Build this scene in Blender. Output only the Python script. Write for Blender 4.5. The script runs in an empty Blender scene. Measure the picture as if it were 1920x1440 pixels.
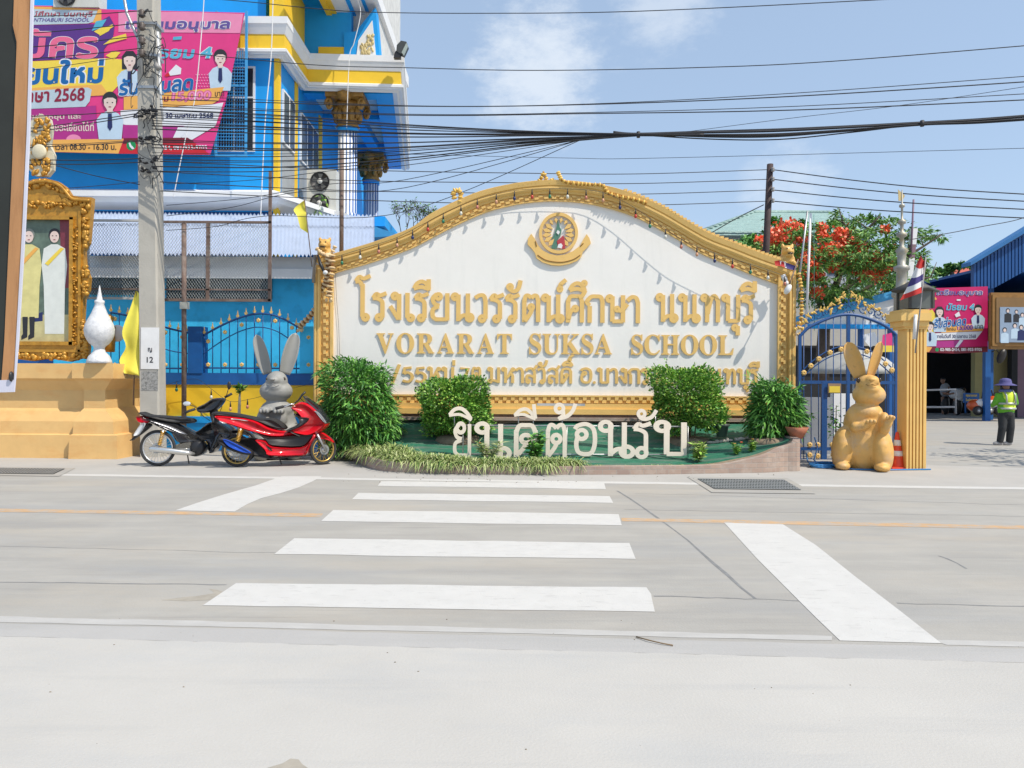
import bpy, bmesh, math, random
from mathutils import Vector, Matrix, Euler
from mathutils.geometry import tessellate_polygon
SC = bpy.context.scene
COL = SC.collection
# ------------------------------------------------------------------ camera, sky, sun, exposure
F, HC, HZ, ROLL = 1400.0, 1.5, 714.0, 0.006       # focal length (px of a 1920 wide picture), eye height, horizon row, roll
cam = bpy.data.cameras.new('camera')
cam.sensor_width = 36; cam.lens = 36 * F / 1920; cam.shift_y = -(720 - HZ) / 1920
cam.clip_start = .05; cam.clip_end = 3000
CAM = bpy.data.objects.new('camera', cam); COL.objects.link(CAM)
cr, sr = math.cos(ROLL), math.sin(ROLL)
CAM.matrix_world = Matrix(((cr, -sr, 0, 0), (0, 0, -1, 0), (sr, cr, 0, HC), (0, 0, 0, 1)))
SC.camera = CAM
SC.view_settings.view_transform = 'Standard'; SC.view_settings.look = 'None'
SC.view_settings.exposure = 0.3; SC.view_settings.gamma = 1
SC.cycles.max_bounces = 6; SC.cycles.transparent_max_bounces = 6
SUNV = Vector((.6, -.42, 1.0)).normalized()
elev = math.asin(SUNV.z); azim = math.atan2(SUNV.x, SUNV.y)
W = bpy.data.worlds.new('World'); SC.world = W; W.use_nodes = True
nt = W.node_tree; N = nt.nodes; L = nt.links
bg = N['Background']; bg.inputs['Strength'].default_value = .14
sky = N.new('ShaderNodeTexSky'); sky.sky_type = 'NISHITA'; sky.sun_disc = False
sky.sun_elevation = elev; sky.sun_rotation = azim; sky.air_density = 1.0; sky.dust_density = 1.2; sky.ozone_density = 1.6
tc = N.new('ShaderNodeTexCoord')
def cloud(direction, lo, hi, scale, dens, seed):
    """a soft cloud standing in one part of the sky: angular mask times fractal noise"""
    dp = N.new('ShaderNodeVectorMath'); dp.operation = 'DOT_PRODUCT'
    nm = N.new('ShaderNodeVectorMath'); nm.operation = 'NORMALIZE'
    L.new(tc.outputs['Generated'], nm.inputs[0]); L.new(nm.outputs[0], dp.inputs[0])
    dp.inputs[1].default_value = Vector(direction).normalized()
    ns = N.new('ShaderNodeTexNoise'); ns.inputs['Scale'].default_value = scale; ns.inputs['Detail'].default_value = 9
    ns.inputs['Roughness'].default_value = .68
    mp = N.new('ShaderNodeMapping'); mp.inputs['Location'].default_value = (seed, seed * .7, seed * 1.3); mp.inputs['Scale'].default_value = (1, 1, 1.9)
    L.new(nm.outputs[0], mp.inputs[0]); L.new(mp.outputs[0], ns.inputs['Vector'])
    mr = N.new('ShaderNodeMapRange'); mr.inputs['From Min'].default_value = lo; mr.inputs['From Max'].default_value = hi
    L.new(dp.outputs['Value'], mr.inputs['Value'])
    ad = N.new('ShaderNodeMath'); ad.operation = 'ADD'; L.new(mr.outputs[0], ad.inputs[0]); L.new(ns.outputs['Fac'], ad.inputs[1])
    m2 = N.new('ShaderNodeMapRange'); m2.interpolation_type = 'SMOOTHSTEP'
    m2.inputs['From Min'].default_value = 1.08; m2.inputs['From Max'].default_value = 1.6; m2.inputs['To Max'].default_value = dens
    L.new(ad.outputs[0], m2.inputs['Value']); return m2.outputs[0]
def pdir(px, py):
    x, yd = (px - 960) / F, (py - HZ) / F
    return (x * cr + yd * sr, 1, x * sr - yd * cr)
c1 = cloud(pdir(1010, 135), .988, 1.0, 17, .6, 3.1)
c2 = cloud(pdir(1250, -5), .994, 1.0, 18, .4, 7.7)
c3 = cloud(pdir(1480, 350), .995, 1.0, 16, .35, 1.2)
mx = None
for c_ in (c1, c2, c3):
    if mx is None: mx = c_
    else:
        m_ = N.new('ShaderNodeMath'); m_.operation = 'MAXIMUM'; L.new(mx, m_.inputs[0]); L.new(c_, m_.inputs[1]); mx = m_.outputs[0]
hazec = N.new('ShaderNodeMix'); hazec.data_type = 'RGBA'; hazec.inputs[0].default_value = .5
L.new(sky.outputs[0], hazec.inputs[6]); hazec.inputs[7].default_value = (3.3, 4.25, 5.5, 1)
mixc = N.new('ShaderNodeMix'); mixc.data_type = 'RGBA'
L.new(mx, mixc.inputs[0]); L.new(hazec.outputs[2], mixc.inputs[6]); mixc.inputs[7].default_value = (5.6, 5.9, 6.2, 1)
L.new(mixc.outputs[2], bg.inputs['Color'])
sun = bpy.data.lights.new('sun', 'SUN'); sun.energy = 3.7; sun.angle = math.radians(.5); sun.color = (1, .92, .795)
so = bpy.data.objects.new('sun', sun); COL.objects.link(so)
so.rotation_euler = SUNV.to_track_quat('Z', 'Y').to_euler(); so.location = (8, -6, 20)

# ------------------------------------------------------------------ helpers
R = random.Random(7)
def P(px, py, d):
    x, yd = (px - 960) / F, (py - HZ) / F
    return Vector((d * (x * cr + yd * sr), d, HC + d * (x * sr - yd * cr)))
def GR(px, py, z=0.0):
    x, yd = (px - 960) / F, (py - HZ) / F
    d = (z - HC) / (x * sr - yd * cr)
    return Vector((d * (x * cr + yd * sr), d, z))
def S(d): return d / F                               # metres in one photo pixel at depth d
def lin(c): c /= 255; return c / 12.92 if c <= .04045 else ((c + .055) / 1.055) ** 2.4
def rgb(r, g, b, k=.75): return (lin(r) * k, lin(g) * k, lin(b) * k, 1)
MATS = {}
def mat(name, col, rough=.6, metal=0., var=.08, vs=3., bump=0., bs=40., coat=0., trans=0., stretch=None):
    if name in MATS: return MATS[name]
    m = bpy.data.materials.new(name); m.use_nodes = True; n = m.node_tree.nodes; l = m.node_tree.links
    b = n['Principled BSDF']; b.inputs['Roughness'].default_value = rough; b.inputs['Metallic'].default_value = metal
    if coat: b.inputs['Coat Weight'].default_value = coat; b.inputs['Coat Roughness'].default_value = .08
    if trans: b.inputs['Transmission Weight'].default_value = trans
    ge = n.new('ShaderNodeNewGeometry'); src = ge.outputs['Position']
    if stretch:
        mp = n.new('ShaderNodeMapping'); mp.inputs['Scale'].default_value = stretch; l.new(src, mp.inputs[0]); src = mp.outputs[0]
    if var:
        t = n.new('ShaderNodeTexNoise'); t.inputs['Scale'].default_value = vs; t.inputs['Detail'].default_value = 6; t.inputs['Roughness'].default_value = .62
        l.new(src, t.inputs['Vector'])
        r = n.new('ShaderNodeMapRange'); r.inputs['From Min'].default_value = .3; r.inputs['From Max'].default_value = .7
        r.inputs['To Min'].default_value = 1 - var; r.inputs['To Max'].default_value = 1 + var; l.new(t.outputs['Fac'], r.inputs['Value'])
        h = n.new('ShaderNodeVectorMath'); h.operation = 'SCALE'; h.inputs[0].default_value = col[:3]; l.new(r.outputs[0], h.inputs['Scale'])
        l.new(h.outputs[0], b.inputs['Base Color'])
    else: b.inputs['Base Color'].default_value = col
    if bump:
        t2 = n.new('ShaderNodeTexNoise'); t2.inputs['Scale'].default_value = bs; t2.inputs['Detail'].default_value = 5; l.new(src, t2.inputs['Vector'])
        bp = n.new('ShaderNodeBump'); bp.inputs['Strength'].default_value = bump; bp.inputs['Distance'].default_value = .01
        l.new(t2.outputs['Fac'], bp.inputs['Height']); l.new(bp.outputs[0], b.inputs['Normal'])
    MATS[name] = m; return m
def stain(m, col, scale, lo, hi, amount, stretch=(1, 1, 1)):
    """lay a second noise-shaped tone (dirt, wear) over a material"""
    n = m.node_tree.nodes; l = m.node_tree.links; b = n['Principled BSDF']
    ge = n.new('ShaderNodeNewGeometry'); mp = n.new('ShaderNodeMapping'); mp.inputs['Scale'].default_value = stretch
    t = n.new('ShaderNodeTexNoise'); t.inputs['Scale'].default_value = scale; t.inputs['Detail'].default_value = 8; t.inputs['Roughness'].default_value = .65
    l.new(ge.outputs['Position'], mp.inputs[0]); l.new(mp.outputs[0], t.inputs['Vector'])
    r = n.new('ShaderNodeMapRange'); r.inputs['From Min'].default_value = lo; r.inputs['From Max'].default_value = hi; r.inputs['To Max'].default_value = amount
    l.new(t.outputs['Fac'], r.inputs['Value'])
    x = n.new('ShaderNodeMix'); x.data_type = 'RGBA'; l.new(r.outputs[0], x.inputs[0]); x.inputs[7].default_value = col
    if b.inputs['Base Color'].is_linked: l.new(b.inputs['Base Color'].links[0].from_socket, x.inputs[6])
    else: x.inputs[6].default_value = b.inputs['Base Color'].default_value
    l.new(x.outputs[2], b.inputs['Base Color']); return m
class MB:
    def __init__(s): s.v, s.f, s.m, s.sm = [], [], [], []
    def add(s, vs, fs, mi=0, smooth=False):
        o = len(s.v); s.v += [tuple(q) for q in vs]
        for q in fs: s.f.append([i + o for i in q]); s.m.append(mi); s.sm.append(smooth)
        return s
    def box(s, x0, x1, y0, y1, z0, z1, mi=0):
        return s.add([(x0,y0,z0),(x1,y0,z0),(x1,y1,z0),(x0,y1,z0),(x0,y0,z1),(x1,y0,z1),(x1,y1,z1),(x0,y1,z1)],
                     [(0,3,2,1),(4,5,6,7),(0,1,5,4),(1,2,6,5),(2,3,7,6),(3,0,4,7)], mi)
    def pb(s, x0, y0, x1, y1, d, t, mi=0):           # box whose front covers a picture rectangle at depth d, t thick
        c = P((x0 + x1) / 2, (y0 + y1) / 2, d); w, h = abs(x1 - x0) * S(d) / 2, abs(y1 - y0) * S(d) / 2
        return s.box(c.x - w, c.x + w, d, d + t, c.z - h, c.z + h, mi)
    def prism(s, pts, d, t, mi=0, world=False):      # outline at depth d, t thick
        q = [Vector((a[0], d, a[1])) for a in pts] if world else [P(a[0], a[1], d) for a in pts]
        ar = sum(q[i].x * q[(i+1) % len(q)].z - q[(i+1) % len(q)].x * q[i].z for i in range(len(q)))
        if ar < 0: q.reverse()
        n = len(q); tri = tessellate_polygon([q])
        vs = q + [a + Vector((0, t, 0)) for a in q]; fs = []
        for a, b, c in tri:
            nn = (q[b] - q[a]).cross(q[c] - q[a])
            if nn.y > 0: a, b, c = a, c, b
            fs.append((a, b, c)); fs.append((a + n, c + n, b + n))
        for i in range(n): j = (i + 1) % n; fs.append((j, i, i + n, j + n))
        return s.add(vs, fs, mi)
    def tube(s, pts, r, n=6, mi=0, caps=True, smooth=True):
        pts = [Vector(p) for p in pts]; k = len(pts); rs = r if isinstance(r, (list, tuple)) else [r] * k
        up = None; vs = []
        for i, p in enumerate(pts):
            t = (pts[min(i + 1, k - 1)] - pts[max(i - 1, 0)])
            t = t.normalized() if t.length > 1e-9 else Vector((0, 0, 1))
            if up is None: up = t.orthogonal().normalized()
            u = (up - t * up.dot(t)); u = u.normalized() if u.length > 1e-6 else t.orthogonal().normalized(); up = u; w = t.cross(u)
            for j in range(n):
                a = 2 * math.pi * j / n; vs.append(p + (u * math.cos(a) + w * math.sin(a)) * rs[i])
        fs = [(i*n+j, i*n+(j+1) % n, (i+1)*n+(j+1) % n, (i+1)*n+j) for i in range(k-1) for j in range(n)]
        if caps: fs += [tuple(range(n-1, -1, -1)), tuple(range((k-1)*n, k*n))]
        return s.add(vs, fs, mi, smooth)
    def lathe(s, prof, c, n=20, mi=0, axis='z', smooth=True, flute=0, fa=0.):
        vs = []; k = len(prof)
        for r, z in prof:
            for j in range(n):
                a = 2 * math.pi * j / n; rr = r * (1 - fa * (.5 + .5 * math.cos(flute * a))) if flute else r
                x, y = rr * math.cos(a), rr * math.sin(a)
                vs.append(Vector(c) + (Vector((x, y, z)) if axis == 'z' else Vector((x, z, y)) if axis == 'y' else Vector((z, x, y))))
        fs = [(i*n+j, i*n+(j+1) % n, (i+1)*n+(j+1) % n, (i+1)*n+j) for i in range(k-1) for j in range(n)]
        fs += [tuple(range(n-1, -1, -1)), tuple(range((k-1)*n, k*n))]
        return s.add(vs, fs, mi, smooth)
    def ell(s, c, rad, n=12, mi=0, rot=None):
        vs = []; fs = []; h = max(4, n // 2); M = Euler(rot).to_matrix() if rot else Matrix.Identity(3)
        for i in range(h + 1):
            t = math.pi * i / h
            for j in range(n):
                a = 2 * math.pi * j / n
                vs.append(Vector(c) + M @ Vector((rad[0]*math.sin(t)*math.cos(a), rad[1]*math.sin(t)*math.sin(a), rad[2]*math.cos(t))))
        for i in range(h):
            for j in range(n):
                fs.append((i*n+j, (i+1)*n+j, (i+1)*n+(j+1) % n, i*n+(j+1) % n))
        return s.add(vs, fs, mi, True)
    def build(s, name, mats, parent=None, smooth=None):
        me = bpy.data.meshes.new(name); me.from_pydata(s.v, [], s.f)
        for m in (mats if isinstance(mats, (list, tuple)) else [mats]): me.materials.append(m)
        me.polygons.foreach_set('material_index', s.m)
        me.polygons.foreach_set('use_smooth', s.sm if smooth is None else [smooth] * len(s.f))
        me.validate(); me.update()
        return link(name, me, parent)
def link(name, me, parent=None):
    o = bpy.data.objects.new(name, me); COL.objects.link(o)
    if parent is not None: attach(o, parent)
    return o
BASE = {}
def attach(o, parent):
    o.parent = parent; r = parent
    while r.parent: r = r.parent
    if r is parent: o.matrix_parent_inverse = Matrix.Translation(-BASE.get(parent.name, Vector((0, 0, 0))))
    return o
def thing(name, label, cat, loc, group=None):
    o = bpy.data.objects.new(name, None); o.empty_display_size = .2; COL.objects.link(o); o.location = loc; BASE[o.name] = Vector(loc)
    return tag(o, label, cat, group)
def tag(o, label, cat, group=None):
    o['label'] = label; o['category'] = cat
    if group: o['group'] = group
    return o
def struct(o): o['kind'] = 'structure'; return o
def dup(o, off):
    off = Vector(off); r = o.copy(); COL.objects.link(r); r.location = o.location + off; BASE[r.name] = BASE.get(o.name, Vector((0,0,0))) + off
    for c in o.children:
        k = c.copy(); COL.objects.link(k); k.parent = r
        for g in c.children: q = g.copy(); COL.objects.link(q); q.parent = k
    return r
def smooth(pts, n=6, closed=False):
    pts = [Vector(p) for p in pts]; out = []; k = len(pts)
    rng = range(k if closed else k - 1)
    for i in rng:
        if closed: a, b, c, d = pts[i-1], pts[i], pts[(i+1) % k], pts[(i+2) % k]
        else: a, b, c, d = pts[max(i-1, 0)], pts[i], pts[i+1], pts[min(i+2, k-1)]
        for j in range(n):
            t = j / n
            out.append(.5 * (2*b + (c-a)*t + (2*a-5*b+4*c-d)*t*t + (3*b-a-3*c+d)*t**3))
    if not closed: out.append(pts[-1])
    return out
def blob(mb, voxel, it=4):
    """melt the overlapping solids of a builder into one continuous smooth skin, returns a mesh"""
    o = mb.build('tmp_blob', []); m = o.modifiers.new('r', 'REMESH'); m.mode = 'VOXEL'; m.voxel_size = voxel; m.use_smooth_shade = True
    if it: q = o.modifiers.new('s', 'SMOOTH'); q.iterations = it; q.factor = .5
    dg = bpy.context.evaluated_depsgraph_get(); me = bpy.data.meshes.new_from_object(o.evaluated_get(dg))
    old = o.data; bpy.data.objects.remove(o); bpy.data.meshes.remove(old)
    me.polygons.foreach_set('use_smooth', [True] * len(me.polygons)); return me
def put(name, me, m, parent=None):
    me.name = name; me.materials.clear()
    for q in (m if isinstance(m, (list, tuple)) else [m]): me.materials.append(q)
    return link(name, me, parent)
def text_mesh(body, offset=0., extrude=0., res=4):
    """flat letters: every outline filled on its own (with its own counters), so crossing strokes stay solid"""
    cu = bpy.data.curves.new('txt', 'FONT'); cu.body = body; cu.fill_mode = 'NONE'; cu.resolution_u = res
    o = bpy.data.objects.new('txt', cu); COL.objects.link(o); bpy.context.view_layer.update()
    me = bpy.data.meshes.new_from_object(o.evaluated_get(bpy.context.evaluated_depsgraph_get()))
    co = [v.co.copy() for v in me.vertices]; nb = {}
    for e in me.edges: i, j = e.vertices; nb.setdefault(i, []).append(j); nb.setdefault(j, []).append(i)
    bpy.data.objects.remove(o); bpy.data.curves.remove(cu); bpy.data.meshes.remove(me)
    seen = set(); loops = []
    for st in range(len(co)):                          # vertex order follows the outline's own direction
        if st in seen or len(nb.get(st, ())) != 2: continue
        lp = [st]; seen.add(st); nx = st + 1 if st + 1 in nb[st] else nb[st][0]
        while nx not in seen:
            lp.append(nx); seen.add(nx); c = [q for q in nb[nx] if q not in seen]
            if not c: break
            nx = c[0]
        lp = [i for k_, i in enumerate(lp) if (co[i] - co[lp[k_-1]]).length > 2e-3]
        if len(lp) > 2: loops.append(lp)
    area = lambda l: sum(co[l[i]].x * co[l[(i+1) % len(l)]].y - co[l[(i+1) % len(l)]].x * co[l[i]].y for i in range(len(l)))
    if not loops: return [], []
    def inside(p, l):
        r = False
        for i in range(len(l)):
            a, b_ = co[l[i]], co[l[i-1]]
            if (a.y > p.y) != (b_.y > p.y) and p.x < (b_.x - a.x) * (p.y - a.y) / (b_.y - a.y) + a.x: r = not r
        return r
    holes = [l for l in loops if any(area(q) * area(l) < 0 and abs(area(q)) > abs(area(l)) and inside(co[l[0]], q) for q in loops)]
    outs = [l for l in loops if l not in holes]; vs, fs = [], []
    def push(l, off, k):                               # embolden by pushing an outline along its normals
        sg = (1 if area(l) > 0 else -1) * k; mv = []
        for i in range(len(l)):
            t = co[l[(i+1) % len(l)]] - co[l[i-1]]; t = t.normalized() if t.length > 1e-7 else Vector((1, 0, 0)); mv.append(co[l[i]] + Vector((t.y, -t.x, 0)) * off * sg)
        return mv
    par = lambda q: abs(sum(q[i].x * q[(i+1) % len(q)].y - q[(i+1) % len(q)].x * q[i].y for i in range(len(q)))) / 2
    for k, l in enumerate(outs):
        hs = [h for h in holes if inside(co[h[0]], l)]; best = None
        for off_ in (offset, offset * .6, offset * .3, 0.):
            ps = [push(l, off_, 1)] + [push(h, off_, -1) for h in hs]; flat = [p for q in ps for p in q]; tr = tessellate_polygon(ps)
            want = par(ps[0]) - sum(par(q) for q in ps[1:]); got = sum(abs((flat[b_] - flat[a]).cross(flat[c] - flat[a]).z) / 2 for a, b_, c in tr); err = abs(got - want) / max(want, 1e-6)
            if best is None or err < best[0] - .01: best = (err, flat, tr)
            if err < .03: break
        off = len(vs); vs += [Vector((p.x, p.y, -k % 7)) for p in best[1]]; fs += [tuple(off + i for i in t) for t in best[2]]
    return vs, fs
def btext(mb, body, x0, y0, x1, y1, d, offset=.02, slant=0., rise=0., mi=0, outline=None, omi=1, ooff=.06):
    """flat printed writing that fills a picture box at depth d, with an optional outline behind it"""
    vs, fs = text_mesh(body, offset)
    if not vs: return
    ax, bx = min(v.x for v in vs), max(v.x for v in vs); ay, by = min(v.y for v in vs), max(v.y for v in vs)
    def place(vs, fs, dd, m):
        out = []
        for v in vs:
            u = (v.x - ax) / (bx - ax); w = (v.y - ay) / (by - ay)
            out.append(P(x0 + (x1 - x0) * u + slant * w, y1 + (y0 - y1) * w - rise * u, dd + v.z * 1.2e-4))
        mb.add(out, fs, m)
    if outline: place(*text_mesh(body, ooff), d + .004, omi)
    place(vs, fs, d, mi)
# ------------------------------------------------------------------ a stroke alphabet of looped Thai letters (x-height 1)
ARCH = 's .08,.74 .16,.93 .33,.95 .5,.93 .58,.74;l .58,.8 .58,0'
LOOP = 'o .1,.88,.09;'
I_ = 's -.62,1.16 -.52,1.34 -.34,1.42 -.16,1.32 -.08,1.14;s -.63,1.16 -.35,1.22 -.08,1.13'
GL = {
 'โ': (.62, 's -.02,1.4 .1,1.56 .26,1.5 .5,1.6;s -.04,1.38 .12,1.38 .24,1.16;l .22,1.3 .22,.12;o .33,.1,.09'),
 'ร': (.56, 's -.02,.8 .1,.95 .24,.9 .46,.98;s -.03,.8 .14,.78 .3,.68 .32,.5;l .32,.56 .32,.1;o .2,.1,.09'),
 'ง': (.54, 'o .21,.88,.09;l .36,.96 .36,.02;l .34,.05 .04,.52'), 'เ': (.42, 'l .12,1 .12,.1;o .24,.1,.09'),
 'ใ': (.46, 'l .2,1.3 .2,0;s .2,1.25 .1,1.5 .3,1.55 .4,1.4'),
 'ย': (.76, 'o .26,.88,.09;s .2,.97 .06,.82 .12,.62 .3,.55;s .28,.52 .07,.42 .06,.16 .2,.05;l .14,.06 .58,.06;l .58,1 .58,.02'),
 'น': (.84, LOOP + 'l .22,.96 .22,0;s .22,.06 .38,.2 .6,.22;l .56,1 .56,0;o .63,.13,.1'),
 'ว': (.56, 's -.02,.84 .14,.94 .3,.92 .36,.7;l .36,.76 .36,.1;o .24,.1,.09'),
 'ต': (.74, 'l .08,0 .08,.8;s .08,.74 .13,.93 .23,.95 .33,.86;s .33,.86 .43,.95 .53,.93 .58,.74;l .58,.8 .58,0;o .33,.54,.08;s .36,.47 .28,.28 .1,.03'),
 'ด': (.74, 'l .08,0 .08,.8;' + ARCH + ';o .33,.54,.08;s .36,.47 .28,.28 .1,.03'),
 'ค': (.74, 'l .08,0 .08,.8;' + ARCH + ';o .34,.5,.08;s .26,.48 .16,.36 .1,.12'),
 'ศ': (.76, 'l .08,0 .08,.8;' + ARCH + ';o .34,.5,.08;s .26,.48 .16,.36 .1,.12;s .46,.9 .6,.98 .7,1.16'),
 'ก': (.72, 'l .1,0 .1,.6;s .1,.62 .0,.74 .06,.86;s .0,.76 .14,.93 .34,.95 .5,.92 .56,.74;l .56,.8 .56,0'),
 'ษ': (.78, LOOP + 'l .2,.96 .2,.05;l .2,.06 .58,.06;l .58,1 .58,.02;o .37,.5,.07;s .42,.45 .55,.46 .74,.68'),
 'บ': (.74, LOOP + 'l .2,.96 .2,.05;l .2,.06 .58,.06;l .58,1 .58,.02'),
 'า': (.5, 's -.04,.8 .12,.94 .28,.9 .34,.7;l .34,.76 .34,0'),
 'ท': (.78, LOOP + 'l .2,.96 .2,0;s .22,.3 .34,.82 .48,.95 .6,.76;l .6,.82 .6,0'),
 'ห': (.82, LOOP + 'l .2,.96 .2,0;s .22,.3 .4,.5 .54,.82;o .62,.87,.08;s .52,.62 .6,.45 .6,.2;l .6,.3 .6,0'),
 'ม': (.8, LOOP + 'l .2,.96 .2,.1;o .11,.1,.09;s .2,.16 .4,.14 .58,.06;l .6,1 .6,0'),
 'ส': (.72, 's .02,.78 .14,.93 .36,.94 .52,.74;l .52,.8 .52,0;o .16,.12,.09;s .08,.2 .1,.46 .26,.5 .5,.38;s .44,.9 .56,.98 .66,1.16'),
 'ล': (.68, 's .02,.78 .14,.93 .36,.94 .52,.74;l .52,.8 .52,0;o .16,.12,.09;s .08,.2 .1,.46 .26,.5 .5,.38'),
 'อ': (.72, 'o .23,.64,.09;s .13,.62 .08,.36 .14,.12 .34,.05 .52,.12 .6,.42 .56,.8 .36,.95 .12,.9 .04,.8'),
 'จ': (.68, 's .02,.82 .18,.95 .4,.93 .52,.7;l .52,.74 .52,0;o .26,.46,.09;s .3,.38 .44,.24 .52,.04'),
 '5': (.64, 'l .5,.96 .16,.92 .12,.55;s .12,.55 .3,.64 .5,.5 .52,.25 .34,.05 .06,.12'), '7': (.62, 'l .02,.92 .5,.92 .2,0'),
 '/': (.46, 'l .0,-.1 .36,1.15'), '.': (.26, 'o .08,.06,.05'), ' ': (.36, ''),
 'ิ': (0, I_), 'ี': (0, I_ + ';l -.1,1.1 -.1,1.5'), 'ึ': (0, I_ + ';o -.1,1.42,.07'),
 'ั': (0, 'o -.44,1.26,.08;s -.46,1.18 -.3,1.1 -.14,1.2 -.06,1.5'), '์': (0, 'o -.22,1.2,.07;s -.16,1.26 -.2,1.36 .0,1.54'),
 '่': (0, 'l -.14,1.12 -.14,1.46'), '้': (0, 'o -.36,1.42,.08;s -.28,1.38 -.26,1.26 -.38,1.14;s -.38,1.14 -.12,1.2 -.02,1.5'),
 'ุ': (0, 'o -.27,-.18,.08;l -.17,-.12 -.17,-.46'), 'ู': (0, 'o -.36,-.18,.07;l -.28,-.14 -.28,-.42;l -.28,-.38 -.1,-.38;l -.1,-.12 -.1,-.42'),
}
UPPER = 'ิีึั'
def ribbon(mb, pts, a, b, to_world, y0, depth, closed=False, mi=0):
    k = len(pts); vs = []
    for i, p in enumerate(pts):
        t = (pts[(i+1) % k] - pts[i-1]) if closed else (pts[min(i+1, k-1)] - pts[max(i-1, 0)])
        t = t.normalized() if t.length > 1e-9 else Vector((1, 0)); n = Vector((-t.y, t.x)); w = math.sqrt((a*n.x)**2 + (b*n.y)**2)
        for q in (p + n * w, p - n * w):
            x, z = to_world(q.x, q.y); vs += [(x, y0, z), (x, y0 + depth, z)]
    fs = []
    for i in range(k if closed else k - 1):
        o, e = 4 * i, 4 * ((i + 1) % k)
        fs += [(o, e, e+2, o+2), (o+1, o+3, e+3, e+1), (o, o+1, e+1, e), (o+2, e+2, e+3, o+3)]
    if not closed: fs += [(0, 2, 3, 1), (4*k-4, 4*k-3, 4*k-1, 4*k-2)]
    mb.add(vs, fs, mi)
def glyph(mb, ch, ox, oz, sx, sz, y, depth, a, b, lift=0., loop=1.0):
    """one cut-out letter: every stroke a band of its own, each a hair proud of the last"""
    for k, st in enumerate(q for q in GL[ch][1].split(';') if q):
        kind, rest = st[0], st[2:]
        tw = lambda x, z: (ox + x * sx, oz + (z + lift) * sz)
        yy = y - .0013 * k
        if kind == 'o':
            cx, cz, r = map(float, rest.split(',')); r *= loop
            pts = [Vector((cx + r * math.cos(t * math.pi / 9), cz + r * math.sin(t * math.pi / 9))) for t in range(18)]
            w = min(a, r * .78); ribbon(mb, pts, w, w, tw, yy, depth, True)
        else:
            pts = [Vector(tuple(map(float, q.split(',')))) for q in rest.split()]
            if kind == 's': pts = smooth(pts, 5)
            ribbon(mb, pts, a, b, tw, yy, depth)
def thai(parent, text, x0, x1, ybase, hpx, d, depth, m, a=.115, b=.095, loop=1., group=None):
    adv = sum(GL[c][0] for c in text[:-1]) + (GL[text[-1]][0] if GL[text[-1]][0] else 0) - .16
    s = S(d); sx = (x1 - x0) * s / adv; sz = hpx * s; pen = 0.; prev = ''
    for c in text:
        if c == ' ': pen += GL[c][0]; continue
        base = P(x0, ybase(x0 + pen * sx / s) if callable(ybase) else ybase, d)
        mb = MB(); lift = .34 if (c in '่้์' and prev in UPPER) else 0.
        if c == 'ิ' and False: lift = 0
        glyph(mb, c, base.x + pen * sx, base.z, sx, sz, d, depth, a, b, lift, loop)
        mb.build('vowel_mark' if GL[c][0] == 0 else 'letter', m, parent)
        pen += GL[c][0]; prev = c
def fluted(mb, px0, px1, py0, py1, d, t, n, mi=0):
    """upright ribs over a face"""
    w = (px1 - px0) / n
    for i in range(n): mb.pb(px0 + w * (i + .2), py0, px0 + w * (i + .8), py1, d, t, mi)
def leaves(mb, spots, n, ln, wd, rng, outward=None, droop=.3, nm=3, jitter=.5):
    """small folded leaves scattered by the function spots(), each a real two-sided blade"""
    for _ in range(n):
        p, o = spots(); ln_ = ln * rng.uniform(.65, 1.25); w = wd * rng.uniform(.7, 1.2)
        d = Vector((o.x + rng.gauss(0, jitter), o.y + rng.gauss(0, jitter), o.z + rng.gauss(0, jitter) - droop)); d = d.normalized() if d.length > 1e-5 else Vector((0, 0, 1))
        sd = d.cross(Vector((rng.gauss(0, .6), rng.gauss(0, .6), 1))); sd = sd.normalized() if sd.length > 1e-5 else Vector((1, 0, 0)); up = sd.cross(d)
        m_ = p + d * ln_ * .45 + up * ln_ * .07; tip = p + d * ln_ - Vector((0, 0, 1)) * ln_ * droop * .5
        mb.add([p, m_ + sd * w - up * w * .3, tip, m_ - sd * w - up * w * .3, m_], [(0, 1, 4), (1, 2, 4), (0, 4, 3), (4, 2, 3)], rng.choices(range(nm), [5, 4, 2][:nm])[0], True)
# ------------------------------------------------------------------ paints and surfaces
conc = stain(mat('concrete road', (.35, .335, .305, 1), .85, var=.07, vs=1.1, bump=.25, bs=60, stretch=(1, 1, 1)), (.27, .26, .245, 1), 1.0, .46, .7, .65, (.25, 1.6, 1))
stain(conc, (.42, .4, .36, 1), 2.3, .5, .72, .6, (.3, 1.2, 1)); stain(conc, (.25, .245, .235, 1), 7, .58, .78, .5, (.18, 2.2, 1)); stain(conc, (.2, .2, .195, 1), 26, .66, .76, .6); stain(conc, (.45, .44, .42, 1), 90, .62, .75, .45); stain(conc, (.23, .22, .21, 1), 3.1, .6, .74, .55, (.12, 3.2, 1))
stain(conc, (.42, .37, .3, 1), .7, .5, .72, .6, (.35, 1.1, 1)); stain(conc, (.3, .31, .32, 1), .9, .52, .74, .55, (.3, 1.3, 1))
apron_m = stain(mat('pale concrete', (.455, .44, .41, 1), .85, var=.05, vs=.9, bump=.2, bs=70), (.37, .38, .385, 1), .8, .5, .72, .6, (.5, 1.2, 1))
stain(apron_m, (.38, .36, .33, 1), 14, .68, .76, .6); stain(apron_m, (.52, .51, .49, 1), 80, .62, .75, .5); stain(apron_m, (.36, .36, .355, 1), 1.7, .56, .75, .5, (.2, 2.5, 1))
white_line = stain(mat('road paint white', (.545, .535, .51, 1), .7, var=.04, vs=5, bump=.2, bs=90), (.4, .39, .37, 1), 11, .56, .7, .7, (.5, 1.6, 1))
stain(white_line, (.36, .35, .33, 1), 40, .62, .7, .8)
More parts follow.
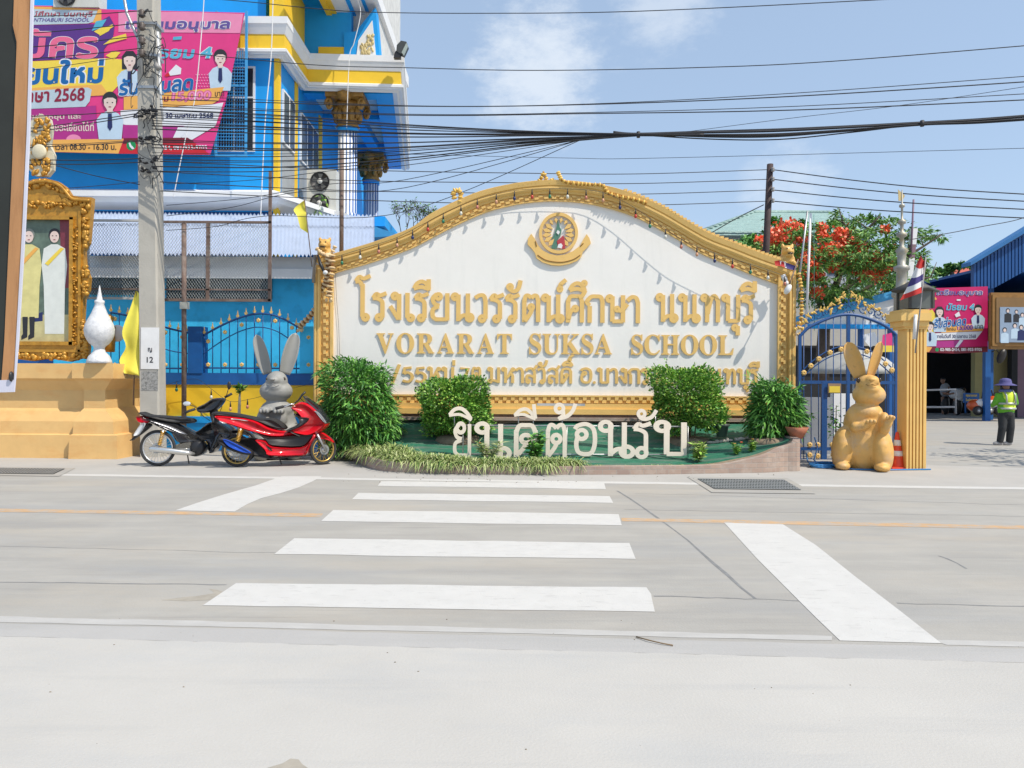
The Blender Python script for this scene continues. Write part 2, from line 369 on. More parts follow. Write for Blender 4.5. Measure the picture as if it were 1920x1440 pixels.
old_line = stain(mat('worn road paint', (.44, .43, .41, 1), .8, var=.06, vs=6), (.4, .39, .37, 1), 5, .45, .65, .8, (.5, 2, 1))
orange_line = stain(mat('orange road paint', (.5, .32, .17, 1), .8, var=.1, vs=8), (.38, .35, .31, 1), 7, .42, .6, .9)
tar = mat('tar joint', (.2, .2, .2, 1), .8, var=.2, vs=9)
damp = mat('dry mud', (.335, .305, .255, 1), .9, var=.15, vs=10)
gold = stain(mat('ochre gold paint', rgb(240, 198, 118, .86), .5, var=.05, vs=4, bump=.12, bs=30), rgb(205, 155, 80, .75), 5, .6, .8, .4, (1, 1, .4))
gold_dk = mat('dark ochre paint', rgb(165, 118, 50, .7), .7)  # darker ochre for the ribbon fold lines and the golden rabbit's mouth
white_w = stain(mat('white plaster', (.8, .785, .755, 1), .7, var=.025, vs=1.3, bump=.12, bs=14), (.62, .63, .61, 1), 3.2, .5, .8, .45, (1, 1, .12))
white_p = mat('white paint', (.74, .745, .75, 1), .6, var=.04, vs=3, bump=.05)
blue = stain(mat('bright blue paint', rgb(8, 155, 232, .95), .6, var=.06, vs=1.6, bump=.08, bs=25), rgb(70, 150, 215, .7), 1.5, .6, .85, .3, (1, 1, .3))
blue_dk = mat('dark blue paint', rgb(16, 92, 165, .85), .55, var=.1, vs=5)
blue_lt = mat('light blue paint', rgb(70, 165, 225, .85), .6, var=.06, vs=3)
teal = stain(mat('teal blue wall', rgb(60, 200, 255, .95), .7, var=.06, vs=2), rgb(40, 140, 190, .8), 3, .5, .8, .5)
yel = stain(mat('yellow paint', rgb(250, 205, 45, .86), .6, var=.05, vs=2.5, bump=.06), rgb(215, 170, 60, .8), 3, .58, .8, .5, (1, 1, .35))
black_m = mat('black plastic', (.018, .018, .02, 1), .45, var=.1)
cable_m = mat('black cable', (.02, .021, .026, 1), .6, var=.15, vs=6)
steel = mat('grey steel', (.42, .43, .44, 1), .4, .7, var=.1)
rust = stain(mat('rusty steel', (.16, .11, .09, 1), .8, var=.2, vs=10), (.3, .27, .25, 1), 6, .5, .7, .6)
glass_d = mat('dark glass', (.02, .025, .03, 1), .15, var=.05)
brick = None
def brick_mat(name, c1, c2, mort, scale, w=.5, h=.25):
    m = bpy.data.materials.new(name); m.use_nodes = True; n = m.node_tree.nodes; l = m.node_tree.links; b = n['Principled BSDF']; b.inputs['Roughness'].default_value = .85
    ge = n.new('ShaderNodeNewGeometry'); sx = n.new('ShaderNodeSeparateXYZ'); l.new(ge.outputs['Position'], sx.inputs[0])
    ad = n.new('ShaderNodeMath'); ad.operation = 'ADD'; l.new(sx.outputs[0], ad.inputs[0]); l.new(sx.outputs[1], ad.inputs[1])
    cb = n.new('ShaderNodeCombineXYZ'); l.new(ad.outputs[0], cb.inputs[0]); l.new(sx.outputs[2], cb.inputs[1])
    t = n.new('ShaderNodeTexBrick'); t.inputs['Scale'].default_value = scale; t.inputs['Color1'].default_value = c1; t.inputs['Color2'].default_value = c2; t.inputs['Mortar'].default_value = mort
    t.inputs['Brick Width'].default_value = w; t.inputs['Row Height'].default_value = h; t.inputs['Mortar Size'].default_value = .012; t.inputs['Mortar Smooth'].default_value = .3
    l.new(cb.outputs[0], t.inputs['Vector']); l.new(t.outputs['Color'], b.inputs['Base Color'])
    bp = n.new('ShaderNodeBump'); bp.inputs['Strength'].default_value = .6; bp.inputs['Distance'].default_value = .01; bp.invert = True
    l.new(t.outputs['Fac'], bp.inputs['Height']); l.new(bp.outputs[0], b.inputs['Normal']); return m
brick = stain(brick_mat('pink brick', (.4, .29, .23, 1), (.33, .24, .2, 1), (.35, .31, .27, 1), 2.1, .5, .17), (.47, .4, .34, 1), 4, .48, .7, .75)
# ------------------------------------------------------------------ ground and painted markings
g = MB(); n_ = 30
g.add([(-400, -60, 0), (400, -60, 0), (400, 700, 0), (-400, 700, 0)], [(0, 1, 2, 3)]); struct(g.build('ground', conc))
def sheet(name, pts, m, z, label=None):
    b = MB(); q = [GR(p[0], p[1], z) for p in pts]; tri = tessellate_polygon([q]); fs = []
    for t in tri:
        nn = (q[t[1]] - q[t[0]]).cross(q[t[2]] - q[t[0]]); fs.append(t if nn.z > 0 else (t[0], t[2], t[1]))
    b.add(q, fs); return struct(b.build(name, m))
def wob(x0, y0, x1, y1, n, amp): return [(x0 + (x1 - x0) * i / n, y0 + (y1 - y0) * i / n + R.uniform(-amp, amp)) for i in range(n + 1)]
sheet('apron', wob(-900, 1170, 2900, 1268, 150, 1.0) + [(2900, 4300), (-900, 4300)], apron_m, .0012)
sheet('apron_band', wob(-900, 1146, 2900, 1240, 80, .8) + wob(2900, 1268, -900, 1170, 80, .8), stain(mat('mid concrete', (.395, .385, .37, 1), .85, var=.05, vs=1.2, bump=.2, bs=60), (.345, .34, .325, 1), 2, .45, .7, .7, (.2, 2, 1)), .0006)
pave = mat('pavement grey', (.4, .385, .36, 1), .85, var=.06, vs=1.3, bump=.2, bs=50)
sheet('pavement', [(-700, 866), (-700, 875), (2700, 930), (2700, 900), (1740, 872), (640, 850)], pave, .001)
sheet('edge_line', wob(-700, 1139, 1560, 1192, 40, .8) + wob(1560, 1201, -700, 1151, 40, .8), old_line, .0018)
sheet('edge_line', wob(1745, 1199, 2700, 1225, 20, .8) + wob(2700, 1238, 1775, 1209, 20, .8), old_line, .0018)
sheet('edge_line', wob(-700, 877, 2700, 924.5, 30, .3) + wob(2700, 929, -700, 880, 30, .3), white_line, .0018)
sheet('centre_line', wob(-700, 943, 606, 963, 20, .5) + wob(601, 969, -700, 949, 20, .5), orange_line, .0018)
sheet('centre_line', wob(1165, 971, 2700, 1000, 20, .5) + wob(2700, 1007, 1166, 977, 20, .5), orange_line, .0018)
for st in ([(715,902),(1133,906),(1136,917),(708,911)], [(672,924),(1143,930),(1150,943),(660,936)], [(625,956),(1160,964),(1166,985),(602,977)],
           [(552,1009),(1180,1018),(1192,1048),(514,1039)], [(443,1093),(1212,1101),(1221,1114),(1222,1121),(1228,1147),(380,1135)]):
    e = []
    for i in range(len(st)):
        a, b_ = st[i], st[(i + 1) % len(st)]; k = max(1, int(abs(b_[0] - a[0]) / 60))
        for j in range(k): e.append((a[0] + (b_[0]-a[0]) * j / k, a[1] + (b_[1]-a[1]) * j / k + (R.uniform(-.6, .6) if j else 0)))
    sheet('crosswalk_stripe', e, white_line, .0026)
sheet('stop_line', [(528,893),(604,893),(585,903),(560,914),(525,925),(490,934),(462,946),(440,959),(328,957),(372,942),(420,927),(455,917),(480,910)], white_line, .0026)
sheet('stop_line', [(1358,980),(1468,983),(1530,1022),(1600,1078),(1690,1147),(1765,1206),(1575,1201),(1530,1158),(1480,1108),(1420,1048)], white_line, .0026)
def joint(pts, w):
    q = [GR(p[0], p[1], .0012) for p in pts]; b = MB(); vs = []
    for i, p in enumerate(q):
        t = (q[min(i+1, len(q)-1)] - q[max(i-1, 0)]).normalized(); nn = Vector((-t.y, t.x, 0)) * w * R.uniform(.6, 1.3); vs += [p + nn, p - nn]
    b.add(vs, [(2*i+1, 2*i+3, 2*i+2, 2*i) for i in range(len(q) - 1)]); struct(b.build('road_joint', tar))
joint(wob(-300, 1088, 425, 1096, 24, .7), .009); joint(wob(1226, 1117, 1500, 1126, 16, .7), .009); joint(wob(1682, 1131, 2300, 1146, 16, .7), .009)
joint([(1157,920),(1180,934),(1205,951),(1236,973),(1262,992),(1290,1013),(1313,1034),(1340,1058),(1362,1076),(1390,1102),(1416,1122)], .013)
joint(wob(1170, 955, 2300, 975, 30, .7), .006); joint(wob(-200, 1018, 560, 1038, 14, 1), .004); joint(wob(1190, 925, 2200, 955, 20, .8), .006)
joint([(1760,1042),(1775,1047),(1795,1056),(1812,1066)], .01)
sheet('mud_stain', [(303,1125),(340,1120),(372,1117),(402,1112),(392,1104),(405,1105),(428,1113),(415,1119),(396,1125),(350,1127)], damp, .001)
sheet('mud_stain', [(500,1440),(530,1431),(545,1422),(560,1424),(566,1432),(580,1442),(560,1452),(505,1450)], damp, .002)
q = MB(); q.tube([GR(1193, 1194, .006), GR(1215, 1200, .012), GR(1240, 1206, .01), GR(1262, 1210, .006)], .004, 5); tag(q.build('twig', mat('dry twig', (.2, .14, .08, 1), .9)), 'thin brown twig lying on the near white line', 'twig')
q = MB(); rp_ = random.Random(44)
for i in range(26):
    p = GR(rp_.uniform(0, 1920), 1160 + 250 * rp_.random() ** 1.5); r_ = rp_.uniform(.002, .006); q.ell((p.x, p.y, r_ * .5), (r_, r_ * .8, r_ * .6), 6)
for i in range(60):
    p = GR(rp_.uniform(640, 1500), rp_.uniform(888, 906)); r_ = rp_.uniform(.004, .014); q.ell((p.x, p.y, r_ * .4), (r_, r_ * .8, r_ * .6), 6)
tag(q.build('grit', mat('grit', (.25, .22, .18, 1), .95, var=.3, vs=30)), 'scattered grit and crumbs on the road surface', 'grit')['kind'] = 'stuff'
def grate(px0, y0, px1, y1, skew, label):
    a, b_, c, d = GR(px0, y0), GR(px1, y0 + (px1-px0)*.012), GR(px1 + skew, y1 + (px1-px0)*.012), GR(px0 + skew, y1)
    t = thing('drain_grate', label, 'drain', a, 'street drains set in the road edge')
    def at(u, v, z=0): p = a.lerp(b_, u).lerp(d.lerp(c, u), v); return Vector((p.x, p.y, z))
    q = MB(); q.add([at(-.08, -.25, .007), at(1.08, -.25, .007), at(1.1, 1.3, .007), at(-.1, 1.3, .007)], [(0, 1, 2, 3)] if True else []); q.build('surround', conc, t)
    q = MB(); q.add([at(0, 0, .011), at(1, 0, .011), at(1, 1, .011), at(0, 1, .011)], [(0, 1, 2, 3)]); q.build('pit', mat('drain black', (.03, .035, .04, 1), .9), t)
    q = MB()
    for i in range(31):
        for u0, u1, v0, v1 in ((i/31, i/31 + .013, 0, 1),):
            q.add([at(u0, v0, .016), at(u1, v0, .016), at(u1, v1, .016), at(u0, v1, .016)], [(0, 1, 2, 3)])
    for j in range(7):
        v = j / 6 * .93; q.add([at(0, v, .018), at(1, v, .018), at(1, v + .075, .018), at(0, v + .075, .018)], [(0, 1, 2, 3)])
    q.build('bars', mat('galvanised grate', (.3, .32, .33, 1), .5, .4, var=.15, vs=12), t)
grate(1308, 899, 1470, 918, 32, 'grey drain grate with dotted bars in front of the brick flower bed')
grate(-60, 878, 122, 888, -22, 'grey drain grate below the ochre pedestal')
# ------------------------------------------------------------------ the school sign wall
DS = 15.2
OUT = [(590,488),(628,477),(700,456),(770,430),(805,405),(845,384),(900,361),(960,347),(1010,341),(1045,340),(1095,344),(1150,354),(1200,371),(1245,392),(1285,416),(1330,440),(1380,459),(1430,478),(1470,491),(1493,499)]
INN = [(622,517),(634,511),(700,492),(768,468),(806,449),(856,423),(914,398),(970,384),(1012,379),(1043,378),(1090,381),(1140,391),(1187,406),(1228,426),(1268,448),(1312,475),(1360,495),(1410,516),(1458,534),(1462,537)]
sgn = thing('school_sign', 'big white school name wall with arched ochre frame and raised gold lettering', 'sign', P(1040, 862, DS))
sgn['label'] = 'big white school name wall with arched ochre frame and raised gold letters'
m_ = MB(); m_.prism([(615, 780)] + [(a + 2 if i else 615, b_ - 8) for i, (a, b_) in enumerate(INN)] + [(1466, 780)], DS, .3); m_.build('panel', white_w, sgn)
def offs(t): return [Vector(P(INN[i][0] + (OUT[i][0] - INN[i][0]) * t, INN[i][1] + (OUT[i][1] - INN[i][1]) * t, DS)) for i in range(len(OUT))]
PROF = [(0, .0), (0, .045), (.06, .045), (.07, .025), (.34, .025), (.36, .06), (.46, .075), (.5, .1), (.58, .12), (.66, .12), (.7, .105), (.74, .13), (.97, .15), (1.0, .12), (1.0, -.3)]
m_ = MB(); rings = []
for t, o_ in PROF:
    pts = smooth(offs(t), 4); rings.append([(p.x, DS - o_, p.z) for p in pts])
k = len(rings[0]); vs = [q for r_ in rings for q in r_]
m_.add(vs, [(a*k+i, a*k+i+1, (a+1)*k+i+1, (a+1)*k+i) for a in range(len(rings) - 1) for i in range(k - 1)])
lo, hi = smooth(offs(.1), 24), smooth(offs(.31), 24)
acc = 0; den = MB(); i0 = 0
for i in range(1, len(lo)):
    acc += (lo[i] - lo[i-1]).length
    if acc > .168:
        acc = 0; j = i; a, b_ = lo[max(0, j-5)], lo[j]; c, d_ = hi[max(0, j-5)], hi[j]
        t_ = (b_ - a).normalized() * .088; u_ = (c - a) * .52
        for base, uu in ((a, u_), (a + (c - a) * .48 + t_ * .95, u_)):
            q = [base, base + t_, base + t_ + uu, base + uu]; den.prism([(v.x, v.z) for v in q], DS - .06, .04, world=True)
m_.build('arch_moulding', gold, sgn); den.build('dentil_band', gold, sgn)
for x0, x1, fl, top in ((588, 624, 1, 488), (1459, 1492, -1, 498)):      # side pillars with their dentil bands
    m_ = MB(); m_.pb(x0, top + 8, x1, 800, DS - .06, .3)
    q = (x0, x0 + 13) if fl > 0 else (x1 - 13, x1)
    m_.pb(q[0], top + 14, q[1], 796, DS - .13, .07)
    for o_ in (1.5, 7): m_.pb(q[0] + o_, top + 16, q[0] + o_ + 3.6, 790, DS - .155, .03)
    q = (x1 - 5, x1) if fl > 0 else (x0, x0 + 5); m_.pb(q[0], 520, q[1], 745, DS - .1, .05)
    cx = 611 if fl > 0 else 1469
    for i in range(16):
        y = 540 + i * 14.6; m_.pb(cx - 5, y, cx, y + 7, DS - .12, .06); m_.pb(cx, y + 4, cx + 4.5, y + 11, DS - .11, .05)
    m_.build('side_pillar', gold, sgn)
m_ = MB(); m_.pb(624, 742, 1459, 757, DS - .05, .25); m_.pb(624, 741, 1459, 744, DS - .1, .06); m_.pb(600, 757, 1480, 767, DS - .16, .4); m_.pb(595, 767, 1485, 777, DS - .22, .5)
for i in range(56):
    x = 628 + i * 15; m_.pb(x, 745, x + 7, 751, DS - .1, .06); m_.pb(x + 6, 750, x + 14, 756, DS - .1, .06)
m_.build('bottom_rail', gold, sgn)
m_ = MB(); m_.pb(596, 777, 1488, 872, DS - .1, .35); m_.pb(585, 783, 1494, 789, DS - .3, .3); m_.pb(590, 802, 1490, 815, DS - .4, .4); m_.build('brick_base', brick, sgn)
m_ = MB()
for i in range(44):                                    # tiled crest along the right shoulder
    p = smooth(offs(1.0), 24); j = int(len(p) * (.60 + .385 * i / 44)); v = p[j]; m_.box(v.x - .035, v.x + .035, DS - .14, DS + .1, v.z - .01, v.z + .035)
m_.build('crest_tiles', gold, sgn)
yb = lambda x: 600 + (x - 670) * .0055
LD = .016
thai(sgn, 'โรงเรียนวรรัตน์ศึกษา', 668, 1196, yb, 52, DS - LD - .012, LD, gold, .08, .07)
thai(sgn, 'นนทบุรี', 1232, 1412, yb, 52, DS - LD - .012, LD, gold, .08, .07)
ya = lambda x: 716.5 + (x - 730) * .0055
for tx, a_, b_ in (('/55', 735, 795), ('หมู่', 802, 850), ('7', 862, 877), ('ต.', 884, 907), ('มหาสวัสดิ์', 915, 1070), ('อ.บางกรวย', 1088, 1260), ('จ.', 1270, 1297), ('นนทบุรี', 1304, 1420)):
    thai(sgn, tx, a_, b_, ya, 29, DS - .024, .02, gold, .085, .074)
def serif(word, x0, x1, y0, y1):
    items = []
    for c in word:
        vs, fs = text_mesh(chr(0x1D400 + ord(c) - 65), .006, .0, 5); items.append((vs, fs, min(v.x for v in vs), max(v.x for v in vs)))
    hgt = .68; s = S(DS); wid = [(b - a) for _, _, a, b in items]; sc = (y1 - y0) * s / hgt
    gap = ((x1 - x0) * s - sum(wid) * sc * .86) / (len(word) - 1) if len(word) > 1 else 0
    x = P(x0, y1, DS).x
    for (vs, fs, a, b), c, w in zip(items, word, wid):
        zb = P(x0 + (x - P(x0, y1, DS).x) / s, y1 + (x - P(x0, y1, DS).x) / s * .0055, DS).z
        mb = MB(); nv = len(vs); fr = [(x + (v.x - a) * sc * .86, DS - .03, zb + v.y * sc) for v in vs]; bk = [(p[0], DS - .012, p[2]) for p in fr]
        ed = {}; ff = []
        for f_ in fs:
            A = sum(vs[f_[i]].x * vs[f_[(i+1) % len(f_)]].y - vs[f_[(i+1) % len(f_)]].x * vs[f_[i]].y for i in range(len(f_)))
            f_ = f_ if A > 0 else f_[::-1]; ff.append(tuple(f_))
            for i in range(len(f_)): ed[(f_[i], f_[(i+1) % len(f_)])] = 1
        for (p, q) in list(ed):
            if (q, p) not in ed: ff.append((q, p, p + nv, q + nv))
        mb.add(fr + bk, ff); mb.build('letter', gold, sgn); x += w * sc * .86 + gap
serif('VORARAT', 706, 960, 625, 662); serif('SUKSA', 992, 1147, 626, 663.5); serif('SCHOOL', 1183, 1375, 628, 664.5)
# emblem
em = MB(); C0 = P(1047, 438, DS)
def ringpts(rx, rz, n=48): return [(C0.x + rx * S(DS) * math.cos(2*math.pi*i/n), C0.z + rz * S(DS) * math.sin(2*math.pi*i/n)) for i in range(n)]
o1, o2 = ringpts(36.5, 38.5), ringpts(31, 32.5); n = 48
em.add([(x, DS - .06, z) for x, z in o1] + [(x, DS - .06, z) for x, z in o2] + [(x, DS, z) for x, z in o1] + [(x, DS, z) for x, z in o2],
       [f_ for i in range(n) for j in [(i+1) % n] for f_ in ((i, j, j+n, i+n), (i, i+2*n, j+2*n, j), (i+n, j+n, j+3*n, i+3*n))])
emb = em.build('emblem', gold, sgn)
pt = MB()
for k in range(14):
    a = math.radians(-52 + 284 * k / 13); ca, sa = math.cos(a), math.sin(a); s = S(DS); r0, r1 = (13, 30) if abs(a - math.pi/2) > .9 else (19, 30)
    q = [(C0.x + s * (r * ca - w * sa), C0.z + s * (r * sa + w * ca)) for r, w in ((r0, 0), (r0 + 6, 2.6), (r1 - 6, 4.2), (r1, 0), (r1 - 6, -4.2), (r0 + 6, -2.6))]
    pt.prism(q, DS - .045, .04, world=True)
pt.build('rays', gold, emb)
p_ = lambda l: [(1047 + x, 438 + y) for x, y in l]
q = MB(); q.prism(p_([(-13,28),(-11,8),(-6,-4),(-3,-14),(-1,-25),(2,-14),(6,-6),(4,4),(-1,10),(-3,28)]), DS - .04, .035); q.build('green_figure', mat('emblem green', rgb(90, 140, 120), .5), emb)
q = MB(); q.prism(p_([(1,28),(-3,14),(4,8),(9,3),(12,14),(13,28)]), DS - .047, .035); q.build('red_figure', mat('emblem red', rgb(205, 70, 80), .5), emb)
q = MB(); q.prism(p_([(-2,26),(0,20),(5,18),(8,22),(6,28)]), DS - .055, .035); q.prism(p_([(-4,-2),(-1,-7),(3,-3),(0,2)]), DS - .055, .035); q.build('white_curl', white_p, emb)
q = MB(); q.prism([(996,438),(990,447),(989,458),(997,466),(1003,474),(1006,484),(1018,492),(1034,497),(1050,498),(1067,495),(1082,489),(1090,482),(1093,472),(1101,464),(1108,456),(1105,446),(1100,439),(1094,448),(1088,460),(1074,471),(1060,477),(1045,479),(1030,476),(1017,469),(1009,460),(1003,448)], DS - .05, .045); rb = q.build('ribbon', gold, sgn)
q = MB()
for a_, b_ in (([(1008,478),(1022,487),(1040,491),(1058,491),(1076,486),(1088,478)], .8), ([(1004,452),(1006,462)], .8), ([(1094,456),(1088,462)], .8)):
    q.tube([P(x, y, DS - .052) for x, y in smooth([Vector(v) for v in a_], 4)], .012, 4)
q.build('ribbon_fold', gold_dk, rb)
# ------------------------------------------------------------------ flower bed in front of the sign
turf = stain(mat('green artificial turf', (.014, .14, .08, 1), .85, var=.25, vs=9, bump=.4, bs=120), (.14, .16, .14, 1), 2.4, .46, .66, .8, (.5, 2.5, 1)); stain(turf, (.22, .19, .14, 1), 9, .62, .74, .7)
soil = mat('dry soil', (.25, .19, .13, 1), .95, var=.25, vs=9, bump=.6, bs=40)
EDGE = [(632,845,828),(660,862,843),(700,880,860),(760,886,868),(860,889,873),(1000,890,875),(1200,890,874),(1340,888,872),(1400,887,862),(1440,886,852),(1470,884,838),(1500,881,822)]
bed = thing('flower_bed', 'raised brick flower bed with green turf in front of the school sign', 'flower bed', GR(1040, 890))
ob = []; zt = []
for x, yb_, yt in EDGE:
    p = GR(x, yb_); ob.append(p); zt.append((yb_ - yt) * p.y / F)
ob.append(Vector((ob[-1].x + .15, 14.7, 0))); zt.append(.52)
obs = smooth([Vector((p.x, p.y, z)) for p, z in zip(ob, zt)], 5)
cen = Vector((GR(1040, 890).x, 14.6, 0)); q = MB(); vs = []
for i, p in enumerate(obs):
    t = obs[min(i+1, len(obs)-1)] - obs[max(i-1, 0)]; t.z = 0; t.normalize(); nn = Vector((-t.y, t.x, 0)) * .12
    a, b_ = Vector((p.x, p.y, 0)), Vector((p.x, p.y, 0)) + nn
    vs += [a, a + Vector((0, 0, p.z)), b_ + Vector((0, 0, p.z)), b_]
q.add(vs, [f_ for i in range(len(obs) - 1) for f_ in ((4*i, 4*i+4, 4*i+5, 4*i+1), (4*i+1, 4*i+5, 4*i+6, 4*i+2), (4*i+2, 4*i+6, 4*i+7, 4*i+3))] + [(4*len(obs)-4, 4*len(obs)-1, 4*len(obs)-2, 4*len(obs)-3)])
q.build('brick_edge', brick, bed)
q = MB(); K = 12; rows = []
for i, p in enumerate(obs[:-3]):
    inn = Vector((vs[4*i+2][0], vs[4*i+2][1], p.z - .03)); bx = -3.9 + (5.62 + 3.9) * i / (len(obs) - 4)
    bk = Vector((bx, DS - .15, .66))
    row = []
    for j in range(K + 1):
        u = j / K; v = inn.lerp(bk, u); v.z = inn.z + (bk.z - inn.z) * u ** 1.8 + .04 * math.sin(v.x * 2.1 + j) * u * u; row.append(v)
    rows.append(row)
q.add([v for r_ in rows for v in r_], [(i*(K+1)+j, (i+1)*(K+1)+j, (i+1)*(K+1)+j+1, i*(K+1)+j+1) for i in range(len(rows)-1) for j in range(K)], 0, True)
for f_ in range(len(q.f)):
    if f_ % K == 0: q.m[f_] = 1
q.build('turf', [turf, soil], bed)
def bedz(x, y):                                        # height of the turf at a point
    best = min((v for r_ in rows for v in r_), key=lambda v: (v.x - x)**2 + (v.y - y)**2); return best.z
for (px, py, d) in ((860, 812, 14.3), (1290, 806, 14.2), (690, 845, 14.1), (1450, 830, 13.6)):
    c = P(px, py, d); q = MB(); q.lathe([(.52, -.12), (.4, .01), (.25, .035), (.05, .045)], (c.x, c.y, bedz(c.x, c.y) - .02), 14); q.build('soil_ring', soil, bed)
q = MB()
for i in range(26):
    x = 1330 + i * 6 + R.uniform(-3, 3); c = P(x, 812 + (x - 1330) * .12, 13.8); q.ell((c.x, c.y, bedz(c.x, c.y) + .02), (R.uniform(.03, .08), R.uniform(.03, .07), R.uniform(.02, .05)), 7)
st_ = q.build('stones', mat('pale stone', (.5, .45, .38, 1), .9, var=.2, vs=12), bed); st_['kind'] = 'stuff'
# ------------------------------------------------------------------ plants
G1 = [mat('bamboo leaf', (.075, .24, .04, 1), .5, var=.3, vs=6), mat('bamboo leaf light', (.16, .38, .06, 1), .5, var=.25, vs=6), mat('bamboo leaf deep', (.035, .13, .025, 1), .5, var=.3, vs=6)]
G2 = [mat('shrub leaf', (.12, .3, .04, 1), .45, var=.3, vs=7), mat('shrub leaf light', (.3, .5, .08, 1), .45, var=.25, vs=7), mat('shrub leaf deep', (.045, .15, .022, 1), .5, var=.3, vs=7)]
G3 = [mat('grass leaf', (.3, .38, .12, 1), .55, var=.25, vs=8), mat('grass leaf pale', (.46, .5, .24, 1), .55, var=.2, vs=8), mat('grass leaf dark', (.1, .19, .04, 1), .55, var=.25, vs=8)]
bark = mat('twig bark', (.14, .1, .065, 1), .85, var=.2, vs=12)
def bush(name, label, px0, py0, px1, py1, d, n, ln, wd, mats, seed, droop, box=2.4, group=None, base_py=None, jit=.5):
    rng = random.Random(seed); c = P((px0 + px1) / 2, (py0 + py1) / 2, d); rx, rz = (px1 - px0) / 2 * S(d), (py1 - py0) / 2 * S(d); ry = rx * .8
    zb_ = bedz(c.x, c.y) if base_py is None else P(0, base_py, d).z
    t = thing(name, label, 'bush', (c.x, c.y, zb_), group)
    ph = [rng.uniform(0, 6.28) for _ in range(6)]
    def spot():
        while True:
            u = Vector((rng.gauss(0, 1), rng.gauss(0, 1), rng.gauss(0, 1))).normalized()
            k = (abs(u.x)**box + abs(u.y)**box + abs(u.z)**box) ** (-1 / box); r = rng.random() ** .28
            r *= 1 + .13 * math.sin(3 * u.x + ph[0] + 4 * u.z) + .1 * math.sin(7 * u.x + ph[1]) * math.cos(6 * u.z + ph[2]) + .07 * math.sin(11 * u.y + 9 * u.z + ph[3])
            p = Vector((c.x + u.x * k * r * rx, c.y + u.y * k * r * ry, c.z + u.z * k * r * rz))
            if p.z > zb_: return p, Vector((u.x, u.y, u.z * .6 + .25))
    q = MB(); leaves(q, spot, n, ln, wd, rng, droop=droop, jitter=jit)
    for i in range(34):                                # young shoots breaking the trimmed outline
        p, o_ = spot(); dv = (o_ + Vector((rng.gauss(0, .3), rng.gauss(0, .3), .7))).normalized(); lnn = rng.uniform(.1, .26)
        leaves(q, lambda: (p + dv * rng.random() * lnn, dv + Vector((rng.gauss(0, .6), rng.gauss(0, .6), 0))), 14, ln, wd, rng, droop=droop, jitter=jit)
    q.build('foliage', mats, t)
    q = MB()
    for i in range(9):
        p, _ = spot(); b_ = Vector((c.x + rng.uniform(-.12, .12), c.y + rng.uniform(-.1, .1), zb_ - .03)); q.tube([b_, b_.lerp(p, .5) + Vector((rng.uniform(-.1, .1), 0, .08)), p], [.014, .01, .004], 5)
    q.build('stems', bark, t); return t
bush('bamboo_bush', 'dense long-leaved bamboo bush at the left end of the flower bed', 604, 672, 738, 850, 14.1, 8000, .17, .017, G1, 1, .35, 3.0)
bush('bamboo_bush', 'smaller long-leaved bamboo bush at the right end of the flower bed', 1408, 718, 1500, 830, 13.7, 4200, .17, .017, G1, 2, .4, 2.6)
bush('leafy_bush', 'trimmed small-leaved bush hiding the house number on the sign', 785, 706, 920, 818, 14.2, 11000, .06, .023, G2, 3, .05, 3.0)
bush('leafy_bush', 'taller trimmed small-leaved bush above the last welcome letter', 1224, 688, 1354, 808, 14.0, 12000, .06, .023, G2, 4, .05, 4.0)
def blades(mb, c, n, ln, wd, rng, spread=1., nm=3, lift=.9):
    """a tuft of arching blades"""
    for _ in range(n):
        a = rng.uniform(0, 6.283); l_ = ln * rng.uniform(.6, 1.2); o = rng.uniform(.25, 1.) * spread
        h = Vector((math.cos(a), math.sin(a), 0)); b_ = Vector(c) + h * rng.uniform(0, .03); sd = Vector((-h.y, h.x, 0)) * wd * rng.uniform(.7, 1.3)
        pts = [b_ + h * l_ * o * t + Vector((0, 0, l_ * (lift * t - (.35 + .75 * o) * t * t))) for t in (0, .35, .7, 1.)]
        vs = []
        for k, p in enumerate(pts): w = sd * (1, 1, .7, .08)[k]; vs += [p - w, p + w]
        mb.add(vs, [(0, 1, 3, 2), (2, 3, 5, 4), (4, 5, 7, 6)], rng.choices(range(nm), [5, 3, 2][:nm])[0], True)
def front_y(x):
    for (a, ya_, _), (b_, yb_, _) in zip(EDGE, EDGE[1:]):
        if a <= x <= b_: return ya_ + (yb_ - ya_) * (x - a) / (b_ - a)
    return 888
rg = random.Random(5); q = MB()
for i in range(280):                                   # the strip of spider grass: nobody could count it
    u = rg.random(); x = 655 + u * 440
    if x > 1040 and rg.random() < .6: continue
    dep = rg.random() * (1 if x < 800 else .6); p = GR(x, front_y(x)); y_ = p.y + .08 + dep * (1.1 if x < 770 else .6)
    blades(q, (p.x * y_ / p.y, y_, bedz(p.x, y_) - .01), 34, .46 if x < 870 else .4, .009, rg)
tag(q.build('spider_grass', G3), 'strip of pale green spider grass spilling over the brick edge', 'grass')['kind'] = 'stuff'
q = MB()
for i in range(60):
    x = 1095 + rg.random() * 250; p = GR(x, front_y(x)); y_ = p.y + .1 + rg.random() * .2
    blades(q, (p.x, y_, bedz(p.x, y_)), 7, .07, .004, rg)
tag(q.build('weeds', G3), 'thin low weeds along the front of the turf', 'weeds')['kind'] = 'stuff'
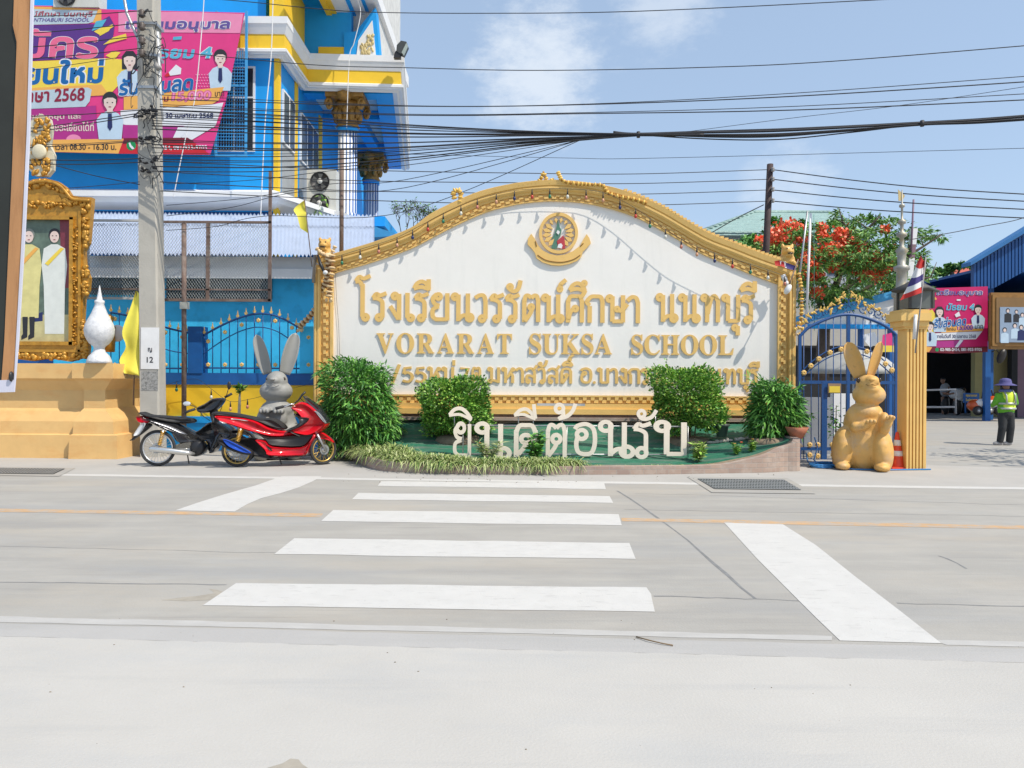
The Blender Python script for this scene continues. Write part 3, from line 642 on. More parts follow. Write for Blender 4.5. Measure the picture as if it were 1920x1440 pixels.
def plant(label, px, py, d, h, n, ln, wd, mats, seed, flower=None, wide=.5):
    rng = random.Random(seed); c = P(px, py, d); z0 = bedz(c.x, c.y); t = thing('garden_plant', label, 'plant', (c.x, c.y, z0), 'small plants in the flower bed')
    q = MB(); st = []
    for k in range(5):
        a = rng.uniform(0, 6.28); tip = Vector((c.x + math.cos(a) * h * wide * rng.uniform(.2, .8), c.y + math.sin(a) * h * wide * rng.uniform(.2, .8), z0 + h * rng.uniform(.55, 1))); st.append(tip)
        q.tube([(c.x, c.y, z0 - .02), Vector((c.x, c.y, z0)).lerp(tip, .5), tip], [.008, .006, .003], 5)
    q.build('stem', mat('green stem', (.12, .2, .05, 1), .6), t)
    q = MB()
    def spot():
        tp = rng.choice(st); u = rng.uniform(.15, 1); p = Vector((c.x, c.y, z0)).lerp(tp, u); a = rng.uniform(0, 6.28); return p, Vector((math.cos(a), math.sin(a), .35))
    leaves(q, spot, n, ln, wd, rng, droop=.1, jitter=.25); q.build('foliage', mats, t)
    if flower:
        for tp in st[:flower[1]]:
            q = MB()
            for k in range(16):
                a = rng.uniform(0, 6.28); o = Vector((math.cos(a), math.sin(a), rng.uniform(-.2, .8))).normalized() * .03
                s_ = o.cross(Vector((0, 0, 1))).normalized() * .012; q.add([tp, tp + o * .6 + s_, tp + o, tp + o * .6 - s_], [(0, 1, 2, 3)])
            q.build('flower', flower[0], t)
orange = mat('orange petals', (.75, .2, .08, 1), .5); 
plant('feathery grass-like plant with one orange flower in front of the second welcome letter', 915, 862, 12.75, .36, 320, .15, .011, G3, 11, (orange, 1), .8)
plant('tall dark broad-leaved plant growing between the third and fourth welcome letters', 1003, 866, 12.7, .5, 230, .13, .028, G1, 12, None, .4)
plant('yellow-green leafy plant just right of the last welcome letter', 1310, 868, 12.75, .34, 240, .13, .024, [G2[1], G3[0], G2[0]], 13, None, .6)
plant('small thin plant with two orange blooms on the right side of the turf', 1382, 865, 12.9, .22, 130, .08, .014, G2, 14, (orange, 2), .9)
plant('small yellow-flowered plant nearest the tall right end of the brick edge', 1408, 862, 12.95, .26, 130, .08, .014, [G2[1], G2[0], G3[0]], 15, (mat('yellow petals', (.75, .5, .08, 1), .5), 2), .4)
def potted(name, label, px, py, d, r, h, pot_m, seed, prof='cone', n=60, ln=.3):
    rng = random.Random(seed); c = P(px, py, d); t = thing(name, label, 'potted plant', c)
    q = MB(); q.lathe([(r * .66, 0), (r * .95, h * .8), (r * 1.08, h * .82), (r * 1.08, h), (r * .9, h), (r * .88, h * .9), (0.01, h * .9)] if prof == 'cone' else [(r * .5, 0), (r * .8, h * .5), (r * 1.05, h), (r * .95, h), (r * .9, h * .85), (.01, h * .85)], c, 18); q.build('pot', pot_m, t)
    q = MB(); blades(q, c + Vector((0, 0, h * .9)), n, ln, .009, rng, .8, lift=1.3); q.build('foliage', G1 if n < 50 else G3, t); return t
potted('potted_plant', 'spiky plant in a dark pot beside the taller trimmed bush', 1353, 819, 13.75, .13, .24, mat('dark green pot', (.06, .08, .07, 1), .5, var=.1), 21, n=46, ln=.45)
potted('potted_plant', 'small plant in a terracotta bowl on the right end of the brick edge', 1494, 822, 13.2, .19, .2, mat('terracotta', (.36, .13, .07, 1), .7, var=.15, vs=8), 22, 'bowl', 26, .16)
# ------------------------------------------------------------------ standing welcome letters on a rail
DW = 12.95; cream = mat('cream painted wood', rgb(244, 230, 212, .9), .6, var=.04, vs=5)
wel = thing('welcome_letters', 'row of cream standing letters on a steel rail in the flower bed', 'letters', P(1060, 858, DW))
for tx, x0, x1, yb2 in (('ย', 850, 881, 858), ('น', 896, 952, 858), ('ด', 962, 1005, 857), ('ต', 1022, 1060, 857), ('อ', 1075, 1114, 855), ('น', 1128, 1184, 855), ('ร', 1190, 1219, 855), ('บ', 1233, 1284, 855)):
    s = S(DW); b_ = P(x0, yb2, DW); w = {'ย': .6, 'น': .74, 'ด': .6, 'ต': .6, 'อ': .58, 'ร': .44, 'บ': .6}[tx]
    q = MB(); glyph(q, tx, b_.x, b_.z, (x1 - x0) * s / w, 63 * s, DW, .035, .062, .058, loop=1.5); q.build('letter', cream, wel)
def mark(strokes, w=.0):
    q = MB()
    for pts, ww in strokes:
        cl = pts[0] == pts[-1]; pv = smooth([Vector(v) for v in (pts[:-1] if cl else pts)], 5, cl); o_ = P(0, 0, DW)
        tw = lambda x, y: ((x - 960) * S(DW) + (y - HZ) * S(DW) * sr, HC - (y - HZ) * S(DW) + (x - 960) * S(DW) * sr)
        ribbon(q, pv, ww, ww, tw, DW - .001 * strokes.index((pts, ww)), .035, cl)
    q.build('vowel_mark', cream, wel)
circ = lambda x, y, r: [(x + r * math.cos(a * math.pi / 5), y + r * math.sin(a * math.pi / 5)) for a in range(10)] + [(x + r, y)]
mark([([(843,778),(852,768),(864,766),(875,774),(883,786)], 3.4), ([(842,779),(860,777),(872,781),(884,788)], 2.6)])
mark([([(965,779),(974,770),(985,767),(994,772),(1003,784)], 3.2), ([(964,779),(980,777),(992,781),(1004,786)], 2.6), ([(1001,758),(1002,770),(1004,785)], 3.4)])
q0 = circ(1049, 766, 7.5); q0[-1] = q0[0]
mark([(q0, 3.4), ([(1056,770),(1056,778),(1047,786)], 3.2), ([(1047,785),(1064,780),(1074,770),(1079,757)], 3.6)])
q0 = circ(1203, 776, 6.2); q0[-1] = q0[0]
mark([(q0, 3.2), ([(1199,782),(1208,786),(1222,782),(1231,769)], 3.4)])
for y, x0, x1 in ((799, 855, 1290), (851.5, 850, 1288)):
    q = MB(); q.tube([P(x0, y - (2 if y < 820 else 0), DW + .05), P(x1, y + 1, DW + .05)], .013, 6); q.build('rail', steel, wel)
for x, y0, y1 in ((852,777,800),(880,786,800),(972,780,800),(1000,785,800),(1054,786,800),(1202,785,800),(1229,780,800),(1290,800,858),(868,800,862),(1063,800,862)):
    q = MB(); q.tube([P(x, y0, DW + .05), P(x, y1, DW + .05)], .009, 5); q.build('support_rod', steel, wel)
q = MB(); q.pb(1007, 757, 1097, 761, 13.6, .12); tag(q.build('metal_strip', mat('grey metal strip', (.5, .5, .49, 1), .5, .3)), 'thin grey metal strip resting behind the welcome letters', 'strip')
# ------------------------------------------------------------------ the blue school building on the left
sch = thing('school_building', 'bright blue and yellow school building with white cornices and a columned porch', 'building', P(300, 700, 20.5))
XR = P(520, 300, 20.5).x                                # right corner of the front block
DF, DB = 20.5, 23.0
def zat(y, d): return P(960, y, d).z
ZC, ZF = zat(33, 20.14), 6.5
q = MB(); q.box(-22, XR, DF, DF + .3, zat(400, DF), ZC + .02); q.build('front_wall', blue, sch)
q = MB(); q.box(XR - .3, XR, DF + .3, 33, 3, ZC + .02); q.build('side_wall', blue, sch)
q = MB(); q.box(-22, XR + .02, DF + .05, DF + .5, 0, zat(398, DF)); q.build('lower_wall', blue_dk, sch)
q = MB(); q.pb(-300, -420, 500, 40, 21.2, .3); q.build('upper_wall', blue, sch)
q = MB(); q.pb(480, -420, 660, 104, DB, .3); q.build('upper_wall', blue, sch)
q = MB(); w_ = P(494, 0, DF - .1); q.box(w_.x, P(522, 0, DF - .1).x, DF + .4, DB - .02, ZC, ZC + 5); q.build('pilaster', yel, sch)
q = MB(); q.pb(557, -400, 565, 100, DB - .08, .08); q.build('pilaster', yel, sch)
q = MB(); q.pb(597, 88, 660, 104, DB - .06, .06); q.build('pilaster', yel, sch)
q = MB(); x_ = P(520, 200, DF); q.box(XR - .09, XR + .04, DF - .05, DF + .16, 4, ZC - 1); q.build('corner_strip', yel, sch)
q = MB(); q.box(XR - .02, XR + .03, DF + 1.55, DF + 1.85, 4, ZC - 1); q.build('corner_strip', yel, sch)
q = MB(); q.box(XR - .02, XR + .03, DF + 4.3, DF + 4.7, ZF, ZC - 1); q.build('corner_strip', yel, sch)
for y0 in (.35, 2.1):                                   # side wall windows
    q = MB(); q.box(XR - .05, XR + .06, DF + y0, DF + y0 + (1.1 if y0 < 1 else 2.0), zat(262, DF), zat(160, DF)); f_ = q.build('window', white_p, sch)
    q = MB(); n_ = 2 if y0 < 1 else 3; wd = (1.1 if y0 < 1 else 2.0) / n_
    for i in range(n_): q.box(XR + .0, XR + .065, DF + y0 + wd * i + .05, DF + y0 + wd * (i + 1) - .05, zat(262, DF) + .06, zat(160, DF) - .06)
    q.build('pane', mat('window glass', (.1, .13, .15, 1), .12, var=.1, vs=2), f_)
    q = MB(); q.box(XR - .02, XR + .02, DF + y0, DF + y0 + 1.5, ZF, zat(262, DF)); q.build('window_panel', mat('grey panel', (.33, .35, .36, 1), .6), sch)
# cornice swept along front, side return, porch front and porch side
XP = P(755, 110, 22.5).x - .36
XE, YE = XP - .95, 31.2
path = [(-22, DF), (XR, DF), (XR, DB - .25), (XP, DB - .1), (XE, YE)]
zc = lambda y, o: zat(y, DF - o)
prof = [(0, ZC), (.36, ZC), (.36, zc(46, .36)), (.345, zc(47.5, .345)), (.32, zc(54, .32)), (.27, zc(66, .27)), (.25, zc(67, .25)), (.25, zc(93, .25)), (.34, zc(94, .34)), (.34, zc(99, .34)), (.3, zc(100, .3)), (.3, zc(104, .3)), (.2, zc(106, .2)), (.14, zc(112, .14)), (0, zc(112, 0))]
def sweep(prof, path, mats_of):
    q = MB(); n = len(path); nr = []
    for i in range(n):
        a = Vector(path[i]) - Vector(path[i-1]) if i else Vector(path[1]) - Vector(path[0]); b_ = Vector(path[i+1]) - Vector(path[i]) if i < n-1 else a
        na, nb = Vector((a.y, -a.x)).normalized(), Vector((b_.y, -b_.x)).normalized(); m = (na + nb); m = m / max(.2, m.dot(na)); nr.append(m)
    vs = [(path[i][0] + nr[i].x * o, path[i][1] + nr[i].y * o, z) for o, z in prof for i in range(n)]
    for a in range(len(prof) - 1): q.add([vs[a*n+i] for i in range(n)] + [vs[(a+1)*n+i] for i in range(n)], [(i, n+i, n+i+1, i+1) for i in range(n-1)], mats_of(a))
    return q
sweep(prof, path, lambda a: 1 if a == 6 else 0).build('cornice', [white_p, yel], sch)
zs = zc(112, 0)
def skew(q, xa, xb, ya, yb_, z0, z1):                 # slab whose right edge follows the slanting porch side
    k = (XE - XP) / (YE - DB); q.box(xa, xb, ya, yb_, z0, z1); q.v = [(x + (k * (y - DB) if abs(x - xb) < 1e-6 or xa > XP - .9 else 0), y, z) for x, y, z in q.v]; return q
q = MB(); skew(q, XR, XP - .02, DB - .02, YE, ZC - .25, ZC - .02); q.build('porch_roof', white_p, sch)
q = MB(); q.box(XR, XP, DB - .02, DB + .5, zs, zs + .5); q.build('porch_beam', blue, sch)
q = MB(); skew(q, XP - .55, XP - .01, DB + .5, YE, zs, zs + .5); q.build('porch_beam', blue, sch)
q = MB(); skew(q, XR, XP - .55, DB + 2.4, DB + 3.0, zs + .05, zs + .5); q.build('porch_beam', blue, sch)
q = MB(); skew(q, XR, XP - .55, DB + 5.8, DB + 6.4, zs + .05, zs + .5); q.build('porch_beam', blue, sch)
q = MB(); q.box(XR + .9, XR + 1.3, DB + .5, YE, zs + .06, zs + .5); q.build('porch_beam', blue, sch)
q = MB(); skew(q, XR, XP - .55, DB + .5, YE, zs + .35, zs + .45); q.build('porch_ceiling', mat('ceiling panel', (.5, .55, .55, 1), .8), sch)
q = MB(); q.box(XR, XP - .2, DB - .2, 33, ZF - .3, ZF); q.build('porch_floor', blue, sch)
q = MB(); q.box(-22, XP - .3, DB + .2, DB + .5, 0, ZF - .3); q.build('lower_wall', blue_dk, sch)
stripe = mat('column stripes', (.75, .77, .78, 1), .6)
def column(px, d, r, zb_):
    c = P(px, 300, d); q = MB()
    q.lathe([(r * 1.15, zb_), (r * 1.15, zb_ + .15), (r, zb_ + .2), (r, zs - .98)], (c.x, c.y, 0), 48, flute=16, fa=.12)
    for f_ in range(len(q.f)):
        if f_ < 3 * 48 and (f_ % 48) % 3 == 0: q.m[f_] = 1
    o = q.build('column', [white_p, blue_dk], sch)
    z = zs - .98; q = MB(); q.lathe([(r * 1.02, z - .12), (r * 1.1, z - .12), (r * 1.1, z), (r * 1.02, z)], (c.x, c.y, 0), 32); q.build('collar', blue, o)
    q = MB(); q.lathe([(r * 1.0, z), (r * 1.2, z + .06), (r * 1.05, z + .12), (r * 1.0, z + .35), (r * 1.25, z + .7), (r * 1.3, z + .8)], (c.x, c.y, 0), 24)
    q.box(c.x - r * 1.9, c.x + r * 1.9, c.y - r * 1.9, c.y + r * 1.9, z + .82, z + .96)
    for i in range(12):
        a = i * math.pi / 6; q.ell((c.x + r * 1.2 * math.cos(a), c.y + r * 1.2 * math.sin(a), z + .35 + .12 * (i % 2)), (.1, .1, .2), 8)
    for sx in (-1, 1):
        for sy in (-1, 1):
            sp = [(c.x + sx * r * (1.62 + .34 * k_ * math.cos(t)), c.y + sy * r * (1.45), z + .62 + .2 * k_ * math.sin(t)) for t, k_ in ((j * .55, 1 - j * .05) for j in range(18))]
            q.tube(sp, .055, 6)
    q.lathe([(.02, 0), (.2, .05), (.26, .2), (.12, .3)], (c.x, c.y - r * 1.75, z + .7), 8)
    q.build('capital', mat('old gold stucco', rgb(170, 125, 55, .8), .5, .1, var=.3, vs=7, bump=.3, bs=30), o)
column(652, 23.35, .305, ZF); column(696, 29.5, .3, 5)
# gable wall and upper side mouldings
q = MB(); q.prism([(645, 104), (645, 60), (667, 59), (704, 13), (712, 108)], DB - .1, .5); gb = q.build('stair_gable', blue, sch)
q = MB(); q.prism([(668, 106), (672, 76), (698, 38), (705, 107)], DB - .13, .06); q.build('gable_panel', white_p, gb)
q = MB()
for i in range(26):
    t = R.random(); x = 678 + 22 * R.random(); y = 100 - 46 * t * (x - 670) / 30; c = P(x, y, DB - .14); q.ell(c, (.03 + .03 * R.random(), .03, .06 + .06 * R.random()), 7, 0, (0, R.uniform(-.6, .6), 0))
q.build('gable_ornament', mat('pale gold stucco', rgb(215, 195, 140, .8), .5, var=.2), gb)
zz = zat(0, 22); xx = P(597, 0, 22).x
for k, (dx, dz, w, h, m) in enumerate(((0, 0, .16, .3, yel), (.16, .05, .14, .25, yel), (.3, .1, .4, .25, white_p), (.7, .18, .12, .2, blue), (.82, .22, .3, .25, white_p), (1.12, .3, .1, .22, blue), (1.22, .34, .4, .4, white_p))):
    q = MB(); q.box(xx + dx, xx + dx + w, 20, 26.5 + k * .5, zz + dz, zz + dz + h); q.build('upper_moulding', m, sch)
q = MB(); q.box(xx - 3, xx + .05, 21.3, 27, zz + .3, zz + 4); q.build('upper_block', blue, sch)
q = MB(); q.box(xx + .6, xx + 1.5, 23.4, 28, ZC, zz + 3); q.build('upper_block', mat('pale stucco', (.6, .6, .58, 1), .7, var=.15, vs=4), sch)
# front wall window with burglar bars
q = MB(); q.pb(402, 124, 478, 284, DF - .03, .06); wn = q.build('window', white_p, sch)
q = MB()
for a, b_ in ((405, 438), (441, 474)):
    for c_, d_ in ((128, 180), (184, 281)): q.pb(a, c_, b_, d_, DF - .04, .02)
q.build('pane', glass_d, wn)
q = MB(); dg = DF - .45
for x in range(404, 464, 5): q.pb(x, 95, x + 1.1, 282, dg, .02)
for y in range(112, 283, 6): q.pb(403, y, 463, y + 1.0, dg - .02, .02)
q.build('burglar_grille', blue_lt, wn)
q = MB()
for x in (403, 459): q.pb(x, 20, x + 4, 292, dg - .04, .05)
for y in (158, 290): q.pb(403, y, 463, y + 4, dg - .05, .05)
q.build('grille_frame', blue_lt, wn)
# balcony ledge under the front wall and along the porch
lp = [(-22, DF), (XR - .1, DF), (XR + .75, DF + 1.9), (XR + .75, DB - .3)]
zl = lambda y, o: zat(y, DF - o)
sweep([(0, zl(359, 0)), (.45, zl(362, .45)), (.45, zl(372, .45)), (.36, zl(374, .36)), (.3, zl(383, .3)), (.12, zl(392, .12)), (0, zl(398, 0))], lp, lambda a: 0).build('ledge', white_p, sch)
q = MB(); q.prism([(548, 397), (640, 400), (712, 428), (752, 441), (690, 446), (640, 438), (545, 420)], DB - .75, .5); q.build('porch_edge', blue_lt, sch)
q = MB(); q.prism([(552, 392), (640, 396), (690, 420), (640, 404), (552, 400)], DB - .8, .6); q.build('porch_edge_top', white_p, sch)
# air conditioners, floodlight
def aircon(px0, py0, px1, py1, d, fans, label):
    t = thing('air_conditioner', label, 'air conditioner', P((px0 + px1) / 2, py1, d)); q = MB(); q.pb(px0, py0, px1, py1, d, .4); q.build('casing', mat('beige casing', (.55, .55, .51, 1), .5, var=.06), t)
    for fx, fy, fr in fans:
        c = P(fx, fy, d - .02); q = MB(); q.lathe([(fr * S(d), 0), (fr * S(d), -.03), (fr * S(d) * .93, -.03), (fr * S(d) * .93, -.005), (.01, -.005)], (c.x, c.y, c.z), 24, axis='y'); f_ = q.build('fan', black_m, t)
        q = MB(); q.lathe([(fr * S(d) * .27, -.04), (fr * S(d) * .27, -.01), (.01, -.01)], c, 14, axis='y'); q.build('hub', mat('hub grey', (.5, .5, .48, 1), .5), f_)
        q = MB()
        for k in range(5):
            a = k * 1.257; q.prism([(c.x + fr * S(d) * r_ * math.cos(a + o), c.z + fr * S(d) * r_ * math.sin(a + o)) for r_, o in ((.3, 0), (.85, -.1), (.85, .55), (.3, .5))], c.y - .012, .005, world=True)
        q.build('blades', mat('fan blade', (.09, .09, .085, 1), .5), f_)
aircon(575, 318, 630, 401, 22.3, ((600, 340, 18), (599, 381, 18)), 'tall beige air conditioner with two round fans on the porch')
aircon(100, -60, 185, 13, 19.7, ((124, -8, 19),), 'beige air conditioner above the pink recruitment banner')
fl = thing('floodlight', 'black floodlight standing on the corner of the porch cornice', 'floodlight', P(748, 108, 22.2))
q = MB(); q.prism([(744, 84), (752, 76), (762, 78), (765, 86), (757, 103), (748, 99), (743, 95)], 22.1, .2); q.build('housing', mat('lamp housing', (.05, .055, .055, 1), .5), fl)
q = MB(); q.prism([(753, 98), (762, 80), (765, 86), (757, 104)], 22.05, .04); q.build('lens', mat('lamp glass', (.35, .4, .36, 1), .2), fl)
q = MB(); q.prism([(738, 108), (740, 98), (746, 92), (751, 99), (751, 108)], 22.12, .16); q.build('bracket', black_m, fl)
# ------------------------------------------------------------------ recruitment banners
PK = mat('banner pink', rgb(238, 62, 140, .8), .5, var=.06, vs=2); PKL = mat('banner light pink', rgb(248, 150, 190, .8), .5, var=.05)
PUR = mat('banner purple', rgb(95, 50, 140, .8), .5, var=.08); MAG = mat('banner magenta', rgb(185, 45, 140, .8), .5, var=.08)
YLW = mat('banner yellow', rgb(250, 220, 80, .82), .5, var=.05); ORG = mat('banner orange', rgb(250, 185, 90, .8), .5, var=.05)
BWH = mat('banner white', rgb(238, 240, 245, .82), .5, var=.03); RED = mat('banner red', rgb(215, 30, 45, .8), .5, var=.06)
BL1 = mat('print blue', rgb(10, 105, 175, .8), .5, var=.1); CY = mat('print cyan', rgb(90, 190, 222, .8), .5); NAV = mat('print navy', rgb(35, 45, 100, .8), .5); VIO = mat('print violet', rgb(105, 85, 160, .8), .5)
GRNP = mat('print green', rgb(10, 150, 85, .8), .5); SKIN = mat('print skin', rgb(238, 215, 205, .82), .5); BLKP = mat('print black', (.02, .02, .025, 1), .5); SHIRT = mat('print shirt', rgb(200, 222, 240, .82), .5); DRED = mat('print dark red', rgb(150, 25, 60, .8), .5); SIL = mat('print silver', rgb(196, 214, 226, .8), .5)
NP = 0
def poly(t, name, pts, d, m):
    global NP; NP = (NP + 1) % 160; q = MB(); q.prism(pts, d - NP * 8e-6, .002); return q.build(name, m, t)
def words(t, body, x0, y0, x1, y1, d, m, om=None, off=.02, slant=0, rise=0, ooff=.075):
    q = MB(); btext(q, body, x0, y0, x1, y1, d, off, slant, rise, 0, om, 1, ooff); return q.build('writing', [m, om or m], t)
def disc(x, y, rx, ry=None, n=18): ry = ry or rx; return [(x + rx * math.cos(2*math.pi*i/n), y + ry * math.sin(2*math.pi*i/n)) for i in range(n)]
def pupil(t, x, y, s, d, tie=NAV, girl=False):
    """printed half-length picture of a school pupil"""
    f = poly(t, 'printed_pupil', [(x-18*s, y+62*s), (x-22*s, y+30*s), (x-14*s, y+20*s), (x-5*s, y+16*s), (x+5*s, y+16*s), (x+14*s, y+20*s), (x+22*s, y+30*s), (x+19*s, y+62*s)], d, SHIRT)
    poly(t, 'printed_hair', disc(x, y - 3*s, 12.5*s, 13*s) if not girl else [(x-13*s,y+16*s),(x-13*s,y-6*s),(x-6*s,y-15*s),(x+6*s,y-15*s),(x+13*s,y-6*s),(x+13*s,y+16*s)], d - .004, BLKP)
    poly(t, 'printed_face', [(x-10*s, y-3*s), (x-4*s, y-6*s), (x+5*s, y-6*s), (x+10*s, y-3*s), (x+9.5*s, y+6*s), (x+5*s, y+13*s), (x+4*s, y+19*s), (x-4*s, y+19*s), (x-5*s, y+13*s), (x-9.5*s, y+6*s)], d - .008, SKIN)
    for e in (-4.2, 4.2): poly(t, 'printed_eye', disc(x + e*s, y + 2*s, 1.3*s, .9*s, 8), d - .011, BLKP)
    poly(t, 'printed_mouth', disc(x, y + 9*s, 2.6*s, .8*s, 8), d - .011, DRED)
    poly(t, 'printed_tie', [(x-3*s, y+20*s), (x+3*s, y+20*s), (x+4*s, y+42*s), (x, y+48*s), (x-4*s, y+42*s)], d - .009, tie)
DBN = 19.75; b1 = thing('banner', 'large pink and purple enrolment banner hung across the blue school wall', 'banner', P(250, 285, DBN), 'enrolment banners')
q = MB(); q.prism([(-40, 8), (100, 11), (210, 18), (340, 21), (459, 24), (449, 70), (436, 130), (422, 195), (408, 245), (394, 290), (300, 289), (160, 287), (-40, 281)], DBN, .006); q.build('sheet', PK, b1)
D1 = DBN - .006; Lr = .006
poly(b1, 'printed_shape', [(-40, 10), (100, 13), (190, 18), (190, 42), (-40, 48)], D1, ORG)
poly(b1, 'printed_shape', [(-40, 14), (183, 20), (174, 41), (165, 44), (-40, 49)], D1 - Lr, SIL)
words(b1, 'โรงเรียนวรรัตน์ศึกษา นนทบุรี', -45, 20, 172, 34, D1 - 2*Lr, mat('print crimson', rgb(190, 60, 80), .5), None, .01, 3)
words(b1, 'VORARAT SUKSA NONTHABURI SCHOOL', -48, 33.5, 167, 40.5, D1 - 2*Lr, VIO, None, .012, 2)
poly(b1, 'printed_shape', [(-40, 50), (178, 45), (205, 30), (215, 48), (212, 70), (195, 92), (195, 108), (-40, 118)], D1 - Lr, PUR)
for pts in ([(176,59),(192,50),(214,49),(188,66)], [(186,68),(196,52),(212,45),(204,58)], [(193,84),(212,70),(236,63),(238,72)], [(198,104),(212,96),(226,98),(214,112)]): poly(b1, 'printed_spark', pts, D1 - 2*Lr, YLW)
poly(b1, 'printed_spark', [(172,58),(180,40),(200,36),(190,52)], D1 - 2*Lr, CY)
words(b1, 'รับสมัคร', -112, 54, 182, 110, D1 - 3*Lr, mat('print rose', rgb(240, 110, 150, .82), .5), BWH, .03, 6, 0, .07)
poly(b1, 'printed_shape', [(-40, 119), (205, 109), (232, 112), (238, 124), (222, 160), (205, 178), (-40, 190)], D1 - Lr*1.2, YLW)
poly(b1, 'printed_shape', [(-40, 170), (190, 158), (205, 178), (-40, 192)], D1 - Lr*1.4, ORG)
words(b1, 'นักเรียนใหม่', -66, 116, 192, 162, D1 - 2*Lr, BL1, BWH, .04, 4, 6, .085)
poly(b1, 'printed_shape', [(-40, 176), (165, 164), (172, 168), (168, 190), (160, 200), (-40, 208)], D1 - 2*Lr, SIL)
words(b1, 'ปีการศึกษา 2568', -30, 168, 158, 196, D1 - 3*Lr, DRED, None, .028, 2, 7)
poly(b1, 'printed_shape', [(-40, 210), (180, 198), (184, 264), (-40, 266)], D1 - Lr, MAG)
words(b1, 'รับสมัครทุกวันไม่เว้นวันหยุด และ', -70, 212, 152, 226, D1 - 2*Lr, SKIN, None, .02)
words(b1, 'สอบถามรายละเอียดได้ที่', 40, 228, 176, 246, D1 - 2*Lr, SKIN, None, .02)
poly(b1, 'printed_shape', disc(138, 262, 14, 10), D1 - Lr*1.5, PKL)
poly(b1, 'printed_shape', [(-40, 264), (232, 260), (222, 288), (-40, 281)], D1 - 2*Lr, ORG)
words(b1, 'เวลา 08.30 - 16.30 น.', 104, 270, 218, 281, D1 - 3*Lr, BLKP, None, .015)
poly(b1, 'printed_shape', [(222, 288), (234, 259), (352, 258), (394, 290), (300, 289)], D1 - 2.5*Lr, RED)
poly(b1, 'printed_shape', [(234, 259), (352, 258), (366, 268), (230, 270)], D1 - 2.8*Lr, mat('print maroon', rgb(120, 20, 40, .8), .5))
poly(b1, 'printed_phone', disc(246, 273, 9), D1 - 3*Lr, GRNP)
poly(b1, 'printed_receiver', [(241,268),(244,267),(246,272),(250,276),(252,279),(248,280),(243,275)], D1 - 4*Lr, BWH)
words(b1, '02-985-2454, 081-933-9705', 262, 272, 388, 282, D1 - 3.2*Lr, BWH, None, .02)
poly(b1, 'printed_shape', [(222, 22), (340, 22), (456, 26), (450, 62), (222, 60)], D1 - .3*Lr, PKL)
words(b1, 'เตรียมอนุบาล', 234, 34, 429, 60, D1 - 2*Lr, VIO, BWH, .035, 4)
poly(b1, 'printed_dash', [(325, 69), (341, 68), (340, 74), (324, 75)], D1 - 2*Lr, CY)
words(b1, 'มัธยม 4', 272, 85, 395, 110, D1 - 2*Lr, CY, BWH, .035, 5)
poly(b1, 'printed_megaphone', [(316, 136), (330, 121), (340, 128), (339, 139), (326, 141), (318, 142)], D1 - Lr, BWH)
poly(b1, 'printed_megaphone_grip', [(308, 142), (316, 135), (319, 142), (312, 144)], D1 - 1.2*Lr, RED)
for i in range(6):
    for j in range(5):
        x, y = 368 + i * 5.2 + (j % 2) * 2.6, 140 + j * 5.5
        poly(b1, 'printed_dot', disc(x, y, 1.3, 1.3, 8), D1 - Lr, PKL)
pupil(b1, 413, 108, 1.0, D1 - 1.5*Lr); pupil(b1, 206, 190, 1.15, D1 - 3.2*Lr); pupil(b1, 243, 112, 1.1, D1 - 1.5*Lr, NAV, True)
words(b1, 'รับส่วนลด', 222, 146, 361, 180, D1 - 3.4*Lr, BL1, BWH, .035, 4, 10)
poly(b1, 'printed_shape', [(232, 182), (420, 163), (410, 188), (398, 195), (232, 206)], D1 - 2*Lr, ORG)
words(b1, 'ค่าเทอม', 262, 180, 316, 194, D1 - 3*Lr, DRED, None, .02, 0, 4); words(b1, '15,000', 322, 173, 394, 192, D1 - 3*Lr, PKL, mat('print hot pink', rgb(225, 70, 150), .5), .02, 2, 3)
words(b1, 'บาท', 403, 172, 420, 181, D1 - 3*Lr, BLKP, None, .01)
poly(b1, 'printed_shape', [(226, 207), (398, 196), (419, 192), (404, 236), (360, 262), (226, 232)], D1 - 1.2*Lr, BWH)
words(b1, 'ภายในวันที่ 30 เมษายน 2568', 250, 210, 400, 221, D1 - 3*Lr, NAV, None, .02)
poly(b1, 'printed_shape', [(230, 234), (352, 236), (336, 258), (230, 259)], D1 - 1.6*Lr, MAG)
poly(b1, 'printed_shape', [(324, 259), (334, 238), (352, 235), (346, 250), (338, 259)], D1 - 2*Lr, BWH)
# ------------------------------------------------------------------ lean-to with corrugated roof behind the fence
tin = mat('pale blue tin', rgb(192, 208, 235, .8), .45, .15, var=.1, vs=4); 
sh = thing('shed', 'low shed with pale blue corrugated tin roof behind the blue fence', 'shed', P(420, 700, 16.9))
q = MB(); n = 150; a0, a1, b0, b1_ = P(158, 476, 16.6), P(702, 480, 16.6), P(158, 418, 19.6), P(702, 424, 19.6); vs = []
for i in range(n + 1):
    z = .035 * math.cos(i * math.pi); 
    for p in (a0.lerp(a1, i / n), b0.lerp(b1_, i / n)): vs.append((p.x, p.y, p.z + z + R.uniform(-.008, .008)))
q.add(vs, [(2*i, 2*i+2, 2*i+3, 2*i+1) for i in range(n)], 0, True); q.build('tin_roof', tin, sh)
q = MB(); n = 150; a0, a1, b0, b1_ = P(158, 420, 19.4), P(702, 426, 19.4), P(158, 398, 20.3), P(702, 404, 20.3); vs = []
for i in range(n + 1):
    for p in (a0.lerp(a1, i / n), b0.lerp(b1_, i / n)): vs.append((p.x, p.y, p.z + .035 * math.cos(i * math.pi)))
q.add(vs, [(2*i, 2*i+2, 2*i+3, 2*i+1) for i in range(n)], 0, True); q.build('tin_roof', tin, sh)
q = MB(); q.pb(158, 481, 600, 503, 16.95, .1); q.pb(158, 503, 600, 521, 16.8, .1); q.build('fascia', white_p, sh)
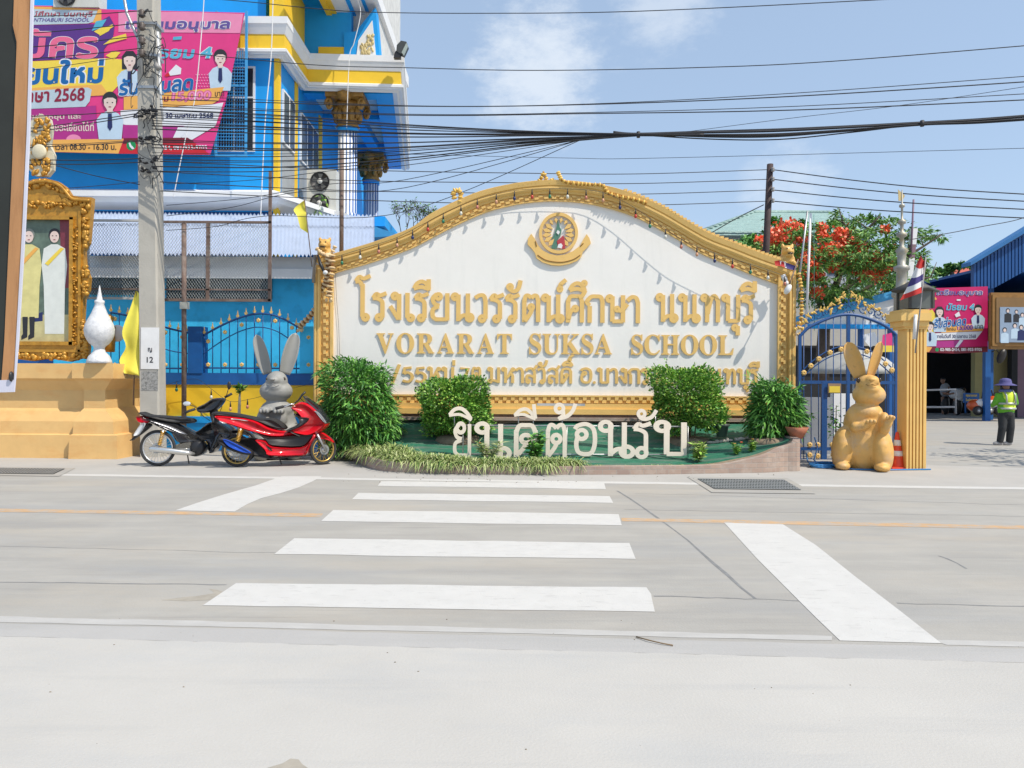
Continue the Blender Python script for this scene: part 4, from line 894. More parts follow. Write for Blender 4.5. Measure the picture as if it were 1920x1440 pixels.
q = MB(); q.pb(100, 480, 620, 900, 17.2, .2); q.build('wall', teal, sh)
q = MB(); q.pb(165, 508, 262, 552, 17.1, .1); q.pb(312, 512, 508, 560, 17.1, .1); q.build('window', mat('shaded glass', (.03, .05, .055, 1), .2, var=.2), sh)
# ------------------------------------------------------------------ mesh screen
ms = thing('mesh_screen', 'rusty steel frame with wire mesh standing above the blue fence', 'screen', P(340, 565, 15.4))
for (x0, y0, x1, y1) in ((165, 411, 262, 415), (300, 414, 508, 418), (165, 541, 508, 544), (165, 557, 262, 561), (300, 560, 508, 565), (386, 418, 392, 560), (503, 320, 508, 565), (160, 411, 165, 561)):
    q = MB(); q.pb(x0, y0, x1, y1, 15.4, .06); q.build('frame_bar', rust if x1 > 300 else mat('pale bar', (.5, .5, .5, 1), .6), ms)
q = MB(); x0, x1, y0, y1 = 165, 505, 418, 560
for sgn_ in (1, -1):
    for i in range(-34, 86):
        xa = x0 + i * 5.2; pts = []
        for t in (0, 1):
            pts.append((xa + sgn_ * 100 * t - (0 if sgn_ > 0 else -0), y0 + (y1 - y0) * t))
        (ax, ay), (bx, by) = pts
        if ax > bx: (ax, ay), (bx, by) = (bx, by), (ax, ay)
        if bx < x0 or ax > x1: continue
        m = (by - ay) / (bx - ax)
        if ax < x0: ay += m * (x0 - ax); ax = x0
        if bx > x1: by -= m * (bx - x1); bx = x1
        q.tube([P(ax, ay, 15.42 + .004 * sgn_), P(bx, by, 15.42 + .004 * sgn_)], .0038, 3, caps=False)
q.build('wire_mesh', mat('mesh wire', (.42, .45, .46, 1), .5, .3), ms)
# ------------------------------------------------------------------ boundary wall with iron panels
DN = 15.8
fw = thing('boundary_wall', 'low yellow wall with blue coping and blue skirting along the street', 'wall', P(420, 850, DN))
q = MB(); q.pb(150, 718, 592, 785, DN, .25); q.build('wall_face', yel, fw)
q = MB(); q.pb(150, 699, 592, 721, DN - .03, .3); q.build('coping', blue_dk, fw)
q = MB(); q.pb(150, 781, 600, 793, DN - .12, .4); q.build('skirting', blue, fw)
q = MB(); q.pb(150, 793, 600, 870, DN - .08, .3); q.build('base', blue, fw)
q = MB(); q.pb(205, 818, 264, 862, 15.1, .6); q.build('base_step', gold, fw)
for x0, x1 in ((352, 379), (562, 588)):
    q = MB(); q.pb(x0, 612, x1, 700, DN - .05, .3); q.build('post', blue_dk if x0 < 400 else teal, fw)
def iron(label, arch, x0, x1, step, yb_):
    t = thing('fence_panel', label, 'fence panel', P((x0 + x1) / 2, yb_, DN), 'blue iron fence panels')
    cv = smooth([Vector((a, b_)) for a, b_ in arch], 8); ir = mat('blue iron', rgb(35, 85, 150, .8), .5, var=.06)
    def top(x):
        for a, b_ in zip(cv, cv[1:]):
            if a.x <= x <= b_.x: return a.y + (b_.y - a.y) * (x - a.x) / max(.01, b_.x - a.x)
        return cv[-1].y
    q = MB(); q.tube([P(v.x, v.y, DN) for v in cv], .022, 6); q.build('top_rail', ir, t)
    q = MB(); q.tube([P(v.x, v.y + 33 + 8 * math.cos(v.x * .02), DN) for v in cv], .012, 5); q.build('curved_rail', ir, t)
    q = MB(); q.pb(x0, yb_ - 11, x1, yb_ - 8, DN - .02, .04); q.build('bottom_rail', ir, t)
    n = int((x1 - x0) / step); fin, ros = MB(), MB()
    for i in range(n + 1):
        x = x0 + (x1 - x0) * i / n; y = top(x); q = MB(); q.tube([P(x, y, DN), P(x, yb_, DN)], .011, 5); q.build('bar', ir, t)
        c = P(x, y, DN); s = S(DN); q = MB(); q.prism([(c.x + a * s, c.z + b_ * s) for a, b_ in ((-1.6, 2), (-3.2, 6), (-1.2, 6.5), (0, 15), (1.2, 6.5), (3.2, 6), (1.6, 2))], DN - .012, .024, world=True); q.build('finial', gold, t)
        if i < n and i % 2 == 0:
            for yy in (y + 12, yb_ - 16):
                c = P(x + step / 2, yy, DN - .03); q = MB(); q.lathe([(.055, 0), (.05, -.02), (.025, -.03), (.01, -.02)], c, 12, axis='y', flute=6, fa=.3); q.build('rosette', gold, t)
iron('arched blue iron fence panel with gold finials behind the grey rabbit', [(381, 629), (420, 608), (455, 594), (487, 588), (520, 593), (553, 610), (587, 630)], 383, 587, 15.2, 700)
iron('blue iron fence panel cut by the concrete pole with a gold flower trim', [(208, 586), (240, 592), (280, 604), (318, 616), (352, 624)], 208, 350, 15.2, 700)
# ------------------------------------------------------------------ gate, gate pillar and what stands round them
DG = 14.6; iron_b = mat('gate blue iron', rgb(30, 84, 148, .8), .45, var=.08, vs=6)
gt = thing('gate', 'arched blue iron gate with gold flowers and scrollwork behind the golden rabbit', 'gate', P(1585, 862, DG))
AR = [(1500,630),(1515,615),(1532,606),(1556,596),(1575,591),(1592,590),(1610,592),(1630,598),(1652,607),(1668,617),(1682,630)]
av = smooth([Vector(v) for v in AR], 6)
def gtop(x):
    for a, b_ in zip(av, av[1:]):
        if a.x <= x <= b_.x: return a.y + (b_.y - a.y) * (x - a.x) / max(.01, b_.x - a.x)
    return 628
q = MB(); q.tube([P(v.x, v.y, DG) for v in av], .032, 6); q.build('arch', iron_b, gt)
for x, y0, y1, w in ((1500, 628, 868, 5), (1591, 592, 868, 5.5), (1681, 628, 868, 5), (1546, 715, 866, 10)):
    q = MB(); q.pb(x - w/2, y0, x + w/2, y1, DG - .03, .06); q.build('post', iron_b, gt)
for y in (717, 842, 864):
    q = MB(); q.pb(1500, y - 3, 1681, y + 3, DG - .025, .05); q.build('rail', iron_b, gt)
for i in range(13):
    x = 1500 + 181 * (i + .5) / 13
    if abs(x - 1591) < 5: continue
    q = MB(); q.tube([P(x, gtop(x), DG), P(x, 866, DG)], .0095, 5); q.build('bar', iron_b, gt)
for o_ in (0, 13):
    q = MB(); q.tube([P(v.x, v.y, DG - .01) for v in smooth([Vector(v) for v in ((1502, 698 + o_), (1520, 680 + o_), (1545, 662 + o_), (1568, 652 + o_), (1591, 648 + o_), (1615, 652 + o_), (1640, 662 + o_), (1662, 680 + o_), (1680, 698 + o_))], 5)], .012, 5); q.build('curved_rail', iron_b, gt)
def rosette(x, y, r, parent, d):
    c = P(x, y, d); q = MB(); q.lathe([(r * S(d), 0), (r * S(d) * .95, -.015), (r * S(d) * .4, -.03), (.01, -.02)], c, 24, axis='y', flute=8, fa=.35); q.build('flower', gold, parent)
for x, y in ((1507,699),(1520,686),(1535,673),(1556,661),(1577,655),(1625,659),(1660,682),(1672,694),(1518,834),(1533,834),(1518,853),(1533,855),(1560,834),(1562,853)): rosette(x, y, 6, gt, DG - .02)
def spiral(x, y, r, turns, a0, sg, d, w=.012):
    pts = []
    for i in range(22):
        t = i / 21; rr = r * (1 - .8 * t); a = a0 + sg * turns * 6.283 * t; pts.append(P(x + rr * math.cos(a), y - rr * math.sin(a), d))
    return pts
leafg = mat('gold leaf paint', rgb(225, 185, 95, .8), .5, .1, var=.25, vs=9)
for side in (-1, 1):
    q = MB()
    for x, y, r, a0, sg in ((9, 567, 11, 4.4, -1), (28, 578, 10, 5.2, -1), (42, 585, 8, 5.2, 1), (56, 588, 9, 5.2, -1), (68, 596, 7, .6, 1), (77, 602, 6, .6, -1)):
        q.tube(spiral(1591 + side * x, y, r, 1.25, a0 if side > 0 else math.pi - a0, sg * side, DG), .011, 5)
    q.tube([P(1591 + side * x, y, DG) for x, y in ((0, 592), (4, 580), (12, 590), (24, 594))], .012, 5)
    q.build('scroll', iron_b, gt)
    q = MB()
    for x, y in ((8, 552), (13, 558), (18, 565), (24, 562), (30, 570), (38, 575), (45, 577), (52, 582), (60, 583), (68, 590), (74, 594), (80, 602), (34, 584), (16, 575)):
        for k in range(3):
            c = P(1591 + side * (x + R.uniform(-3, 3)), y + R.uniform(-4, 4), DG - .02); q.ell(c, (.012 + .012 * R.random(), .012, .03 + .03 * R.random()), 6, 0, (0, R.uniform(-1.3, 1.3), 0))
    q.build('gilt_leaves', leafg, gt)
q = MB(); q.pb(1553, 719, 1577, 737, DG - .08, .02); nb = q.build('notice', mat('wood board', (.3, .2, .12, 1), .7, var=.2), gt)
q = MB(); q.pb(1555, 724, 1575, 736, DG - .085, .004); q.build('paper', YLW, nb)
# gate pillar
DP = 12.95; gp = thing('gate_pillar', 'tall fluted ochre gate pillar with a lantern house on its cap', 'pillar', P(1710, 881, DP))
q = MB(); q.pb(1699, 612, 1737, 881, DP + .04, .3); q.build('shaft', gold, gp)
q = MB(); fluted(q, 1699, 1736.5, 616, 881, DP, .05, 6); q.build('fluting', gold, gp)
q = MB(); q.pb(1694, 601, 1742, 612, DP - .04, .46); q.pb(1696, 611, 1740, 617, DP - .01, .4); q.pb(1690, 586, 1747, 601, DP - .08, .54); q.pb(1693, 580, 1743, 586, DP - .05, .46); q.build('cap', gold, gp)
c = P(1716, 580, DP + .16); q = MB(); q.box(c.x - .2, c.x + .2, c.y - .2, c.y + .2, c.z, c.z + .3); lh = q.build('lantern', mat('dusty glass', (.12, .13, .12, 1), .3, var=.2), gp)
q = MB()
for sx in (-1, 1):
    for sy in (-1, 1): q.box(c.x + sx * .2 - .02, c.x + sx * .2 + .02, c.y + sy * .2 - .02, c.y + sy * .2 + .02, c.z, c.z + .3)
q.lathe([(.42, .3), (.44, .33), (.2, .44), (.1, .5), (.03, .56)], c, 4); q.build('lantern_roof', mat('dark bronze', (.06, .055, .05, 1), .6, var=.2), lh)
tb = P(1716, 625, DP - .1); q = MB(); q.tube([P(1717, 590, DP - .12), P(1714, 636, DP - .12)], .03, 8); tag(q.build('lamp_tube', white_p), 'short white lamp tube fixed to the front of the gate pillar', 'lamp')
# thai flag on a stick
fg = thing('flag', 'red white and blue striped flag on a stick tied to the gate pillar', 'flag', P(1725, 660, DP - .2))
q = MB(); q.tube([P(1716, 662, DP - .2), P(1736, 482, DP - .2)], .012, 6); q.build('flagpole', mat('grey stick', (.28, .27, .27, 1), .6), fg)
fl_m = [mat('flag red', rgb(205, 50, 45, .8), .7, var=.1), mat('flag white', (.7, .7, .7, 1), .7), mat('flag navy', rgb(70, 60, 130, .8), .7, var=.1)]
q = MB(); rows = []; nu, nv = 12, 10
for i in range(nu + 1):
    u = i / nu
    for j in range(nv + 1):
        v = j / nv; x = 1735 - 7 * v * .6 - u * (8 + 30 * v ** .8) - 6 * u * v; y = 486 + 62 * v + u * (14 + 10 * math.sin(v * 3)) - 22 * u * u * (1 - v)
        p = P(x, y, DP - .2 + .05 * math.sin(u * 6 + v * 3)); rows.append(p)
fs = [(i*(nv+1)+j, (i+1)*(nv+1)+j, (i+1)*(nv+1)+j+1, i*(nv+1)+j+1) for i in range(nu) for j in range(nv)]; q.add(rows, fs, 0, True)
for k in range(len(fs)):
    j = k % nv; q.m[k] = (0, 0, 1, 1, 2, 2, 1, 1, 0, 0)[j] if nv == 10 else 0
q.build('cloth', fl_m, fg)
# traffic cone, hose
c = P(1682, 880, 13.15); cn = thing('traffic_cone', 'orange and white traffic cone between the golden rabbit and gate pillar', 'cone', c)
q = MB(); q.lathe([(.13, .0), (.125, .07), (.115, .1), (.028, .64), (.02, .66)], c, 20); q.build('body', mat('cone orange', rgb(235, 80, 45, .85), .5, var=.05), cn)
q = MB(); q.box(c.x - .17, c.x + .17, c.y - .17, c.y + .17, 0, .035); q.build('foot', mat('cone orange', 0), cn)
for z0, z1 in ((.24, .33), (.42, .52)):
    rr = lambda z: .115 + (.028 - .115) * (z - .1) / .54 + .003
    q = MB(); q.lathe([(rr(z0), z0), (rr(z1), z1)], c, 20); q.build('band', white_p, cn)
hz_ = mat('blue hose', rgb(60, 140, 205, .8), .4); q = MB(); hp = []
for i in range(60):
    a = i * .55; hp.append(GR(1545 + 26 * math.cos(a) * (1 + .1 * math.sin(i)), 876 + 3.2 * math.sin(a), .0) + Vector((0, 0, .02 + .012 * (i // 12))))
q.tube([P(1512, 850, 13.9), P(1514, 865, 13.7), GR(1522, 873) + Vector((0, 0, .02))] + hp + [GR(1600, 881.5) + Vector((0,0,.015)), GR(1665, 882.5) + Vector((0,0,.015)), GR(1745, 881.5) + Vector((0, 0, .015))], .012, 6)
q.tube([P(1527, 820, 14.3), P(1533, 838, 14.2), P(1526, 862, 13.6), GR(1535, 874) + Vector((0, 0, .03))], .012, 6)
tag(q.build('garden_hose', hz_), 'blue garden hose coiled on the ground at the foot of the gate', 'hose')
# things behind the gate
cn2 = thing('canopy', 'white canopy with blue beams behind the iron gate', 'canopy', P(1590, 760, 21))
q = MB(); q.prism([(1470, 600), (1690, 541), (1722, 540), (1722, 555), (1690, 556), (1470, 617)], 21.0, .2); q.build('edge_beam', blue_lt, cn2)
q = MB(); q.prism([(1470, 617), (1690, 556), (1720, 555), (1720, 610), (1470, 612)], 21.1, .05); q.build('tarpaulin', white_p, cn2)
q = MB(); q.pb(1460, 608, 1722, 616, 21.05, .2); q.build('beam', blue, cn2)
for x in (1612, 1668): q = MB(); q.pb(x, 612, x + 8, 790, 21.3, .15); q.build('post', blue_dk, cn2)
q = MB(); q.prism([(1380, 600), (1700, 540), (1900, 560), (1900, 640), (1380, 640)], 30, 1.2); q.build('back_panel', mat('cream panel', (.42, .4, .36, 1), .8), cn2)
hs = thing('guard_house', 'dark open-fronted building seen through the gate bars', 'building', P(1590, 770, 27))
dark_in = mat('painted interior shade', (.012, .013, .016, 1), .8, var=.2)  # near-black colour stands in for the deep shade inside
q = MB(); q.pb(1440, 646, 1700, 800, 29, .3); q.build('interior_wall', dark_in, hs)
q = MB(); q.pb(1440, 616, 1700, 648, 28.5, .2); q.build('front_panel', mat('cream panel', 0), hs)
q = MB(); q.pb(1470, 745, 1562, 868, 15.6, .15); tag(q.build('grey_panel', mat('grey board', (.27, .29, .33, 1), .7, var=.08)), 'grey board leaning behind the lower gate bars', 'board')
q = MB(); q.pb(1562, 738, 1610, 868, 16.0, .15); tag(q.build('low_wall', white_p), 'low white wall behind the gate beside the golden rabbit', 'wall')
um = thing('sunshade', 'pale grey fabric sunshade seen through the upper gate', 'sunshade', P(1600, 760, 19)); c = P(1600, 700, 19)
q = MB(); q.lathe([(1.12, .0), (1.05, .12), (.75, .38), (.4, .54), (.05, .62)], c, 12); q.build('fabric', mat('grey fabric', (.4, .4, .38, 1), .7, var=.15), um)
q = MB(); q.tube([P(1600, 820, 19), P(1600, 662, 19)], .025, 6); q.build('pole', steel, um)
bn = thing('poster', 'small pink and yellow poster hung inside behind the right gate bars', 'poster', P(1668, 655, 20.5))
poly(bn, 'printed_panel', [(1655, 628), (1672, 624), (1678, 660), (1652, 660)], 20.5, PK); poly(bn, 'printed_panel', [(1652, 648), (1677, 648), (1678, 660), (1652, 660)], 20.49, YLW); poly(bn, 'printed_panel', [(1617, 628), (1640, 622), (1648, 640), (1632, 652), (1622, 640)], 20.49, BWH)
# ------------------------------------------------------------------ tall things behind the sign on the right
def mast(label, x0, y0, x1, y1, d, r, m): q = MB(); q.tube([P(x0, y0, d), P(x1, y1, d)], r, 8); return tag(q.build('flagpole', m), label, 'flagpole', 'thin poles behind the right end of the sign')
mast('thin pale pole leaning left of the taller white one behind the sign', 1494, 560, 1514, 396, 17, .022, steel)
mast('thin white upright pole with a green rope behind the right sign pillar', 1511, 620, 1520, 400, 17.5, .03, white_p)
q = MB(); q.tube([P(1526, 402, 17.5), P(1527, 620, 17.5)], .006, 4); tag(q.build('rope', mat('green rope', (.05, .25, .2, 1), .7)), 'thin green rope hanging beside the white pole', 'rope')
bp_ = thing('striped_post', 'white and mauve striped post behind the gate pillar', 'post', P(1708, 600, 20))
for y0, y1, m in ((428, 458, white_p), (458, 484, mat('mauve', rgb(150, 115, 130), .6)), (484, 600, white_p)): q = MB(); q.prism([(1711 - (y0 - 428) * .1, y0), (1721 - (y0 - 428) * .1, y0), (1721 - (y1 - 428) * .1, y1), (1711 - (y1 - 428) * .1, y1)], 20, .15); q.build('band', m, bp_)
q = MB(); q.tube([P(1708, 480, 20), P(1713, 374, 20)], .025, 6); q.build('rod', mat('mauve rod', (.2, .12, .18, 1), .6), bp_)
ts = thing('tiered_finial', 'weathered silver tiered umbrella spire with a small yellow pennant', 'spire', P(1688, 600, 16)); c = P(1690, 600, 16)
q = MB(); zt_ = lambda y: P(1690, y, 16).z - c.z
pf = []
for y, r in ((600, 14), (560, 13), (556, 17), (548, 17), (545, 10), (510, 9), (506, 14), (500, 14), (497, 7), (476, 8), (470, 12), (462, 4), (446, 4), (443, 9), (438, 9), (434, 3), (421, 3), (419, 7), (414, 7), (411, 2), (390, 2), (388, 5), (384, 5), (382, 1.5), (356, 1)): pf.append((r * S(16), zt_(y)))
q.lathe(pf, c, 16); q.build('spire', stain(mat('tarnished silver', (.36, .35, .31, 1), .5, .3, var=.25, vs=8), (.42, .33, .15, 1), 6, .5, .65, .7), ts)
q = MB(); q.prism([(1684, 355), (1697, 367), (1692, 376), (1685, 377)], 16, .01); q.build('pennant', mat('pale yellow cloth', rgb(225, 200, 140), .7), ts)
wp = thing('wooden_pole', 'dark wooden utility pole rising behind the sign to the right', 'pole', P(1436, 480, 18)); q = MB(); q.tube([P(1431, 880, 18), P(1436, 480, 18), P(1444, 308, 18)], [.085, .08, .075], 10); q.build('shaft', mat('dark wood', (.055, .035, .035, 1), .8, var=.3, vs=8), wp)
for y in (318, 336, 355, 376): q = MB(); c = P(1449, y, 17.9); q.lathe([(.03, -.05), (.05, -.03), (.03, 0), (.05, .03), (.03, .05)], c, 8); q.build('insulator', mat('grey insulator', (.3, .29, .28, 1), .4), wp)
# ------------------------------------------------------------------ houses far behind
def tile_mat(name, c, sc):
    m = mat(name, c, .6, var=.12, vs=2); n = m.node_tree.nodes; l = m.node_tree.links; b = n['Principled BSDF']
    ge = n.new('ShaderNodeNewGeometry'); w = n.new('ShaderNodeTexWave'); w.bands_direction = 'Z'; w.inputs['Scale'].default_value = sc; w.inputs['Distortion'].default_value = 1.5; w.inputs['Detail Scale'].default_value = 4
    l.new(ge.outputs['Position'], w.inputs[0]); bp = n.new('ShaderNodeBump'); bp.inputs['Strength'].default_value = .9; bp.inputs['Distance'].default_value = .08; l.new(w.outputs['Fac'], bp.inputs['Height']); l.new(bp.outputs[0], b.inputs['Normal']); return m
gr_t = tile_mat('green roof tile', rgb(165, 198, 192, .68), 1.6); rd_t = tile_mat('red roof tile', rgb(205, 95, 75, .8), 1.6)
def house(label, x0, x1, ridge0, ridge1, yr, ye, yb_, d, depth, roofm, wallm, face=True):
    t = thing('house', label, 'house', P((x0 + x1) / 2, yb_, d)); a, b_ = P(x0, ye, d), P(x1, ye, d); r0, r1 = P(ridge0, yr, d + depth * .5), P(ridge1, yr, d + depth * .5)
    a.z = b_.z = (a.z + b_.z) / 2; r0.z = r1.z = (r0.z + r1.z) / 2; a2, b2 = a + Vector((0, depth, 0)), b_ + Vector((0, depth, 0))
    q = MB(); q.add([a, b_, r1, r0, a2, b2], [(0, 1, 2, 3), (4, 0, 3), (1, 5, 2), (5, 4, 3, 2)]); 
    q.box(a.x, b_.x, a.y - .05, a2.y, a.z - .25, a.z); q.build('roof', roofm, t)
    q = MB(); q.tube([a, r0, r1, b_], .14, 6); q.build('ridge', roofm, t)
    q = MB(); q.box(a.x + .7, b_.x - .7, a.y + .7, a2.y - .7, -.5, a.z - .24); w_ = q.build('wall', wallm, t)
    for i in range(3):
        x = a.x + (b_.x - a.x) * (.2 + .28 * i); q = MB(); q.box(x, x + 1.3, a.y + .64, a.y + .72, a.z - 2.4, a.z - .9); q.build('window', glass_d, t)
house('house with a pale green hipped tile roof behind the wooden pole', 1318, 1640, 1415, 1555, 398, 434, 720, 44, 10, gr_t, mat('grey render', (.4, .4, .4, 1), .8))
house('house with a grey-green tile roof behind the pink banner on the right', 1560, 1890, 1640, 1700, 484, 552, 720, 48, 10, tile_mat('grey green roof tile', rgb(150, 185, 180, .75), 1.8), mat('pale render', (.5, .5, .48, 1), .8))
house('house with a red tile roof peeking out beside the blue gable', 1770, 1990, 1830, 1920, 495, 516, 720, 52, 9, rd_t, mat('pale render', 0))
# ------------------------------------------------------------------ blue shed with signs on the right
bs = thing('blue_hall', 'open hall with a deep blue corrugated gable on the right edge', 'building', P(1900, 780, 30))
corr = mat('blue corrugated sheet', rgb(12, 82, 150, .8), .45, var=.08)
q = MB(); x_ = 1826
for i in range(46):
    x0, x1 = 1826 + i * 6.5, 1826 + i * 6.5 + 4.6; yt = lambda x: 496 - (x - 1826) * .60; ybm = lambda x: 541 if x < 1862 else 541 - (x - 1862) * .55
    q.prism([(x0, yt(x0)), (x1, yt(x1)), (x1, ybm(x1)), (x0, ybm(x0))], 29.5, .2); q.prism([(x1, yt(x1)), (x1 + 1.9, yt(x1 + 1.9)), (x1 + 1.9, ybm(x1 + 1.9)), (x1, ybm(x1))], 29.56, .2)
q.build('gable', corr, bs)
q = MB(); q.prism([(1820, 498), (2130, 312), (2130, 302), (1820, 491)], 29.2, .6); q.build('roof_edge', mat('roof edge blue', rgb(45, 120, 185), .5), bs)
for x0, x1, d in ((1848, 1858, 30.0), (1856, 1863, 31)): q = MB(); q.pb(x0, 536, x1, 790, d, .2); q.build('post', blue_dk, bs)
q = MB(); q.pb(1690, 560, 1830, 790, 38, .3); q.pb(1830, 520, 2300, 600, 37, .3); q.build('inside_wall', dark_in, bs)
q = MB(); q.pb(1828, 640, 1902, 782, 34, .3); q.build('cream_wall', mat('cream wall', rgb(190, 180, 125, .7), .8), bs)
q = MB(); q.pb(1903, 600, 2300, 785, 33.5, .3); q.build('mauve_wall', mat('mauve wall', rgb(150, 120, 135, .7), .8), bs)
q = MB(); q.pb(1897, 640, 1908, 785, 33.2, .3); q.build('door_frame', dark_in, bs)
q = MB(); q.box(P(1826, 520, 29.6).x, 40, 29.7, 60, zat(505, 29.6), zat(500, 29.6)); q.build('roof_sheet', corr, bs)
q = MB(); q.box(P(1690, 600, 29).x, 26, 29.8, 39, zat(557, 29.6), zat(553, 29.6)); q.build('awning', corr, bs)
c = P(1878, 668, 30); fn = thing('wall_fan', 'black fan hanging on the blue post beside the framed picture', 'fan', c)
q = MB(); q.ell(c, (.17, .1, .32), 12, 0, (0, .4, 0)); q.build('fan_head', black_m, fn)
q = MB(); q.tube([P(1860, 660, 30), P(1868, 655, 30), c], .025, 6); q.build('arm', black_m, fn)
D2 = 29.2; b2 = thing('banner', 'smaller pink enrolment banner hanging under the eave beside the blue hall', 'banner', P(1792, 663, D2), 'enrolment banners')
q = MB(); q.prism([(1725, 541), (1852, 537), (1852, 660), (1790, 663), (1725, 660)], D2, .01); q.build('sheet', mat('banner deep pink', rgb(222, 20, 110, .75), .5, var=.1, vs=2), b2)
E1 = D2 - .01
poly(b2, 'printed_shape', [(1725, 545), (1745, 548), (1750, 560), (1742, 572), (1725, 572)], E1, PUR)
for pts in ([(1735,556),(1746,546),(1742,556)], [(1738,568),(1754,557),(1757,561)]): poly(b2, 'printed_spark', pts, E1 - .01, ORG)
words(b2, 'เตรียมอนุบาล', 1756, 543, 1841, 556, E1 - .01, VIO, BWH, .03, 2)
poly(b2, 'printed_dash', [(1794, 561), (1801, 561), (1801, 564), (1794, 564)], E1 - .01, BWH)
words(b2, 'มัธยม 4', 1774, 568, 1826, 582, E1 - .01, CY, BWH, .03, 2)
poly(b2, 'printed_shape', [(1725, 590), (1748, 580), (1758, 596), (1750, 640), (1725, 645)], E1 - .004, YLW)
pupil(b2, 1762, 584, .62, E1 - .015, NAV, True); pupil(b2, 1834, 580, .58, E1 - .015); pupil(b2, 1744, 612, .6, E1 - .02)
poly(b2, 'printed_megaphone', [(1790, 590), (1798, 584), (1801, 592), (1793, 595)], E1 - .01, BWH)
words(b2, 'รับส่วนลด', 1751, 597, 1811, 616, E1 - .03, BL1, BWH, .03, 2, 6)
poly(b2, 'printed_shape', [(1765, 612), (1846, 605), (1843, 620), (1765, 624)], E1 - .012, ORG)
words(b2, 'ค่าเทอม', 1771, 613, 1792, 620, E1 - .02, BLKP, None, .01); words(b2, '15,000', 1795, 609, 1824, 620, E1 - .02, VIO, PKL, .02); words(b2, 'บาท', 1828, 609, 1843, 617, E1 - .02, BLKP, None, .01)
poly(b2, 'printed_shape', [(1752, 625), (1842, 621), (1830, 636), (1752, 638)], E1 - .012, BWH)
words(b2, 'ภายในวันที่ 30 เมษายน 2568', 1755, 626, 1830, 634, E1 - .02, NAV, None, .015)
poly(b2, 'printed_shape', [(1755, 640), (1808, 638), (1798, 652), (1755, 652)], E1 - .012, MAG); poly(b2, 'printed_shape', [(1790, 651), (1800, 637), (1806, 638), (1796, 651)], E1 - .016, BWH)
poly(b2, 'printed_shape', [(1748, 652), (1852, 650), (1852, 660), (1790, 663), (1742, 660)], E1 - .016, mat('print maroon', 0)); poly(b2, 'printed_shape', [(1725, 648), (1748, 651), (1742, 660), (1725, 660)], E1 - .018, ORG)
poly(b2, 'printed_phone', disc(1757, 655.5, 3.6), E1 - .02, GRNP); words(b2, '02-985-2454, 081-933-9705', 1763, 652.5, 1841, 659, E1 - .02, BWH, None, .02)
fp = thing('framed_picture', 'gilt framed group photograph hanging at the right edge of the picture', 'picture', P(1920, 655, 28.5))
q = MB(); q.pb(1858, 549, 2010, 655, 28.5, .15); q.pb(1861, 553, 2007, 649, 28.45, .1); q.build('frame', mat('gilt brown frame', rgb(165, 120, 60, .75), .5, .1, var=.2, vs=6), fp)
q = MB(); q.pb(1868, 558, 2000, 643, 28.42, .03); q.build('mount', mat('brown mount', rgb(150, 115, 70, .7), .7), fp)
q = MB(); q.pb(1875, 576, 1995, 642, 28.4, .02); q.build('photograph', mat('printed sky', rgb(165, 185, 210, .7), .4), fp)
for x, y, s_, m in ((1890, 582, .45, BLKP), (1906, 584, .4, BLKP), (1917, 590, .45, SHIRT), (1884, 618, .5, SHIRT), (1903, 610, .5, SHIRT), (1915, 613, .5, NAV)):
    poly(fp, 'printed_figure', [(x - 15*s_, y + 50*s_), (x - 14*s_, y + 16*s_), (x, y + 10*s_), (x + 14*s_, y + 16*s_), (x + 15*s_, y + 50*s_)], 28.395, m); poly(fp, 'printed_hair', disc(x, y, 8*s_, 9*s_, 12), 28.39, BLKP); poly(fp, 'printed_face', disc(x, y + 2.5*s_, 5.6*s_, 7*s_, 12), 28.386, SKIN)
# barrier rails, small sign and toy cars in the shaded yard
br = thing('barrier', 'white tubular barrier rail in front of the dark hall', 'barrier', P(1760, 776, 33))
for pts in (((1668, 773), (1668, 733), (1792, 730), (1792, 776)), ((1668, 764), (1790, 763))): q = MB(); q.tube([P(x, y, 33) for x, y in pts], .045, 8); q.build('tube', white_p, br)
br2 = dup(br, (0, 0, 0)); br2.location.x += 5.4; br2.location.y -= 1; br2['label'] = 'white tubular barrier rail cut by the right edge behind the worker'
sg = thing('notice_board', 'small blue notice board with yellow writing beside the parked toy car', 'sign', P(1822, 757, 32)); q = MB(); q.pb(1807, 737, 1836, 755, 32, .06); q.build('board', blue_dk, sg)
for y in (740, 747): words(sg, 'กรุณาจอดรถ' if y < 745 else 'ในช่องจอด', 1811, y, 1832, y + 5, 31.98, YLW, None, .02)
for x in (1810, 1833): q = MB(); q.tube([P(x, 755, 32), P(x, 775, 32)], .03, 6); q.build('leg', blue_dk, sg)
